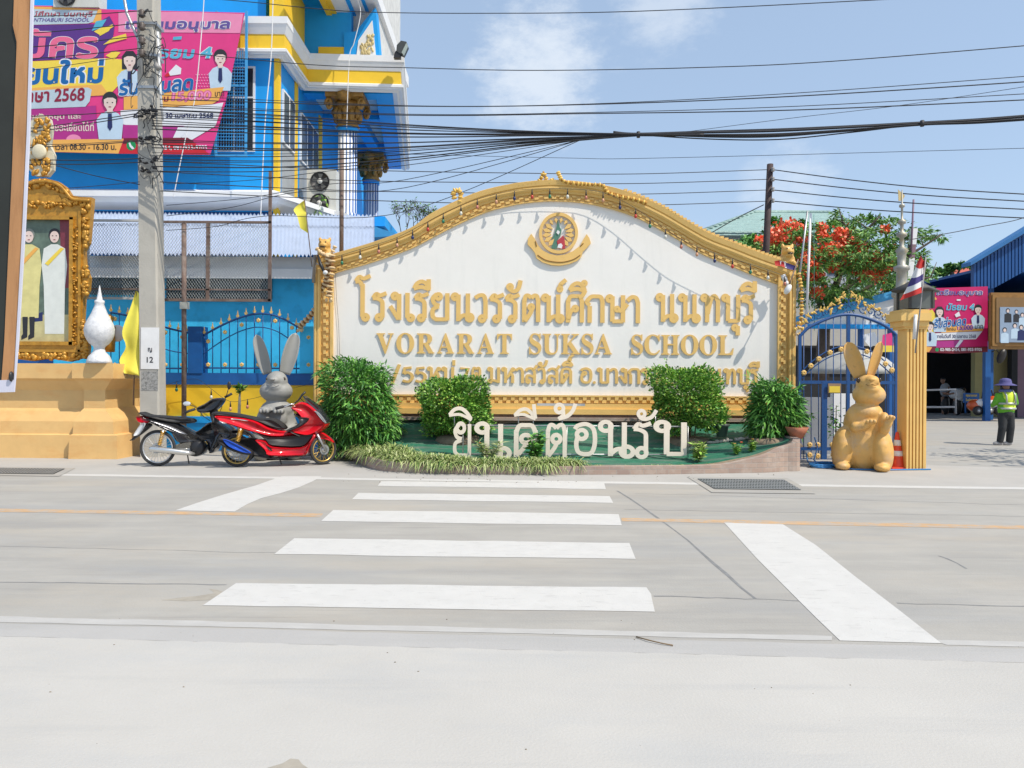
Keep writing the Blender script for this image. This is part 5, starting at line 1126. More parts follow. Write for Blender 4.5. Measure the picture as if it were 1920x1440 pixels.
def toycar(label, px, py, d, s):
    o = P(px, py, d); t = thing('toy_car', label, 'toy car', o, 'ride-on toy cars in the yard'); orm = mat('toy orange', rgb(225, 95, 35, .8), .35, var=.05, coat=.5)
    q = MB(); q.ell(o + Vector((0, 0, .42 * s)), (.55 * s, .3 * s, .24 * s), 14); q.ell(o + Vector((-.35 * s, 0, .4 * s)), (.35 * s, .3 * s, .26 * s), 12); q.ell(o + Vector((.35 * s, 0, .5 * s)), (.25 * s, .28 * s, .32 * s), 12); put('body', blob(q, .05 * s), orm, t)
    q = MB(); q.ell(o + Vector((-.2 * s, -.2 * s, .5 * s)), (.28 * s, .14 * s, .2 * s), 10); q.build('fender', white_p, t)
    q = MB(); q.tube([o + Vector((x * s, 0, z * s)) for x, z in ((-.1, .6), (-.05, 1.0), (.3, 1.05), (.4, .6))], .03 * s, 6); q.build('roll_bar', black_m, t)
    for wx in (-.42, .42):
        q = MB(); q.lathe([(.05, -.08 * s), (.18 * s, -.08 * s), (.2 * s, 0), (.18 * s, .08 * s), (.05, .08 * s)], o + Vector((wx * s, -.28 * s, .2 * s)), 16, axis='y'); w_ = q.build('wheel', black_m, t)
        q = MB(); q.lathe([(.1 * s, -.09 * s), (.02, -.1 * s)], o + Vector((wx * s, -.28 * s, .2 * s)), 12, axis='y'); q.build('hub', steel, w_)
toycar('orange and white ride-on toy car nearest the blue post', 1845, 779, 30.5, 1.0)
toycar('orange ride-on toy car half hidden behind the worker', 1866, 778, 30.5, .9)
# ------------------------------------------------------------------ motorcycles
def pillow(pts, dfun, hw, inset=1.6, mi=0, mb=None, off=0.):
    """rounded body panel: an outline drawn in side view, swollen hw metres to either side"""
    mb = mb or MB(); v2 = [Vector(p) for p in pts]; n = len(v2)
    ar = sum(v2[i].x * v2[(i+1) % n].y - v2[(i+1) % n].x * v2[i].y for i in range(n))
    if ar < 0: v2.reverse()
    v2 = smooth(v2, 3, True); n = len(v2); nr = []
    for i in range(n):
        t = (v2[(i+1) % n] - v2[i-1]); t = t.normalized() if t.length > 1e-6 else Vector((1, 0)); nr.append(Vector((-t.y, t.x)))
    vs = []
    lay = [(-1, 1), (-.86, .35), (-.5, 0), (.5, 0), (.86, .35), (1, 1)]
    for w, k in lay:
        for i in range(n):
            p = v2[i] + nr[i] * inset * k; q = P(p.x, p.y, dfun(p.x)); vs.append((q.x, q.y + off + w * hw, q.z))
    fs = [(a*n+i, (a+1)*n+i, (a+1)*n+(i+1) % n, a*n+(i+1) % n) for a in range(len(lay) - 1) for i in range(n)]
    tri = tessellate_polygon([[Vector((p[0], p[2], 0)) for p in vs[:n]]])
    for a, b_, c in tri:
        nn = (Vector(vs[b_]) - Vector(vs[a])).cross(Vector(vs[c]) - Vector(vs[a]))
        if nn.y > 0: a, b_, c = a, c, b_
        fs.append((a, b_, c)); o = 5 * n; fs.append((o + a, o + c, o + b_))
    return mb.add(vs, fs, mi, True)
paint_red = mat('red gloss paint', rgb(222, 22, 38, .85), .22, var=.03, coat=.7); paint_blk = mat('black gloss paint', (.02, .021, .024, 1), .22, var=.05, coat=.6)
rubber = mat('tyre rubber', (.035, .035, .037, 1), .85, var=.2, vs=20); rim_g = mat('gold rim', rgb(225, 190, 110, .8), .3, .6, var=.05); rim_s = mat('alloy rim', (.6, .61, .62, 1), .3, .6, var=.05); chrome = mat('chrome', (.62, .62, .6, 1), .22, .8, var=.08); spring_m = mat('gold spring', rgb(215, 165, 60, .8), .35, .4, var=.1)
def wheel(par, cx, cy, r, d, rim, spokes=18, steer=0., tyre=4.2):
    s = S(d); c = P(cx, cy, d); rr = r * s; c.z = rr + .004; ca, sa = math.cos(steer), math.sin(steer)
    def W3(a, rad, ax): return c + Vector((math.cos(a) * rad * ca - ax * sa, math.cos(a) * rad * sa + ax * ca, math.sin(a) * rad))
    def torus(R0, rx, ra, m, name, parent):
        q = MB(); n, k = 40, 8; vs = [W3(2*math.pi*i/n, R0 + rx * math.cos(2*math.pi*j/k), ra * math.sin(2*math.pi*j/k)) for i in range(n) for j in range(k)]
        q.add(vs, [(i*k+j, i*k+(j+1) % k, ((i+1) % n)*k+(j+1) % k, ((i+1) % n)*k+j) for i in range(n) for j in range(k)], 0, True); return q.build(name, m, parent)
    t = tyre * s / 2; w = torus(rr - t, t, t * 1.15, rubber, 'wheel', par); torus(rr - 2 * t - .012, .014, t * .8, rim, 'rim', w)
    q = MB()
    for i in range(spokes):
        a = 2 * math.pi * i / spokes; b_ = a + (.35 if i % 2 else -.35); q.tube([W3(b_, .035, .03 * (-1) ** i), W3(a, rr - 2 * t - .01, 0)], .0035, 4, caps=False)
    q.build('spokes', rim, w)
    q = MB(); q.add([W3(2*math.pi*j/14, .05 * k, ax) for ax, k in ((-.06, .6), (-.05, 1), (.05, 1), (.06, .6)) for j in range(14)], [(a*14+j, (a+1)*14+j, (a+1)*14+(j+1) % 14, a*14+(j+1) % 14) for a in range(3) for j in range(14)] + [tuple(range(14)), tuple(range(55, 41, -1))], 0, True); q.build('hub', chrome, w)
    q = MB(); q.add([W3(2*math.pi*j/20, rd, -.045) for rd in (.09, .055) for j in range(20)], [(j, (j+1) % 20, 20+(j+1) % 20, 20+j) for j in range(20)]); q.build('brake_disc', steel, w); return w
def zm(pts): return [(240 + x / 4.8, 680 + y / 4.8) for x, y in pts]
def tubez(q, pts, dfun, r, off=0., n=7): return q.tube([P(a, b_, dfun(a)) + Vector((0, off, 0)) for a, b_ in zm(pts)], r, n)
def panel(par, name, pts, dfun, hw, m, off=0., inset=1.6): return pillow(zm(pts), dfun, hw, inset, off=off).build(name, m, par)
def spring(par, a, b_, dfun, r, off):
    q = MB(); (ax, ay), (bx, by) = zm([a, b_]); A, B = P(ax, ay, dfun(ax)) + Vector((0, off, 0)), P(bx, by, dfun(bx)) + Vector((0, off, 0)); D = (B - A); u = D.cross(Vector((0, 1, 0))).normalized(); v = u.cross(D.normalized())
    q.tube([A + D * i / 60 + (u * math.cos(i * .94) + v * math.sin(i * .94)) * r for i in range(61)], .008, 5); sp_ = q.build('shock_absorber', spring_m, par)
    q = MB(); q.tube([A - D * .08, B + D * .1], r * .6, 8); q.build('damper', chrome, sp_)
# black underbone
kd = lambda x: 12.78 + (x - 296) * .0026
bk = thing('motorcycle', 'black underbone motorcycle with silver exhaust and spoked wheels parked at the left', 'motorcycle', Vector((P(360, 870, 13).x, 12.95, 0)), 'two-wheelers parked at the kerb')
wheel(bk, 296, 842, 34, kd(296), rim_s, 24, 0, 5.2); wheel(bk, 450, 842, 33, kd(450) + .02, rim_s, 24, 0, 5)
panel(bk, 'seat', [(118,446),(150,444),(220,468),(320,474),(440,486),(560,498),(598,512),(590,542),(450,545),(330,526),(200,492),(130,466)], kd, .12, mat('black seat', (.022, .022, .023, 1), .55, var=.15, bump=.1, bs=90), 0, 3)
panel(bk, 'tail_cover', [(150,484),(210,498),(330,528),(450,546),(560,602),(640,642),(700,700),(560,722),(480,722),(420,640),(330,595),(230,545)], kd, .11, paint_blk, 0, 3)
for pts in ([(230,520),(330,540),(430,572),(560,640),(500,632),(400,588),(300,552)], [(300,560),(390,590),(450,620),(380,600)]): panel(bk, 'silver_stripe', pts, kd, .118, mat('silver decal', (.5, .5, .53, 1), .3, .4), 0, .8)
panel(bk, 'tail_light', [(92,482),(180,480),(212,510),(190,540),(112,538)], kd, .09, mat('red lens', rgb(190, 20, 40, .8), .15, coat=.8), 0, 2)
panel(bk, 'rear_mudguard', [(170,548),(212,560),(190,590),(100,660),(30,702),(70,655)], kd, .06, black_m)
panel(bk, 'number_plate', [(134,552),(176,546),(122,640),(72,650)], kd, .065, mat('plate white', (.55, .57, .6, 1), .5), -.03, .5)
panel(bk, 'lower_body', [(400,612),(480,625),(560,640),(640,610),(690,570),(745,535),(860,545),(880,600),(845,640),(800,720),(770,800),(730,790),(705,702),(560,722),(480,722),(430,690)], kd, .085, paint_blk, .02, 3)
panel(bk, 'leg_shield', [(780,525),(860,545),(940,600),(950,650),(900,690),(860,640),(790,790),(750,800),(800,660),(770,580)], kd, .17, paint_blk, .03, 2)
panel(bk, 'handlebar_cover', [(632,405),(700,370),(760,330),(810,318),(866,322),(860,358),(800,425),(720,450),(650,445)], kd, .11, paint_blk, 0, 3)
panel(bk, 'steering_column', [(742,440),(800,425),(815,540),(770,545)], kd, .06, black_m)
q = MB(); tubez(q, [(560,447),(600,430),(655,412)], kd, .022, -.22, 8); q.build('grip', rubber, bk)
q = MB(); tubez(q, [(815,315),(850,298),(882,280)], kd, .022, .28, 8); q.build('grip', rubber, bk)
for pts, cx, cy, o_, m in (([(655,400),(640,390),(600,378)], 575, 366, -.2, mat('mirror glass', (.75, .77, .78, 1), .08, .6)), ([(835,310),(845,270),(858,225)], 861, 206, .25, black_m)):
    q = MB(); tubez(q, pts, kd, .007, o_); a_ = q.build('mirror_arm', black_m, bk); (ax, ay), = zm([(cx, cy)]); q = MB(); q.ell(P(ax, ay, kd(ax)) + Vector((0, o_, 0)), (.07 if o_ < 0 else .035, .02, .04 if o_ < 0 else .075), 12); q.build('mirror', m, a_)
panel(bk, 'engine', [(430,745),(600,690),(700,720),(720,790),(640,840),(560,830),(430,790)], kd, .1, chrome, 0, 2)
(ax, ay), = zm([(645, 762)]); q = MB(); q.lathe([(.02, -.16), (.1, -.15), (.125, -.12), (.13, 0)], P(ax, ay, kd(ax)), 22, axis='y'); q.build('clutch_cover', black_m, bk)
q = MB(); tubez(q, [(232,765),(250,768),(420,785),(560,802),(640,810)], kd, [.03, .052, .05, .045, .02], -.17, 12); q.build('exhaust', chrome, bk)
q = MB(); tubez(q, [(270,780),(420,790),(560,800)], kd, .03, -.08); q.build('swing_arm', steel, bk)
spring(bk, (350, 610), (318, 735), kd, .03, -.14)
q = MB(); tubez(q, [(550,830),(556,870),(562,905)], kd, .011, -.06); q.build('side_stand', black_m, bk)
panel(bk, 'front_fork', [(870,560),(920,600),(1010,790),(985,800),(900,650)], kd, .09, black_m)
panel(bk, 'front_fender', [(880,640),(960,600),(1060,620),(1120,680),(1060,650),(960,650)], kd, .07, paint_blk)
# red scooter
rd = lambda x: 12.75 + (x - 445) * .0026
rs = thing('scooter', 'glossy red maxi scooter with gold spoked wheels parked in front of the grey rabbit', 'scooter', Vector((P(525, 870, 13).x, 13.0, 0)), 'two-wheelers parked at the kerb')
wheel(rs, 445, 846, 30, rd(445), rim_g, 18, 0, 5); wheel(rs, 606, 843, 28, rd(606), rim_g, 20, math.radians(46), 5)
panel(rs, 'seat', [(792,440),(960,453),(1130,485),(1215,500),(1300,498),(1370,528),(1425,580),(1400,602),(1290,575),(1190,535),(1050,500),(800,474)], rd, .13, mat('black seat', 0), .0, 3)
panel(rs, 'tail_cover', [(803,482),(840,472),(1000,486),(1110,502),(1190,528),(1290,582),(1400,608),(1500,610),(1620,585),(1660,640),(1500,655),(1400,668),(1280,662),(1150,628),(1040,592),(930,556),(870,542),(830,512)], rd, .16, paint_red, 0, 3.5)
panel(rs, 'front_shield', [(1484,412),(1520,375),(1565,352),(1630,362),(1700,412),(1770,492),(1800,552),(1765,602),(1690,648),(1610,660),(1470,614),(1580,530),(1540,455)], rd, .2, paint_red, .02, 4)
panel(rs, 'floor_panel', [(1150,612),(1300,665),(1500,652),(1680,640),(1662,692),(1580,750),(1330,742),(1270,695),(1210,650)], rd, .19, black_m, 0, 2)
panel(rs, 'lower_fairing', [(1168,690),(1270,695),(1330,745),(1580,752),(1662,690),(1712,640),(1650,760),(1622,818),(1560,834),(1300,834),(1255,780)], rd, .2, paint_red, 0, 3)
panel(rs, 'fairing_slot', [(1275,735),(1320,760),(1335,785),(1300,775)], rd, .207, black_m, 0, .6)
panel(rs, 'inner_shield', [(1525,455),(1560,480),(1660,495),(1600,560),(1500,605),(1450,600),(1570,535)], rd, .14, black_m, -.08, 1.5)
panel(rs, 'windscreen', [(1590,300),(1650,338),(1730,405),(1795,495),(1803,535),(1720,440),(1625,358)], rd, .13, mat('smoked screen', (.03, .03, .035, 1), .1, coat=.6), 0, 1)
panel(rs, 'headlight', [(1700,430),(1740,450),(1795,520),(1798,545),(1760,510)], rd, .19, mat('headlight glass', (.45, .46, .47, 1), .1, .3, coat=.8), 0, 1.5)
panel(rs, 'rear_light', [(850,515),(905,530),(925,545),(880,540)], rd, .165, mat('clear lens', (.6, .55, .55, 1), .15), 0, .6)
q = MB(); tubez(q, [(1340,412),(1400,395),(1480,385),(1540,340),(1575,290),(1605,262)], rd, [.02, .02, .012, .014, .018, .018], -.05, 8); q.build('handlebar', black_m, rs)
q = MB(); tubez(q, [(1335,413),(1405,394)], rd, .026, -.05, 8); q.build('grip', rubber, rs)
q = MB(); tubez(q, [(1420,400),(1470,375),(1510,372)], rd, .016, -.09, 6); q.build('brake_lever', chrome, rs)
panel(rs, 'exhaust', [(858,672),(915,672),(1100,755),(1160,795),(1135,822),(1000,795),(860,722)], rd, .075, black_m, -.17, 4)
panel(rs, 'exhaust_shield', [(905,682),(960,690),(1100,762),(1152,800),(1080,795),(960,745)], rd, .02, mat('blue anodised', rgb(45, 95, 215, .85), .25, .4), -.245, 1)
panel(rs, 'engine_case', [(1000,690),(1150,682),(1260,790),(1300,852),(1160,832),(1060,800),(980,770)], rd, .11, black_m, 0, 2)
spring(rs, (1040, 592), (1012, 700), rd, .034, -.13); spring(rs, (1010, 590), (985, 690), rd, .03, .12)
q = MB(); tubez(q, [(1160,830),(1300,856),(1500,840),(1700,822)], rd, .014, -.1); q.build('exhaust_pipe', black_m, rs)
q = MB(); tubez(q, [(1372,838),(1385,870),(1396,910)], rd, .012, -.1); q.build('side_stand', black_m, rs)
for o_ in (-.09, .07): q = MB(); tubez(q, [(1700,620),(1740,690),(1795,790)], rd, [.03, .022, .02], o_, 8); q.build('front_fork', steel, rs)
panel(rs, 'front_fender', [(1670,660),(1720,620),(1790,650),(1860,720),(1780,690),(1700,690)], rd, .06, paint_red, 0, 1.5)
panel(rs, 'side_decal', [(960,498),(1040,503),(1110,516),(1100,522),(1030,511),(965,505)], rd, .163, mat('silver decal', 0), 0, .3)
panel(rs, 'panel_gap', [(1475,614),(1500,612),(1610,660),(1690,650),(1692,656),(1608,668)], rd, .196, black_m, .01, .3)
q = MB(); tubez(q, [(1480,388),(1500,430),(1560,440)], rd, .006, -.12, 5); tubez(q, [(1560,320),(1600,360),(1620,370)], rd, .006, -.06, 5); q.build('brake_cable', black_m, rs)
q = MB(); tubez(q, [(660,430),(700,480),(760,520)], kd, .006, -.1, 5); tubez(q, [(820,340),(830,400),(800,470)], kd, .006, .08, 5); q.build('brake_cable', black_m, bk)
# ------------------------------------------------------------------ rabbit statues
def ear(q, cx, cz, tx, tz, W, s, y, turn, cup=.5):
    """cupped ear: rim rolled towards the front, from base (cx, cz) to tip (tx, tz)"""
    A, B = Vector((cx, cz)), Vector((tx, tz)); D = B - A; nrm = Vector((-D.y, D.x)).normalized(); nt, nu = 16, 9; vs = []
    for lay in (0, 1):
        for i in range(nt + 1):
            t = i / nt; w = W * (.42 + .58 * math.sin(math.pi * min(1, t * .82 + .12)) ** .8) * (1 if t < .8 else math.sqrt(max(0, 1 - ((t - .8) / .2) ** 2)) * .97 + .03)
            for j in range(nu):
                u = 2 * j / (nu - 1) - 1; p = A + D * t + nrm * w * u * math.cos(turn); dy = -cup * w * u * u + w * u * math.sin(turn) + (1 if lay else 0) * (2.4 + 4 * (1 - u * u)) - 3 * math.sin(math.pi * t) * .6
                vs.append((p.x * s, y + dy * s, p.y * s))
    m = (nt + 1) * nu; fs = []
    for i in range(nt):
        for j in range(nu - 1):
            a = i * nu + j; fs.append((a, a + 1, a + nu + 1, a + nu)); fs.append((m + a, m + a + nu, m + a + nu + 1, m + a + 1))
        for j in (0, nu - 1):
            a = i * nu + j; fs.append((a, a + nu, m + a + nu, m + a) if j == 0 else (a, m + a, m + a + nu, a + nu))
    for j in range(nu - 1):
        a = nt * nu + j; fs.append((a, a + 1, m + a + 1, m + a)); fs.append((j, m + j, m + j + 1, j + 1))
    return q.add(vs, fs, 0, True)
def rabbit(label, cx, base_z, d, m, m_eye, parts, ears, eyes, feats, vox, turn=0.):
    s = S(d); o = Vector((P(cx, 714, d).x, d, base_z)); t = thing('rabbit_statue', label, 'statue', o, 'giant rabbit statues')
    A = math.atan((cx - 960) / F) + turn; ca, sa = math.cos(A), math.sin(A)       # the statue looks at the street
    T = lambda x, y, z: o + Vector(((x * ca + y * sa) * s, (-x * sa + y * ca) * s, z * s))
    q = MB()
    for (x, z, y, rx, rz, ry, rot) in parts: q.ell(T(x, y, z), (rx * s, ry * s, rz * s), 20, 0, (0, math.radians(rot), -A))
    put('body', blob(q, vox, 3), m, t)
    for e in ears:
        q = MB(); ear(q, e[0], e[1], e[2], e[3], e[4], s, e[5] * s, e[6], e[7]); q.v = [tuple(T(v[0] / s, v[1] / s, v[2] / s)) for v in q.v]; q.build('ear', m, t)
    for (x, z, y, r) in eyes: q = MB(); q.ell(T(x, y, z), (r * s, r * s * .7, r * s * 1.3), 10); q.build('eye', m_eye, t)
    for nm, lst in feats.items():
        for pts in lst:
            q = MB()
            if nm == 'toe': x, z, y, rx, ry, rz = pts; q.ell(T(x, y, z), (rx * s, ry * s, rz * s), 10)
            else: q.tube([T(x, y, z) for x, z, y in smooth_t(pts)], .5 * s, 5)
            q.build(nm, gold_dk if nm == 'mouth' and cx > 900 else MATS['grey insulator'] if nm == 'mouth' else m, t)
    return t
def smooth_t(pts): return [tuple(v) for v in smooth([Vector(p) for p in pts], 4)]
rg_m = stain(mat('gold rabbit paint', rgb(228, 178, 100, .85), .55, var=.08, vs=5, bump=.25, bs=24), rgb(205, 180, 150, .8), 3.5, .48, .72, .75); stain(rg_m, rgb(160, 120, 70, .75), 11, .58, .74, .5)
rw_m = stain(mat('grey rabbit paint', rgb(172, 172, 168, .68), .55, var=.05, vs=4, bump=.12, bs=40), rgb(165, 163, 155, .75), 4, .55, .8, .6)
eye_m = mat('dark eye', (.04, .025, .015, 1), .2)
# (x, height, forward(-)/back, half width, half height, half depth, lean) in photo pixels, x from the statue's middle
rabbit('giant golden rabbit statue sitting with raised paws before the iron gate', 1617, 0, 13.05, rg_m, eye_m,
  [(0, 48, 2, 39, 60, 38, 0), (-32, 36, -12, 21, 44, 34, 4), (33, 36, -12, 20, 44, 34, -4), (-32, 8, -34, 14, 9, 22, 0), (33, 8, -34, 14, 9, 22, 0), (3, 84, 0, 36, 42, 33, 2), (5, 106, -6, 30, 20, 28, 0),
   (11, 139, -8, 29, 21, 29, 0), (9, 158, -10, 21, 19, 24, 0), (16, 164, -24, 13, 11, 15, 0), (14, 149, -24, 16, 11, 16, 0), (14, 158, -33, 8, 5, 8, 0),
   (-15, 96, -16, 12, 20, 14, -10), (-10, 79, -30, 10.5, 10, 13, 0), (2, 82, -38, 15, 7.5, 8, -24), (15, 90, -42, 10, 6, 9, -10), (36, 88, -20, 10, 20, 14, 4), (37, 78, -32, 9, 11, 11, 0), (42, 88, -40, 7.5, 15, 9, 20), (46, 98, -42, 8, 6, 8, 0)],
  [(-4, 172, -26, 238, 15, -6, .15, .55), (13, 174, 31, 238, 12, -6, -.75, .6)], [(-7, 166, -26, 3.8), (29, 166, -27, 3.0)],
  {'toe': [(9, 91, -51, 3.4, 3.4, 3.6), (14.5, 92, -52, 3.4, 3.4, 3.6), (20, 92, -51, 3.4, 3.4, 3.6), (41, 99, -50, 2.8, 3, 3.4), (46, 100, -51, 2.8, 3, 3.4), (51, 99, -49, 2.8, 3, 3.4), (16, 167, -38, 5.5, 3, 3.2)],
   'mouth': [[(6, 158, -37), (11, 156, -39), (16, 159, -40), (21, 156, -39), (26, 158, -36)]]}, .02)
rabbit('giant grey rabbit statue with crossed paws behind the red scooter', 519, 0, 14.0, rw_m, eye_m,
  [(2, 46, 2, 40, 52, 36, 0), (-26, 32, -12, 20, 36, 30, 4), (30, 32, -12, 20, 36, 30, -4), (0, 74, 0, 34, 38, 30, 0), (0, 92, -6, 30, 21, 27, 0), (-1, 128, -8, 30, 21, 27, 0), (0, 146, -10, 20, 20, 22, 0), (-4, 148, -26, 11, 9, 12, 0), (-3, 135, -22, 15, 10, 15, 0),
   (-24, 78, -26, 11, 17, 11, 0), (8, 78, -26, 11, 17, 11, 0), (-20, 94, -34, 11, 7, 10, 0), (4, 93, -34, 11, 7, 10, 0)],
  [(-17, 160, -37, 233, 13, -6, .45, .6), (14, 160, 34, 238, 14, -6, -.2, .6)], [(13, 151, -24, 2.8), (-18, 151, -25, 1.6)],
  {'toe': [(-28, 92, -43, 3.2, 3.4, 4.5), (-22, 93, -44, 3.2, 3.4, 4.5), (-16, 92, -43, 3.2, 3.4, 4.5), (-3, 91, -43, 3.2, 3.4, 4.5), (3, 92, -44, 3.2, 3.4, 4.5), (9, 91, -43, 3.2, 3.4, 4.5), (-8, 150, -38, 5, 3, 2.8)],
   'mouth': [[(-17, 141, -36), (-11, 139, -38), (-7, 142, -39), (-2, 138, -38), (5, 141, -35)]]}, .02)
# ------------------------------------------------------------------ people
def figure(label, px, py, d, m_top, m_leg, pose):
    o = P(px, py, d); t = thing('person', label, 'person', o); return o, t
skin = mat('skin', (.28, .15, .1, 1), .55, var=.08)
o = GR(1886, 835); wk = thing('person', 'worker in yellow vest, green shirt, black trousers and purple hat facing away', 'person', o)
B_ = lambda x, y, z: o + Vector((x, y, z))
q = MB(); q.ell(B_(-.02, 0, 1.43), (.085, .1, .12), 14); q.tube([B_(0, 0, 1.2), B_(-.01, 0, 1.4)], .055, 8); q.ell(B_(0, 0, 1.12), (.16, .11, .2), 14); q.ell(B_(0, 0, .8), (.15, .12, .18), 14)
for sx in (-1, 1):
    q.tube([B_(sx * .19, 0, 1.24), B_(sx * .25, .03, 1.0), B_(sx * .22, .2, .94), B_(sx * .08, .3, 1.0)], [.05, .045, .036, .03], 10)
    q.ell(B_(sx * .06, .34, 1.02), (.035, .05, .045), 8)
    q.tube([B_(sx * .085, 0, .82), B_(sx * .1, -.01, .45), B_(sx * .11 - .02, .02, .06)], [.085, .065, .045], 10)
put('body', blob(q, .016), skin, wk)
q = MB(); q.ell(B_(0, 0, 1.1), (.2, .145, .25), 16); q.ell(B_(0, 0, .88), (.2, .15, .2), 16)
for sx in (-1, 1): q.tube([B_(sx * .17, 0, 1.26), B_(sx * .26, .03, 1.02), B_(sx * .23, .17, .96)], [.075, .065, .055], 10)
put('shirt', blob(q, .018), mat('green shirt', rgb(105, 180, 45, .8), .8, var=.12, vs=12), wk)
vest_m = mat('hi-vis yellow', rgb(222, 245, 70, .86), .7, var=.08, vs=10); q = MB(); q.ell(B_(.02, .005, 1.13), (.205, .16, .24), 18); q.ell(B_(.02, .005, .93), (.2, .165, .17), 18); vt = put('vest', blob(q, .018), vest_m, wk)
for z in (1.02, .9): q = MB(); q.lathe([(1, -.022), (1.01, 0), (1, .022)], (0, 0, 0), 28); q.v = [tuple(B_(.02 + x * (.216 if z > 1 else .209), .005 + y * .174, z + zz_)) for x, y, zz_ in q.v]; q.build('reflective_band', mat('silver tape', (.45, .47, .45, 1), .35, .3), vt)
for sx in (-.09, .12): q = MB(); q.tube([B_(sx, -.168, 1.02), B_(sx, -.15, 1.22), B_(sx, -.04, 1.35)], .02, 6); q.build('reflective_band', mat('silver tape', 0), vt)
q = MB(); q.ell(B_(0, 0, .78), (.175, .15, .16), 14)
for sx in (-1, 1): q.tube([B_(sx * .085, 0, .76), B_(sx * .1, -.02, .44), B_(sx * .115 - .02, .02, .07)], [.11, .09, .075], 12)
put('trousers', blob(q, .018), mat('black trousers', (.025, .027, .03, 1), .8, var=.2, vs=10), wk)
for sx in (-1, 1): q = MB(); q.ell(B_(sx * .115 - .06, .03, .045), (.13, .055, .05), 12); q.build('shoe', mat('grey shoe', (.35, .34, .34, 1), .7, var=.2), wk)
hat_m = mat('purple hat cloth', rgb(95, 92, 150, .75), .85, var=.12, vs=14); q = MB(); q.lathe([(.245, -.035), (.235, -.02), (.135, .02), (.13, .07), (.11, .12), (.05, .145), (.005, .15)], B_(-.02, 0, 1.49), 22); q.build('hat', hat_m, wk)
q = MB(); q.tube([B_(-.02 + .105 * math.cos(a * .52), .11 * math.sin(a * .52), 1.33) for a in range(13)], .035, 8); q.build('neck_scarf', mat('blue scarf', rgb(110, 125, 180, .7), .85), wk)
q = MB(); q.ell(B_(-.02, .03, 1.4), (.1, .1, .1), 12); q.build('hair', black_m, wk)
o = P(1772, 776, 35.5); o.z = 0; pn = thing('person', 'figure in pale grey shirt standing in the dark hall behind the barrier', 'person', o)
B_ = lambda x, y, z: o + Vector((x, y, z))
q = MB(); q.ell(B_(-.12, 0, 1.62), (.1, .11, .13), 12); q.tube([B_(0, 0, 1.2), B_(-.1, 0, 1.55)], .06, 8); q.ell(B_(0, 0, 1.1), (.2, .14, .3), 12); q.tube([B_(.1, -.1, 1.35), B_(.0, -.3, 1.1), B_(-.25, -.38, 1.0)], .05, 8); q.ell(B_(-.3, -.4, 1.0), (.06, .04, .04), 8)
for sx in (-1, 1): q.tube([B_(sx * .1, 0, .85), B_(sx * .1, 0, .05)], [.1, .06], 8)
put('body', blob(q, .025), skin, pn)
q = MB(); q.ell(B_(.0, 0, 1.18), (.25, .18, .36), 14); put('shirt', blob(q, .03), mat('grey shirt', (.3, .32, .35, 1), .8), pn)
q = MB(); q.ell(B_(0, 0, .5), (.2, .16, .5), 12); q.build('trousers', black_m, pn); q = MB(); q.ell(B_(-.1, .03, 1.68), (.11, .12, .1), 10); q.build('hair', black_m, pn)
o = P(1795, 776, 35); o.z = 0; pn = thing('person', 'figure in white shirt leaning over a table in the dark hall', 'person', o)
q = MB(); q.ell(B_(.3, 0, 1.18), (.1, .11, .12), 12); q.tube([B_(.1, 0, 1.05), B_(.28, 0, 1.15)], .06, 8); q.ell(B_(-.05, 0, .95), (.3, .16, .2), 12); q.tube([B_(-.2, -.1, 1.05), B_(-.5, -.2, 1.0), B_(-.75, -.2, 1.05)], .05, 8); q.ell(B_(-.8, -.2, 1.06), (.06, .04, .04), 8)
for sx in (-1, 1): q.tube([B_(sx * .1, 0, .8), B_(sx * .1, 0, .05)], [.1, .06], 8)
put('body', blob(q, .025), skin, pn)
q = MB(); q.ell(B_(-.02, 0, 1.02), (.4, .2, .24), 14, 0, (0, -.25, 0)); q.ell(B_(.1, 0, .85), (.26, .19, .24), 12); put('shirt', blob(q, .03), white_p, pn)
q = MB(); q.ell(B_(0, 0, .45), (.22, .17, .45), 12); q.build('trousers', black_m, pn); q = MB(); q.ell(B_(.24, .02, 1.2), (.13, .13, .14), 10); q.build('hair', black_m, pn)
# ------------------------------------------------------------------ the ochre pedestal with the framed portrait
stone_o = stain(mat('ochre stone paint', rgb(232, 190, 125, .84), .6, var=.06, vs=3, bump=.1, bs=25), rgb(225, 160, 90, .8), 1.6, .5, .75, .6, (1, 1, 2))
pd = thing('pedestal', 'large moulded ochre pedestal at the left carrying a gilt portrait', 'pedestal', Vector((P(60, 858, 14).x, 14.0, 0)))
LV = [(681, 222, -.1), (709, 222, -.1), (713, 215, -.04), (728, 200, .06), (731, 198, .08), (765, 198, .08), (770, 203, .04), (785, 218, -.04), (789, 220, -.06), (812, 222, -.08), (814, 230, -.12), (858, 232, -.14), (866, 232, -.14)]
def stack(x0, off, dx, name):
    q = MB(); vs = []; d0 = 14.12
    for y, xr, o_ in LV:
        z = P(0, y, d0).z if y < 866 else -.02; xa, xb = P(x0, y, d0).x - dx * (o_ < .05) * .0, P(xr, y, d0).x; yf = d0 + o_ - off
        if name == 'buttress': xa = P(x0 + (198 - xr) * -.0 - (0 if o_ > .05 else (xr - 198) * .45), y, d0).x
        vs += [(xa, yf, z), (xb, yf, z), (xb, 16.0, z), (xa, 16.0, z)]
    n = len(LV); fs = [(4*i+j, 4*i+4+j, 4*i+4+(j+1) % 4, 4*i+(j+1) % 4) for i in range(n-1) for j in range(4)] + [(0, 1, 2, 3)]
    q.add(vs, fs); return q.build(name, stone_o, pd)
stack(-120, 0, 0, 'body'); LV = [(y - .6, x + 2, o_) for y, x, o_ in LV]; stack(160, .13, 1, 'buttress')
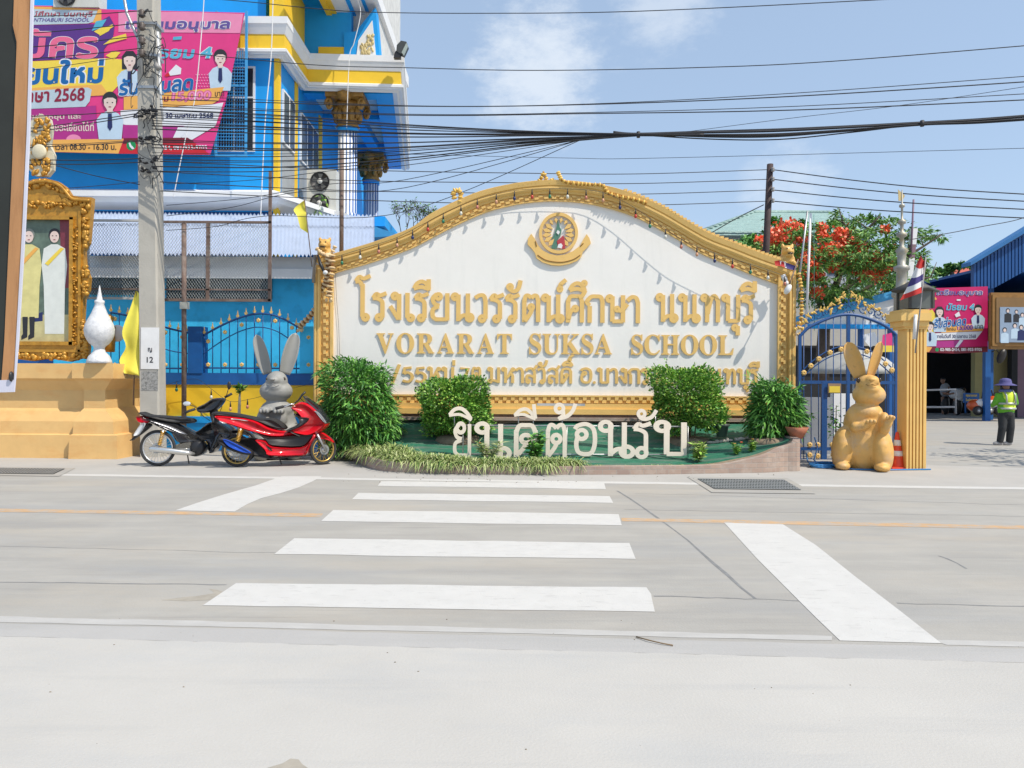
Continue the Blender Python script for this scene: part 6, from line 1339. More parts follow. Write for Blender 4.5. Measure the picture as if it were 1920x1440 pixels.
gilt = stain(mat('gilt carving', rgb(205, 150, 55, .84), .38, .25, var=.2, vs=8, bump=.35, bs=28), rgb(150, 100, 35, .7), 9, .5, .7, .6)
DR = 14.15; pf = thing('portrait_frame', 'ornate gilt frame with arched top holding a portrait of a couple', 'picture', P(85, 678, DR))
q = MB(); 
OU = [(-40, 676), (20, 672), (60, 677), (90, 672), (130, 678), (150, 672), (163, 668), (165, 650), (158, 630), (154, 600), (156, 560), (164, 545), (166, 520), (158, 500), (156, 470), (165, 455), (168, 420), (172, 370), (150, 369), (132, 366), (122, 350), (108, 340), (85, 334), (62, 336), (45, 344), (-40, 370)]
INW = [(-40, 642), (131, 642), (131, 411), (-40, 411)]
fr = MB()
def ringprism(mb, out, inn, d, t):
    """frame border: four sides between an outline and a window"""
    mb.prism([p for p in out if p[1] > 640] + [(150, 642), (-40, 642)], d - .006, t); mb.prism([p for p in out if 410 < p[1] <= 668 and p[0] > 140] + [(131, 411), (131, 642), (163, 668)] if False else [(131, 411), (169, 411), (168, 420), (165, 455), (156, 470), (158, 500), (166, 520), (164, 545), (156, 560), (154, 600), (158, 630), (165, 650), (163, 668), (131, 642)], d, t)
    mb.prism([(172, 370), (150, 369), (132, 366), (122, 350), (108, 340), (85, 334), (62, 336), (45, 344), (-40, 370), (-40, 411), (169, 411)], d - .003, t)
ringprism(fr, OU, INW, DR, .12)
fr.pb(-40, 640, 137, 647, DR - .05, .06); fr.pb(129, 407, 136, 647, DR - .05, .06); fr.pb(-40, 404, 137, 411, DR - .05, .06); fr.pb(-40, 655, 150, 660, DR - .04, .05); fr.pb(146, 395, 151, 660, DR - .04, .05)
rr = random.Random(3)
def carve(x0, y0, x1, y1, n, r0, r1):
    for _ in range(n):
        u = rr.random(); c = P(x0 + (x1 - x0) * u + rr.uniform(-5, 5), y0 + (y1 - y0) * u + rr.uniform(-5, 5), DR - .02); fr.ell(c, (rr.uniform(r0, r1), .05, rr.uniform(r0, r1)), 7, 0, (0, rr.uniform(-1, 1), 0))
carve(40, 352, 85, 342, 16, .02, .06); carve(85, 342, 125, 362, 16, .02, .06); carve(120, 378, 168, 384, 26, .02, .06); carve(50, 382, 120, 386, 22, .02, .05); carve(160, 390, 160, 460, 34, .02, .055); carve(160, 500, 160, 550, 24, .02, .06); carve(158, 600, 158, 665, 34, .025, .06); carve(20, 668, 158, 668, 46, .025, .06); carve(141, 420, 141, 640, 60, .015, .03)
fr.tube([P(x, y, DR - .06) for x, y in [(v.x, v.y) for v in smooth([Vector(a) for a in ((30, 352), (60, 343), (85, 340), (108, 346), (122, 358), (134, 372), (150, 375), (168, 376))], 4)]], .03, 6)
fr.build('frame', gilt, pf)
q = MB(); q.prism([(45, 368), (110, 366), (118, 378), (60, 380)], DR - .03, .03); q.build('scalloped_panel', gilt, pf)
DQ = DR + .05; q = MB(); q.pb(-40, 409, 133, 644, DQ, .05); pc = q.build('picture', mat('printed room', rgb(110, 130, 115, .7), .35, var=.35, vs=5), pf)
for pts, m in (([(-40, 590), (133, 590), (133, 644), (-40, 644)], mat('printed floor', rgb(215, 205, 150, .75), .4, var=.15, vs=6)), ([(112, 412), (132, 412), (132, 540), (116, 540)], mat('printed curtain', rgb(140, 60, 75, .7), .4, var=.2, vs=8)), ([(60, 590), (80, 585), (80, 602), (60, 604)], NAV)): poly(pc, 'printed_patch', pts, DQ - .003, m)
pale_y = mat('printed pale yellow', rgb(232, 222, 150, .8), .4, var=.1, vs=7); pale_w = mat('printed pale white', rgb(232, 236, 230, .82), .4, var=.06, vs=7)
def sitter(x, yh, sh, coat, foot, hair, sash=None):
    q_ = [(x - 6, yh + 22), (x - 20, yh + 30), (x - 24, yh + 60), (x - 20, yh + 100), (x - 18, foot), (x + 18, foot), (x + 20, yh + 100), (x + 24, yh + 62), (x + 20, yh + 30), (x + 6, yh + 22)]
    poly(pc, 'printed_figure', q_, DQ - .006, coat); poly(pc, 'printed_hair', disc(x, yh + 4, 11, 12), DQ - .008, hair); poly(pc, 'printed_face', disc(x, yh + 8, 8.5, 11), DQ - .011, SKIN)
    for e in (-3.5, 3.5): poly(pc, 'printed_eye', disc(x + e, yh + 6, 1.5, .8, 8), DQ - .014, BLKP)
    poly(pc, 'printed_mouth', disc(x, yh + 13.5, 2.4, .8, 8), DQ - .014, DRED)
    if sash: poly(pc, 'printed_sash', [(x + 12, yh + 28), (x + 18, yh + 30), (x - 12, yh + 62), (x - 18, yh + 58)], DQ - .012, sash)
sitter(102, 436, 0, pale_w, 626, BLKP, YLW); sitter(54, 436, 0, pale_y, 596, mat('printed grey hair', (.2, .22, .2, 1), .5), ORG)
for x in (47, 60): poly(pc, 'printed_leg', [(x - 5, 594), (x + 5, 594), (x + 4, 632), (x - 7, 637), (x - 7, 630), (x - 4, 626)], DQ - .008, BLKP)
cr_ = thing('crest', 'white and gold carved crest standing on top of the portrait frame', 'crest', P(77, 334, DR))
q = MB(); q.prism([(52, 300), (58, 270), (54, 240), (60, 222), (78, 213), (92, 222), (96, 240), (92, 270), (100, 290), (98, 318), (88, 330), (66, 330), (54, 318)], DR, .1); q.build('shield', mat('ivory carving', rgb(230, 220, 190, .8), .5, var=.1, vs=8, bump=.2), cr_)
q = MB()
for _ in range(70):
    y = rr.uniform(218, 326); w = 18 if y > 285 else 15; q.ell(P(77 + rr.uniform(-w, w), y, DR - .01), (rr.uniform(.02, .05), .035, rr.uniform(.03, .07)), 7, 0, (0, rr.uniform(-1, 1), 0))
q.build('carving', [gilt], cr_)
q = MB(); q.lathe([(.13, 0), (.14, -.03), (.11, -.05), (.01, -.05)], P(75, 285, DR - .03), 20, axis='y'); q.build('medallion', MATS['ivory carving'], cr_)
fn = thing('lotus_finial', 'white lotus-bud finial on a turned foot standing on the ochre pedestal', 'finial', P(186, 681, 13.98)); c = P(186, 681, 13.98); q = MB()
q.lathe([(r * S(13.98), (681 - y) * S(13.98)) for y, r in ((681, 22), (676, 21), (668, 18), (660, 11), (654, 9), (650, 10), (644, 17), (636, 22), (632, 23.5), (628, 25), (618, 26), (608, 24), (598, 19), (588, 14), (578, 10), (570, 7.5), (568, 8.5), (564, 8.5), (562, 5), (552, 3.5), (545, 2.2), (535, .4))], c, 24); q.build('bud', stain(mat('white carved stone', (.62, .63, .65, 1), .6, var=.12, vs=16, bump=.5, bs=45), (.42, .43, .46, 1), 14, .5, .65, .6), fn)
# small gilt shrine things behind the finial
q = MB(); c = P(205, 640, 14.9); q.lathe([(.1, 0), (.11, .2), (.09, .45), (.12, .5), (.06, .55), (.08, .7), (.02, .75)], P(205, 660, 14.9), 10); tag(q.build('gilt_stand', gilt), 'small gilt stand behind the white lotus finial', 'stand')
q = MB(); c = P(221, 625, 15.0); q.lathe([(.15, 0), (.17, -.03), (.15, -.05), (.01, -.04)], c, 20, axis='y'); tag(q.build('medallion', white_p), 'round white medallion half hidden behind the yellow flag', 'medallion')
# yellow flags
yf = mat('yellow flag cloth', rgb(245, 232, 90, .84), .75, var=.06, vs=5)
def cloth(t, grid, d, m, amp=.04, name='cloth'):
    """flag cloth hung over a few guide points, rippled in depth"""
    nu = len(grid); nv = len(grid[0]); A = [smooth([Vector(p) for p in row], 4) for row in grid]; B = [smooth([A[i][j] for i in range(nu)], 4) for j in range(len(A[0]))]
    vs = []; n2 = len(B[0])
    for j, colm in enumerate(B):
        for i, p in enumerate(colm): vs.append(P(p.x, p.y, d + amp * math.sin(i * .55 + j * .3) + amp * .5 * math.sin(j * .9)))
    q = MB(); q.add(vs, [(j*n2+i, (j+1)*n2+i, (j+1)*n2+i+1, j*n2+i+1) for j in range(len(B)-1) for i in range(n2-1)], 0, True); return q.build(name, m, t)
y1 = thing('flag', 'long yellow flag hanging limp beside the concrete utility pole', 'flag', P(250, 700, 14.3))
cloth(y1, [[(255, 545), (258, 547), (262, 552)], [(244, 578), (254, 585), (262, 592)], [(229, 622), (247, 630), (262, 645)], [(236, 650), (249, 662), (262, 680)], [(224, 676), (243, 690), (262, 704)], [(233, 700), (246, 702), (262, 704)]], 14.3, yf)
q = MB(); q.tube([P(257, 540, 14.35), P(250, 760, 14.4)], .012, 6); q.build('flagpole', rust, y1)
y2 = thing('flag', 'small yellow flag on a thin stick at the left shoulder of the sign', 'flag', P(584, 490, 14.8))
cloth(y2, [[(571, 375), (573, 382)], [(551, 392), (574, 398)], [(557, 405), (574, 410)], [(563, 428), (579, 438)]], 14.8, yf, .03)
q = MB(); q.tube([P(585, 500, 14.8), P(571, 373, 14.8)], .011, 6); q.build('flagpole', rust, y2)
# ------------------------------------------------------------------ concrete utility pole with its tangle of cables
DPo = 14.25; conc_p = stain(mat('pole concrete', (.42, .4, .355, 1), .85, var=.08, vs=3, bump=.35, bs=30), (.3, .29, .26, 1), 5, .55, .72, .6, (1, 1, .3))
up = thing('utility_pole', 'square concrete utility pole with a white number plate in front of the blue fence', 'pole', Vector((P(287, 840, DPo).x, DPo, 0)))
q = MB(); a0, a1, b0, b1 = P(256, -60, DPo), P(287, -60, DPo), P(263, 860, DPo), P(299, 860, DPo); b0.z = b1.z = -.02; vs = []
for (l, r_) in ((b0, b1), (a0, a1)): vs += [(l.x, DPo, l.z), (r_.x - .03, DPo, l.z), (r_.x, DPo + .03, l.z), (r_.x, DPo + .3, l.z), (l.x, DPo + .3, l.z)]
q.add(vs, [(i, (i+1) % 5, 5+(i+1) % 5, 5+i) for i in range(5)] + [(4,3,2,1,0), (5,6,7,8,9)]); q.build('shaft', conc_p, up)
q = MB(); q.pb(264, 614, 298, 692, DPo - .012, .01); pl = q.build('number_plate', mat('plate enamel', (.72, .72, .72, 1), .4), up)
for tx, x0, y0, x1, y1_ in (('ญ', 277, 652, 285, 661), ('12', 275, 669, 287, 680)): words(pl, tx, x0, y0, x1, y1_, DPo - .016, BLKP, None, .02)
q = MB(); q.pb(265, 696, 296, 732, DPo - .006, .006); q.build('old_sticker', stain(mat('torn poster', (.3, .3, .29, 1), .9, var=.3, vs=20), (.12, .12, .12, 1), 25, .5, .6, .8), up)
for y in (40, 100, 160): q = MB(); q.pb(257, y, 292, y + 5, DPo - .02, .34); q.build('steel_band', steel, up)
q = MB(); q.tube([P(228, -30, DPo - .1), P(238, 25, DPo - .1), P(262, 80, DPo - .08), P(268, 140, DPo - .05)], .03, 8); q.build('conduit', steel, up)
q = MB(); q.tube([P(296, 60, DPo - .03), P(300, 160, DPo - .03), P(305, 225, DPo - .03)], .022, 8); q.build('conduit', white_p, up)
q = MB(); q.tube([P(292, 120, DPo - .08), P(298, 130, DPo - .08)], .05, 10); q.build('insulator', MATS['grey insulator'], up)
q = MB()
for k, y in enumerate((24, 48, 75, 98)): q.lathe([(.03, -.09), (.07, -.05), (.045, -.02), (.07, .02), (.03, .06)], P(266, y, DPo - .12), 10)
q.build('insulator_rack', mat('brown insulator', (.1, .08, .07, 1), .4), up)
rc = random.Random(9)
for k in range(26):
    x0, y0 = rc.uniform(255, 300), rc.choice([20, 70, 95, 130, 205, 212, 262, 300]) + rc.uniform(-8, 8); pts = [P(x0, y0, DPo - .06 - rc.random() * .12)]
    for _ in range(5): x0 += rc.uniform(-14, 14); y0 += rc.uniform(-6, 26); pts.append(P(min(310, max(246, x0)), y0, DPo - .06 - rc.random() * .14))
    q = MB(); q.tube(smooth(pts, 5), rc.uniform(.005, .011), 5); q.build('tangled_cable', cable_m, up)
for y in (205, 212, 262, 300, 318):
    q = MB()
    for k in range(7): q.ell(P(rc.uniform(262, 300), y + rc.uniform(-6, 6), DPo - .1), (rc.uniform(.02, .05), .05, rc.uniform(.015, .035)), 7)
    q.build('cable_knot', cable_m, up)
q = MB(); q.tube([P(345, 800, 15.0), P(345, 418, 15.0)], .05, 8); rp = thing('rusty_post', 'dark rusty post rising through the mesh screen', 'post', P(345, 800, 15.0)); q.build('shaft', rust, rp)
q = MB(); q.pb(337, 566, 351, 579, 14.9, .1); q.build('junction_box', mat('beige box', (.5, .5, .44, 1), .5), rp)
q = MB(); q.tube([P(640, 520, 15.6), P(641, 280, 15.6)], .045, 8); tag(q.build('iron_pole', rust), 'thin dark iron pole standing in front of the fluted column', 'pole')
# ------------------------------------------------------------------ overhead cables
def wire(pts, d, r, label, group=None, sag=0., d2=None, m=None):
    pv = smooth([Vector(p) for p in pts], 8); n = len(pv); q = MB(); sl = d2 is None and pts[-1][0] > 1000 and d < 14.3; d2 = d2 or d
    q.tube([P(p.x, p.y, d - (max(0, p.x - 285) * .0019 if sl else 0) + (d2 - d) * i / (n - 1)) - Vector((0, 0, sag * 4 * (i / (n-1)) * (1 - i / (n-1)))) for i, p in enumerate(pv)], r, 5); return tag(q.build('cable', m or cable_m), label, 'cable', group)
GB = 'black cables gathered at the sagging bundle'; DW_ = 14.0
wire([(300,-10),(460,3),(600,17),(700,23),(900,25),(1200,21),(1680,-2),(1990,-20)], DW_, .0075, 'topmost single cable crossing the sky just under the upper edge')
wire([(300,94),(455,110),(610,123),(760,127),(1000,132),(1300,127),(1560,115),(1990,80)], DW_, .0075, 'single cable crossing the cloud below the topmost one')
for i, (yl, yr, y0) in enumerate(((198, 146, 178), (199, 157, 186), (214, 180, 196), (216, 192, 200))):
    wire([(300, y0), (760, yl), (1100, yl - 3), (1500, (yl + yr) / 2 + 2), (1990, yr - 8)], DW_ - .02 * i, .009 if i % 2 else .006, 'black cable in the upper group of four crossing the sky above the bundle', 'upper group of four sky cables')
wire([(1250,252),(1480,222),(1700,196),(1990,152)], DW_, .004, 'thin cable slanting up to the right across the upper group')
wire([(650,286),(1050,296),(1250,296),(1990,276)], DW_ + .1, .004, 'thin lone cable below the bundle to the right')
rc = random.Random(4); yl0 = [205, 206, 210, 213, 216, 221, 226, 231, 236, 242, 262, 266, 271, 277, 286, 292, 298, 303, 312, 321]
for i, y in enumerate(yl0):
    f_ = rc.uniform(-3, 3); wire([(285, y), (520, y + (253 - y) * .1 + 8 + f_), (760, y + (256 - y) * .42 + 9 + f_), (1000, 253 + (y - 253) * .22 + 4), (1197, 253 + (y - 255) * .03), (1320, 254 + f_)], DW_ - .05 + rc.uniform(-.04, .04), rc.choice([.005, .007, .008, .011]), 'black cable fanning from the concrete pole into the bundle', GB)
for i in range(16):
    f_ = rc.uniform(-1, 1); wire([(1150, 251 + 4 * f_), (1197, 252.5 + 2 * f_), (1330, 251 + 5 * f_ + (8 if i > 13 else 0)), (1460, 249 + 7 * f_ + (10 if i > 13 else 0)), (1600, 241 + 5 * f_ + (5 if i > 13 else 0)), (1730, 232 + 2.5 * f_), (1840, 227 + 4 * f_), (1990, 216 + 5 * f_)], DW_ - .05 + .012 * i, rc.choice([.01, .013, .017]), 'black cable in the thick bundle running off to the right', GB)
for x, y in ((1197, 253), (1729, 232)):
    q = MB(); q.tube([P(x, y - 6, DW_ - .06 - (x - 285) * .0019), P(x, y + 5, DW_ - .06 - (x - 285) * .0019)], .03, 7); tag(q.build('cable_tie', cable_m), 'cable tie round the bundle at its %s' % ('narrow waist in the middle' if x < 1500 else 'right hand end'), 'cable tie')
for i, (y0, y1_) in enumerate(((302, 318), (322, 336), (341, 356), (358, 377))):
    wire([(300, y0), (640, y0 + 16), (1000, y1_ + 7), (1200, y1_ + 8), (1444, y1_)], 14.4, .009, 'power line from the concrete pole to the wooden pole passing behind the arch', 'power lines left of the wooden pole', 0, 18)
    wire([(1448, y1_), (1600, y1_ + 20 - i * 2), (1760, y1_ + 36 - i * 4), (1990, y1_ + 50 - i * 5)], 18, .012, 'power line running right from the wooden pole', 'power lines right of the wooden pole', 0, 15)
wire([(1432,384),(1380,410),(1318,446)], 18, .012, 'slack cable dropping left from the wooden pole to the sign')
wire([(1990,370),(1920,408),(1840,425),(1780,437),(1690,452)], 17, .009, 'cable dropping from the right edge into the flame tree')
for i, (a, b_) in enumerate(((31, 20), (62, 42), (88, 66), (110, 90), (131, 100), (218, 206), (240, 211), (247, 215), (272, 262), (276, 264), (300, 297), (308, 304))):
    wire([(-60, a + 4), (60, a), (160, (a + b_) / 2 + 2), (270, b_)], DPo - .12, .006 if i in (4, 8) else .009, 'black cable running left from the concrete pole across the banner', 'cables left of the concrete pole')
wire([(100,309),(180,330),(262,346)], DPo, .008, 'cable sloping down to the concrete pole below the banner'); wire([(125,353),(200,347),(262,341)], DPo, .006, 'thin cable under the sloping one left of the concrete pole')
whc = mat('white cable', (.7, .7, .7, 1), .5)
wire([(383,-10),(378,60),(366,180),(352,240),(335,320),(325,372)], 18.5, .012, 'white drop cable hanging down across the banner', None, 0, None, whc)
wire([(512,-10),(508,110),(497,230),(488,420)], 19.2, .014, 'white cable hanging down beside the yellow corner strip', None, 0, None, whc)
wire([(668,-5),(676,25),(664,80),(655,110),(650,240)], 21.9, .012, 'white cable looping down from the gable over the cornice', None, 0, None, whc)
for i, (a, b_, c_, d_) in enumerate(((312, 432, 500, 405), (312, 405, 560, 360), (312, 385, 620, 345), (312, 345, 640, 318))): wire([(a, b_), ((a + c_) / 2, (b_ + d_) / 2 + 6), (c_, d_), (760, d_ - 8), (1090, 262)], DPo - .1, .006, 'thin cable rising from the middle of the concrete pole towards the bundle', 'thin rising cables')
# ------------------------------------------------------------------ string lights, lions, garlands and lamp on the sign
BC = [('pink', (205, 130, 110)), ('clear', (225, 225, 215)), ('green', (50, 130, 100)), ('red', (205, 70, 60)), ('navy', (50, 60, 110)), ('peach', (220, 165, 130))]
def lights(label, cable_pts, bulbs, dd):
    d = dd(cable_pts[0][0])
    t = thing('string_lights', label, 'string lights', P(*cable_pts[0], d), 'strings of coloured bulbs'); q = MB(); q.tube([P(v.x, v.y, dd(v.x)) for v in smooth([Vector(p) for p in cable_pts], 5)], .005, 4); q.build('cord', cable_m, t)
    for i, (x, y) in enumerate(bulbs):
        d = dd(x); nm, c_ = BC[(i * 5 + 2) % 6]; q = MB(); q.tube([P(x, y, d), P(x, y + 7, d), P(x, y + 11, d)], [.006, .016, .018], 7); s_ = q.build('socket', black_m, t)
        q = MB(); c = P(x, y + 15, d); q.lathe([(.014, .045), (.027, .02), (.032, -.005), (.022, -.03), (.004, -.04)], c, 10); q.build('bulb', mat('bulb ' + nm, rgb(*c_, .8), .25, var=.05), s_)
ct = [(628,482),(680,466),(740,447),(790,422),(840,396),(900,372),(960,358),(1010,354),(1060,354),(1110,357),(1140,364),(1170,378),(1200,396),(1240,424),(1290,455),(1340,474),(1390,490),(1440,506),(1478,520)]
cs = smooth([Vector(p) for p in ct], 12); bl = []; acc = 22
for a, b_ in zip(cs, cs[1:]):
    acc += (b_ - a).length
    if acc > 32: acc = 0; bl.append((b_.x, b_.y))
lights('string of coloured bulbs following the arch of the school sign', ct, bl, lambda x: DS - .18 - max(0, x - 1100) * .0005)
lights('short string of coloured bulbs along the yellow boundary wall', [(312,722),(330,716),(350,712),(372,712),(395,728),(430,752),(470,748),(520,735),(590,718)], [(331,716),(396,730),(464,748),(432,752)], lambda x: DN - .2)
q = MB(); q.tube([P(x, y, DS - .03) for x, y in ((628, 500), (631, 560), (635, 610), (637, 668))], .004, 4); tag(q.build('cable', cable_m), 'thin black wire hanging down the left edge of the white sign panel', 'cable')
lion_m = stain(mat('gold lion paint', rgb(228, 180, 95, .84), .45, var=.12, vs=10, bump=.2), rgb(165, 110, 45, .7), 12, .5, .7, .5)
def lion(label, px, py, d):
    o = P(px, py, d); t = thing('lion_statue', label, 'statue', o, 'lion figures on the sign shoulders'); s = S(d); B = lambda x, y, z: o + Vector((x * s, y * s, z * s)); q = MB()
    q.ell(B(0, 2, 12), (15*s, 14*s, 15*s), 14); q.ell(B(0, -2, 28), (12*s, 12*s, 12*s), 14); q.ell(B(0, -12, 26), (8*s, 7*s, 5*s), 12); q.ell(B(0, -11, 19), (7*s, 6*s, 3.5*s), 12)
    for sx in (-1, 1): q.ell(B(sx * 9, 0, 39), (3.5*s, 3*s, 5*s), 8); q.ell(B(sx * 9, -8, 5), (5*s, 7*s, 6*s), 10); q.ell(B(sx * 5, -11, 33), (3*s, 3*s, 2.5*s), 8)
    put('body', blob(q, .018, 3), lion_m, t)
    q = MB(); q.ell(B(0, -16.5, 22.5), (6*s, 3*s, 1.6*s), 10); q.build('mouth', eye_m, t)
    for sx in (-1, 1): q = MB(); q.ell(B(sx * 5, -14, 32), (1.3*s, 1*s, 1.3*s), 8); q.build('eye', eye_m, t)
lion('golden lion figure with open mouth on the left shoulder of the sign', 609, 488, DS - .05); lion('golden lion figure draped in striped cloth on the right shoulder', 1476, 500, DS - .05)
gl_m = [mat('garland cream', rgb(235, 205, 160, .84), .8, var=.15, vs=15), mat('garland brown', rgb(150, 105, 60, .8), .8, var=.2), mat('garland marigold', rgb(245, 205, 110, .85), .8, var=.15, vs=15), mat('garland ochre', rgb(190, 140, 60, .8), .8)]  # bead colours, mostly strung as a pale and a darker one in turn
def garland(label, pts, d, r, a, b_, d2=None, tassel=True, step=.034):
    pv = smooth([Vector(p) for p in pts], 10); n = len(pv); W3 = [P(p.x, p.y, d + ((d2 or d) - d) * i / (n - 1)) for i, p in enumerate(pv)]; q = MB(); acc = step; k = 0
    for u, v in zip(W3, W3[1:]):
        acc += (v - u).length
        if acc >= step:
            acc = 0; k += 1; rr_ = r * (1 if k % 2 else .72); q.ell(v, (rr_, rr_, step * .75), 9, a if k % 2 else b_, ((v - u).to_track_quat('Z', 'Y').to_euler()))
    if tassel:
        for i in range(6): q.ell(W3[-1] + Vector((R.uniform(-.06, .06), R.uniform(-.03, .03), -.05 - .05 * R.random())), (.03, .03, .04), 7, a)
    return tag(q.build('garland', gl_m), label, 'garland', 'flower garlands on the school sign')
garland('cream garland hanging straight down from the left lion', [(622,478),(622,505),(619,535),(617,556)], DS - .36, .08, 0, 1)
garland('long cream garland swinging down left to the iron fence', [(616,476),(614,515),(604,550),(588,585),(562,612)], DS - .4, .075, 0, 1, DN - .2)
garland('short cream garland round the neck of the left lion', [(594,466),(602,474),(612,478),(622,474),(628,462)], DS - .28, .05, 0, 0, None, False)
garland('marigold garland hanging beside the right sign pillar', [(1497,512),(1502,540),(1503,570),(1502,600)], DS - .2, .05, 2, 3)
garland('small ring of marigolds at the foot of the right hanging garland', [(1490,618),(1498,614),(1506,618),(1503,626),(1494,627)], DS - .25, .045, 2, 0, None, False)
garland('marigold garland draped over the left crown of the arch with one raised end', [(972,347),(992,344),(1008,341),(1016,332),(1019,324),(1024,335)], DS - .1, .05, 2, 3, None, False)
garland('marigold garland along the right crown of the arch down its slope', [(1050,332),(1046,322),(1054,338),(1075,344),(1108,346),(1130,348),(1140,362),(1165,370),(1190,374),(1212,381)], DS - .14, .05, 2, 3, None, False)
garland('small knot of marigold garland on the left slope of the arch', [(852,372),(850,360),(858,356),(864,362),(862,378)], DS - .1, .065, 2, 2, None, False)
garland('tiny knot of marigolds at the very top of the arch', [(1030,344),(1036,336),(1042,344)], DS - .1, .045, 2, 2, None, False)
ribc = thing('striped_cloth', 'red white and blue cloth tied round the right lion', 'cloth', P(1475, 500, DS - .3))
for k, (pts, m) in enumerate((([[(1452, 490), (1454, 498)], [(1462, 488), (1464, 499)], [(1470, 492), (1472, 502)]], fl_m[0]), ([[(1462, 489), (1464, 498)], [(1474, 491), (1475, 503)]], fl_m[1]), ([[(1473, 492), (1474, 503)], [(1484, 496), (1485, 506)], [(1494, 499), (1492, 507)]], fl_m[2]))): cloth(ribc, pts, DS - .32 - .015 * k, m, .02, 'band')
lm = thing('sign_lamp', 'small lamp on a bent arm reaching out from the right sign pillar', 'lamp', P(1484, 520, DS)); k0 = P(1440, 565, DS); k1 = P(1386, 668, DS); sv = Vector((.6, -.42, 1)); A_, B2 = k0 + sv * .8, k1 + sv * 1.3
q = MB(); q.tube([Vector((A_.x + .1, DS - .1, A_.z - .3)), A_, B2], .012, 6); q.build('arm', rust, lm)
q = MB(); q.ell(B2, (.06, .07, .11), 12, 0, (0, .5, 0)); q.build('lamp_head', white_p, lm)
q = MB(); q.tube([P(1468, 515, DS - .25), P(1474, 530, DS - .25)], .05, 8); q.ell(P(1474, 531, DS - .27), (.05, .05, .05), 10); tag(q.build('globe_lamp', white_p), 'small white globe lamp near the top of the right sign pillar', 'lamp')
sp_ = thing('spotlight', 'black and white spotlight clamped to the left shoulder of the sign', 'lamp', P(600, 500, DS - .3)); q = MB(); q.tube([P(596, 478, DS - .3), P(601, 495, DS - .34), P(607, 508, DS - .4)], [.02, .035, .03], 8); q.build('housing', black_m, sp_); q = MB(); q.ell(P(610, 511, DS - .42), (.05, .05, .045), 10); q.build('lamp_glass', white_p, sp_)
q = MB(); q.tube([P(588, 530, DS - .2), P(591, 478, DS - .2)], .035, 7); tag(q.build('wooden_stake', mat('weathered wood', (.25, .21, .17, 1), .85, var=.2, vs=10)), 'weathered wooden stake fixed to the left sign pillar', 'stake')
# ------------------------------------------------------------------ trees
fg_m = [mat('flame leaf', (.12, .28, .05, 1), .55, var=.3, vs=3), mat('flame leaf light', (.22, .38, .08, 1), .55, var=.25, vs=3), mat('flame leaf deep', (.05, .15, .035, 1), .6, var=.3, vs=3)]
trunk_m = mat('tree bark', (.1, .075, .06, 1), .9, var=.25, vs=6, bump=.4)
def tree(name, label, d, trunk, limbs, clumps, n, ln, wd, mats, seed, dy=1.6, flowers=None, droop=.25, flat=1.):
    rng = random.Random(seed); t = thing(name, label, 'tree', P(*trunk[0], d), None); o0 = P(*trunk[0], d); q = MB(); k = len(trunk)
    q.tube([P(x, y, d) for x, y in trunk], [.22 - .1 * i / max(1, k-1) for i in range(k)], 9); tr = q.build('trunk', trunk_m, t)
    for l in limbs:
        q = MB(); z0 = rng.uniform(-dy, dy); m = len(l); pv = smooth([Vector(p) for p in l], 4); m = len(pv); q.tube([P(p.x, p.y, d + z0 * i / m) for i, p in enumerate(pv)], [.085 * (1 - .8 * i / m) for i in range(m)], 6)
        for _ in range(5):
            p = pv[rng.randrange(m // 3, m)]; e = P(p.x, p.y, d + z0 * .7); q.tube([e, e + Vector((rng.uniform(-.5, .5), rng.uniform(-.4, .4), rng.uniform(.1, .5)))], [.025, .008], 4)
        q.build('limb', trunk_m, tr)
    tot = sum(c[2] * c[3] for c in clumps); q = MB()
    for (cx, cy, rx, ry) in clumps:
        zz_ = rng.uniform(-dy, dy); c = P(cx, cy, d + zz_); RX, RZ = rx * S(d), ry * S(d); sub = [(rng.gauss(0, .45), rng.gauss(0, .5), rng.gauss(0, .45), rng.uniform(.18, .4)) for _ in range(max(5, int(rx * ry / 110)))]
        def spot():
            a, b_, g_, w = rng.choice(sub); u = Vector((rng.gauss(0, .5), rng.gauss(0, .5), rng.gauss(0, .5)))
            return c + Vector(((a + u.x * w) * RX, (b_ + u.y * w) * RX * .8, (g_ + u.z * w * .6 * flat) * RZ)), Vector((a + u.x * .6, b_ + u.y, .15 + g_ * .4))
        leaves(q, spot, int(n * rx * ry / tot), ln, wd, rng, droop=droop, jitter=.45, nm=len(mats))
    q.build('crown', mats, t)
    if flowers:
        for (fx, fy, fr) in flowers[1]:
            c = P(fx, fy, d - dy * .75 + rng.uniform(-.2, .2)); q = MB()
            for _ in range(int(19 * fr)):
                p = c + Vector((rng.gauss(0, .45), rng.gauss(0, .5), rng.gauss(0, .4))) * fr * S(d); a = rng.uniform(0, 6.28); e = Vector((math.cos(a), rng.uniform(-.6, .6), math.sin(a))) * .1; f_ = e.cross(Vector((rng.gauss(0, 1), 1, rng.gauss(0, 1)))).normalized() * .04
                q.add([p, p + e * .6 + f_, p + e, p + e * .6 - f_], [(0, 1, 2, 3)], rng.randrange(2), True)
            q.build('blossom', flowers[0], t)
    return t
fl_red = [mat('flame red', rgb(245, 85, 45, .95), .5, var=.15, vs=6), mat('flame orange', rgb(248, 125, 85, .95), .5, var=.15, vs=6)]
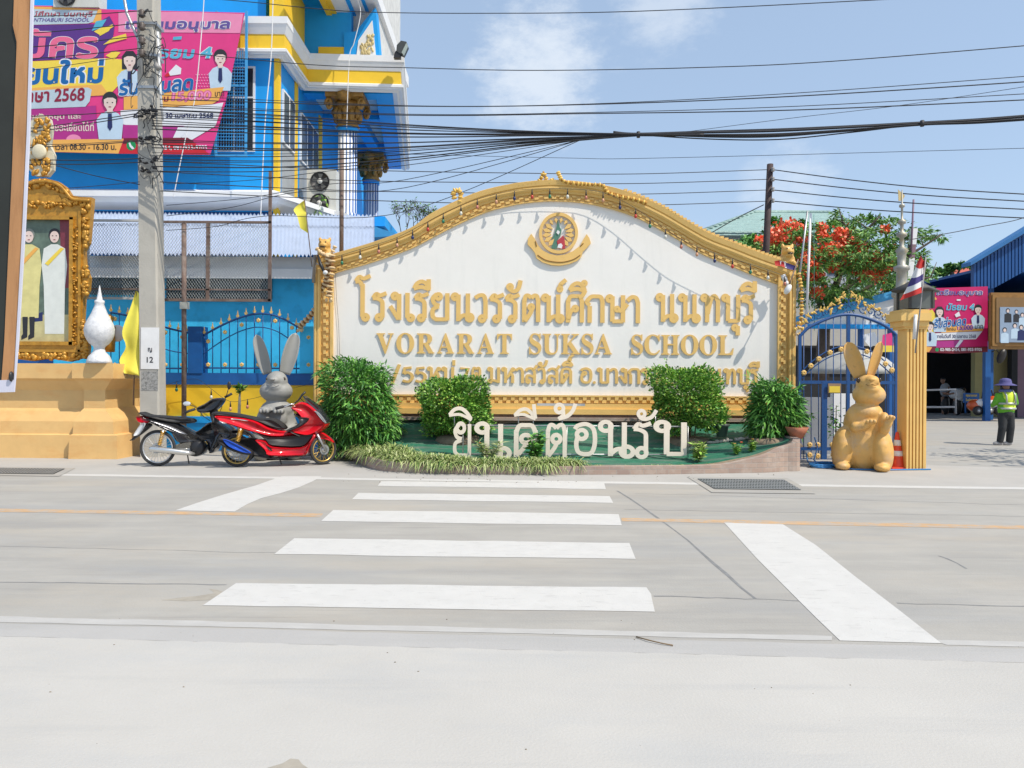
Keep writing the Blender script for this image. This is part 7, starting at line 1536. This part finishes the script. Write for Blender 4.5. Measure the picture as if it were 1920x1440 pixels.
tree('flame_tree', 'spreading flame tree with red blossoms behind the gate', 22, [(1540,720),(1545,620),(1560,560)],
  [[(1550,600),(1520,540),(1470,490),(1420,470)], [(1555,580),(1570,520),(1600,460),(1650,405)], [(1560,570),(1620,545),(1690,490),(1765,440)], [(1555,590),(1540,520),(1520,470),(1500,440)], [(1560,565),(1600,530),(1650,500),(1720,470)], [(1560,560),(1580,500),(1590,440),(1580,415)], [(1560,575),(1640,560),(1700,530),(1745,520)]],
  [(1440,520,60,36),(1480,470,55,36),(1500,520,60,40),(1535,480,60,40),(1590,425,50,30),(1570,450,45,30),(1625,450,60,38),(1600,510,75,45),(1655,500,50,36),(1650,415,40,18),(1690,450,40,24),(1725,485,34,22),(1750,442,34,10),(1735,525,30,16),(1570,560,75,32),(1660,545,50,22),(1710,510,30,20),(1640,530,60,30)], 15000, .17, .028, fg_m, 31, 1.6,
  (fl_red, [(1450,470,14),(1510,470,14),(1575,440,12),(1600,490,16),(1660,500,12),(1670,470,10),(1500,510,10),(1478,433,20),(1500,442,18),(1455,440,14),(1425,452,8),(1540,428,8),(1543,446,8),(1520,500,16),(1545,476,14),(1558,468,14),(1590,460,16),(1608,466,15),(1627,487,16),(1640,484,15),(1641,510,20),(1625,508,14),(1527,516,14),(1615,500,12),(1500,482,14),(1487,490,14),(1530,548,9),(1470,452,12),(1660,430,7),(1700,560,8),(1560,500,10),(1740,560,6)]))
tree('tree', 'bright green leafy tree just left of the wooden pole', 26, [(1410,720),(1410,520)], [[(1410,540),(1390,490),(1370,470)], [(1410,520),(1440,470),(1475,420)]], [(1400,475,40,32),(1440,455,45,34),(1470,430,30,30),(1420,500,60,30),(1380,490,26,20)], 6500, .16, .05, [mat('bright leaf', (.09, .26, .04, 1), .5, var=.3, vs=3), mat('bright leaf light', (.16, .36, .07, 1), .5, var=.25, vs=3), mat('bright leaf deep', (.04, .14, .03, 1), .5, var=.3, vs=3)], 32, 1.2, None, .3)
tree('tree', 'small dark tree showing over the grey-green roof on the right', 48, [(1785,720),(1785,510)], [[(1785,540),(1800,505),(1815,495)], [(1785,530),(1770,510),(1760,505)]], [(1775,508,20,9),(1808,498,18,8)], 900, .3, .12, fg_m, 33, 1, None, .1)
sv = Vector((.6, -.42, 1)); cs_ = [GR(1885, 846) + sv * 3.6, GR(1850, 856) + sv * 3.3, GR(1915, 868) + sv * 3.4, GR(1960, 850) + sv * 3.8]
sht = thing('street_tree', 'street tree standing out of view on the right that dapples the driveway', 'tree', (cs_[0].x + 1.2, cs_[0].y, 0)); b_ = Vector((cs_[0].x + 1.2, cs_[0].y, 0)); q = MB(); q.tube([b_, b_ + Vector((-.1, 0, 2.6))], [.12, .09], 8); q.build('trunk', trunk_m, sht)
q = MB(); rs_ = random.Random(8)
def sps():
    c = rs_.choice(cs_); return c + Vector((rs_.gauss(0, .42), rs_.gauss(0, .3), rs_.gauss(0, .2))), Vector((rs_.gauss(0, 1), rs_.gauss(0, 1), .2))
leaves(q, sps, 420, .2, .06, rs_); q.build('crown', fg_m, sht)
bt = thing('bare_tree', 'nearly leafless twiggy tree behind the left slope of the sign', 'tree', P(770, 480, 24)); rb_ = random.Random(12); q = MB(); q.tube([P(775, 720, 24), P(770, 440, 24)], [.15, .07], 7); q.build('trunk', trunk_m, bt); q = MB(); tips = []
def twig(p, dv, ln, r, dep):
    e = p + dv * ln; q.tube([p, p.lerp(e, .5) + Vector((rb_.uniform(-.05, .05), 0, rb_.uniform(-.03, .05))), e], [r, r * .8, r * .6], 4, caps=False); tips.append(e)
    if dep:
        for _ in range(3): twig(e, (dv + Vector((rb_.gauss(0, .5), rb_.gauss(0, .4), rb_.gauss(.1, .35)))).normalized(), ln * rb_.uniform(.55, .85), r * .62, dep - 1)
for k in range(7): twig(P(770 + rb_.uniform(-30, 30), 450, 24), Vector((rb_.uniform(-.8, .8), rb_.uniform(-.4, .4), 1)).normalized(), .42, .022, 4)
q.build('branches', trunk_m, bt); q = MB(); leaves(q, lambda: (rb_.choice(tips), Vector((rb_.gauss(0, 1), 0, .5))), 260, .1, .03, rb_); q.build('sparse_leaves', fg_m, bt)
sp2 = thing('sapling', 'thin pawpaw sapling in front of the yellow wall behind the bikes', 'plant', P(446, 800, 15.2)); q = MB(); q.tube([P(446, 830, 15.2), P(449, 760, 15.2), P(450, 728, 15.2)], [.035, .03, .015], 7); q.build('stem', mat('pale stem', (.4, .36, .28, 1), .8, var=.1), sp2)
q = MB(); leaves(q, lambda: (P(450 + rb_.uniform(-3, 3), 730 + rb_.uniform(-4, 6), 15.2), Vector((rb_.gauss(0, 1), rb_.gauss(0, 1), .3))), 34, .17, .035, rb_, droop=.15); q.build('foliage', G2, sp2)
vn = thing('vine', 'green heart-leaved vine dangling in front of the air conditioner', 'plant', P(600, 400, 21.6)); q = MB(); q.tube([P(x, y, 21.6) for x, y in ((604,368),(598,392),(597,415),(602,432))], .008, 5); q.build('stem', MATS['green stem'], vn); q = MB(); leaves(q, lambda: (P(*rb_.choice([(606, 370), (594, 394), (597, 414), (612, 372)]), 21.6) + Vector((rb_.gauss(0, .06), 0, rb_.gauss(0, .05))), Vector((rb_.gauss(0, 1), -.5, -.3))), 26, .14, .05, rb_, droop=.4); q.build('foliage', G2, vn)
sp3 = thing('sapling', 'low leafy sapling behind the gate bars left of the golden rabbit', 'plant', P(1566, 862, 14.9)); q = MB(); q.tube([P(1566, 865, 14.9), P(1568, 760, 14.9)], [.02, .008], 5); q.build('stem', bark, sp3); q = MB(); leaves(q, lambda: (P(1566 + rb_.gauss(0, 9), rb_.choice([810, 800, 790, 770]) + rb_.gauss(0, 10), 14.9), Vector((rb_.gauss(0, 1), rb_.gauss(0, 1), .2))), 90, .1, .03, rb_); q.build('foliage', G1, sp3)
# ------------------------------------------------------------------ display board close to the camera on the left
nbd = thing('display_board', 'dark board with a raw wooden edge and white trim leaning in at the left', 'board', P(-60, 735, 2.4)); DNR = 2.4
q = MB(); q.prism([(-300, -60), (34, -60), (33, 52), (28, 60), (31, 90), (22, 330), (8, 640), (1, 722), (-300, 722)], DNR + .006, .006); q.build('panel', mat('dark backing', (.022, .025, .021, 1), .7, var=.2, vs=6), nbd)
q = MB(); q.prism([(33, -60), (58, -60), (57, 0), (50, 250), (42, 420), (30, 640), (26, 712), (2, 722), (8, 640), (22, 330), (31, 90), (31, 78), (24, 48), (26, 0)], DNR, .006); q.build('wood_edge', stain(mat('raw pine', rgb(205, 150, 100, .8), .75, var=.12, vs=14, bump=.2, stretch=(1, 1, .15)), rgb(150, 100, 60, .7), 30, .5, .7, .5, (1, 1, .15)), nbd)
q = MB(); q.prism([(58, -60), (64, -60), (62, 0), (55, 250), (47, 420), (34, 640), (26, 735), (-300, 745), (-300, 722), (26, 712), (30, 640), (42, 420), (50, 250), (57, 0)], DNR - .004, .006); q.build('trim', mat('white trim', rgb(225, 225, 240, .8), .5), nbd)
q = MB(); q.ell(P(21, 706, DNR - .006), (.006, .01, .017), 10); q.build('bracket', black_m, nbd)
q = MB(); c = P(-260, 735, DNR); q.box(c.x - .02, c.x + .02, DNR + .03, DNR + .07, 0, 3); q.build('leg', mat('raw pine', 0), nbd)
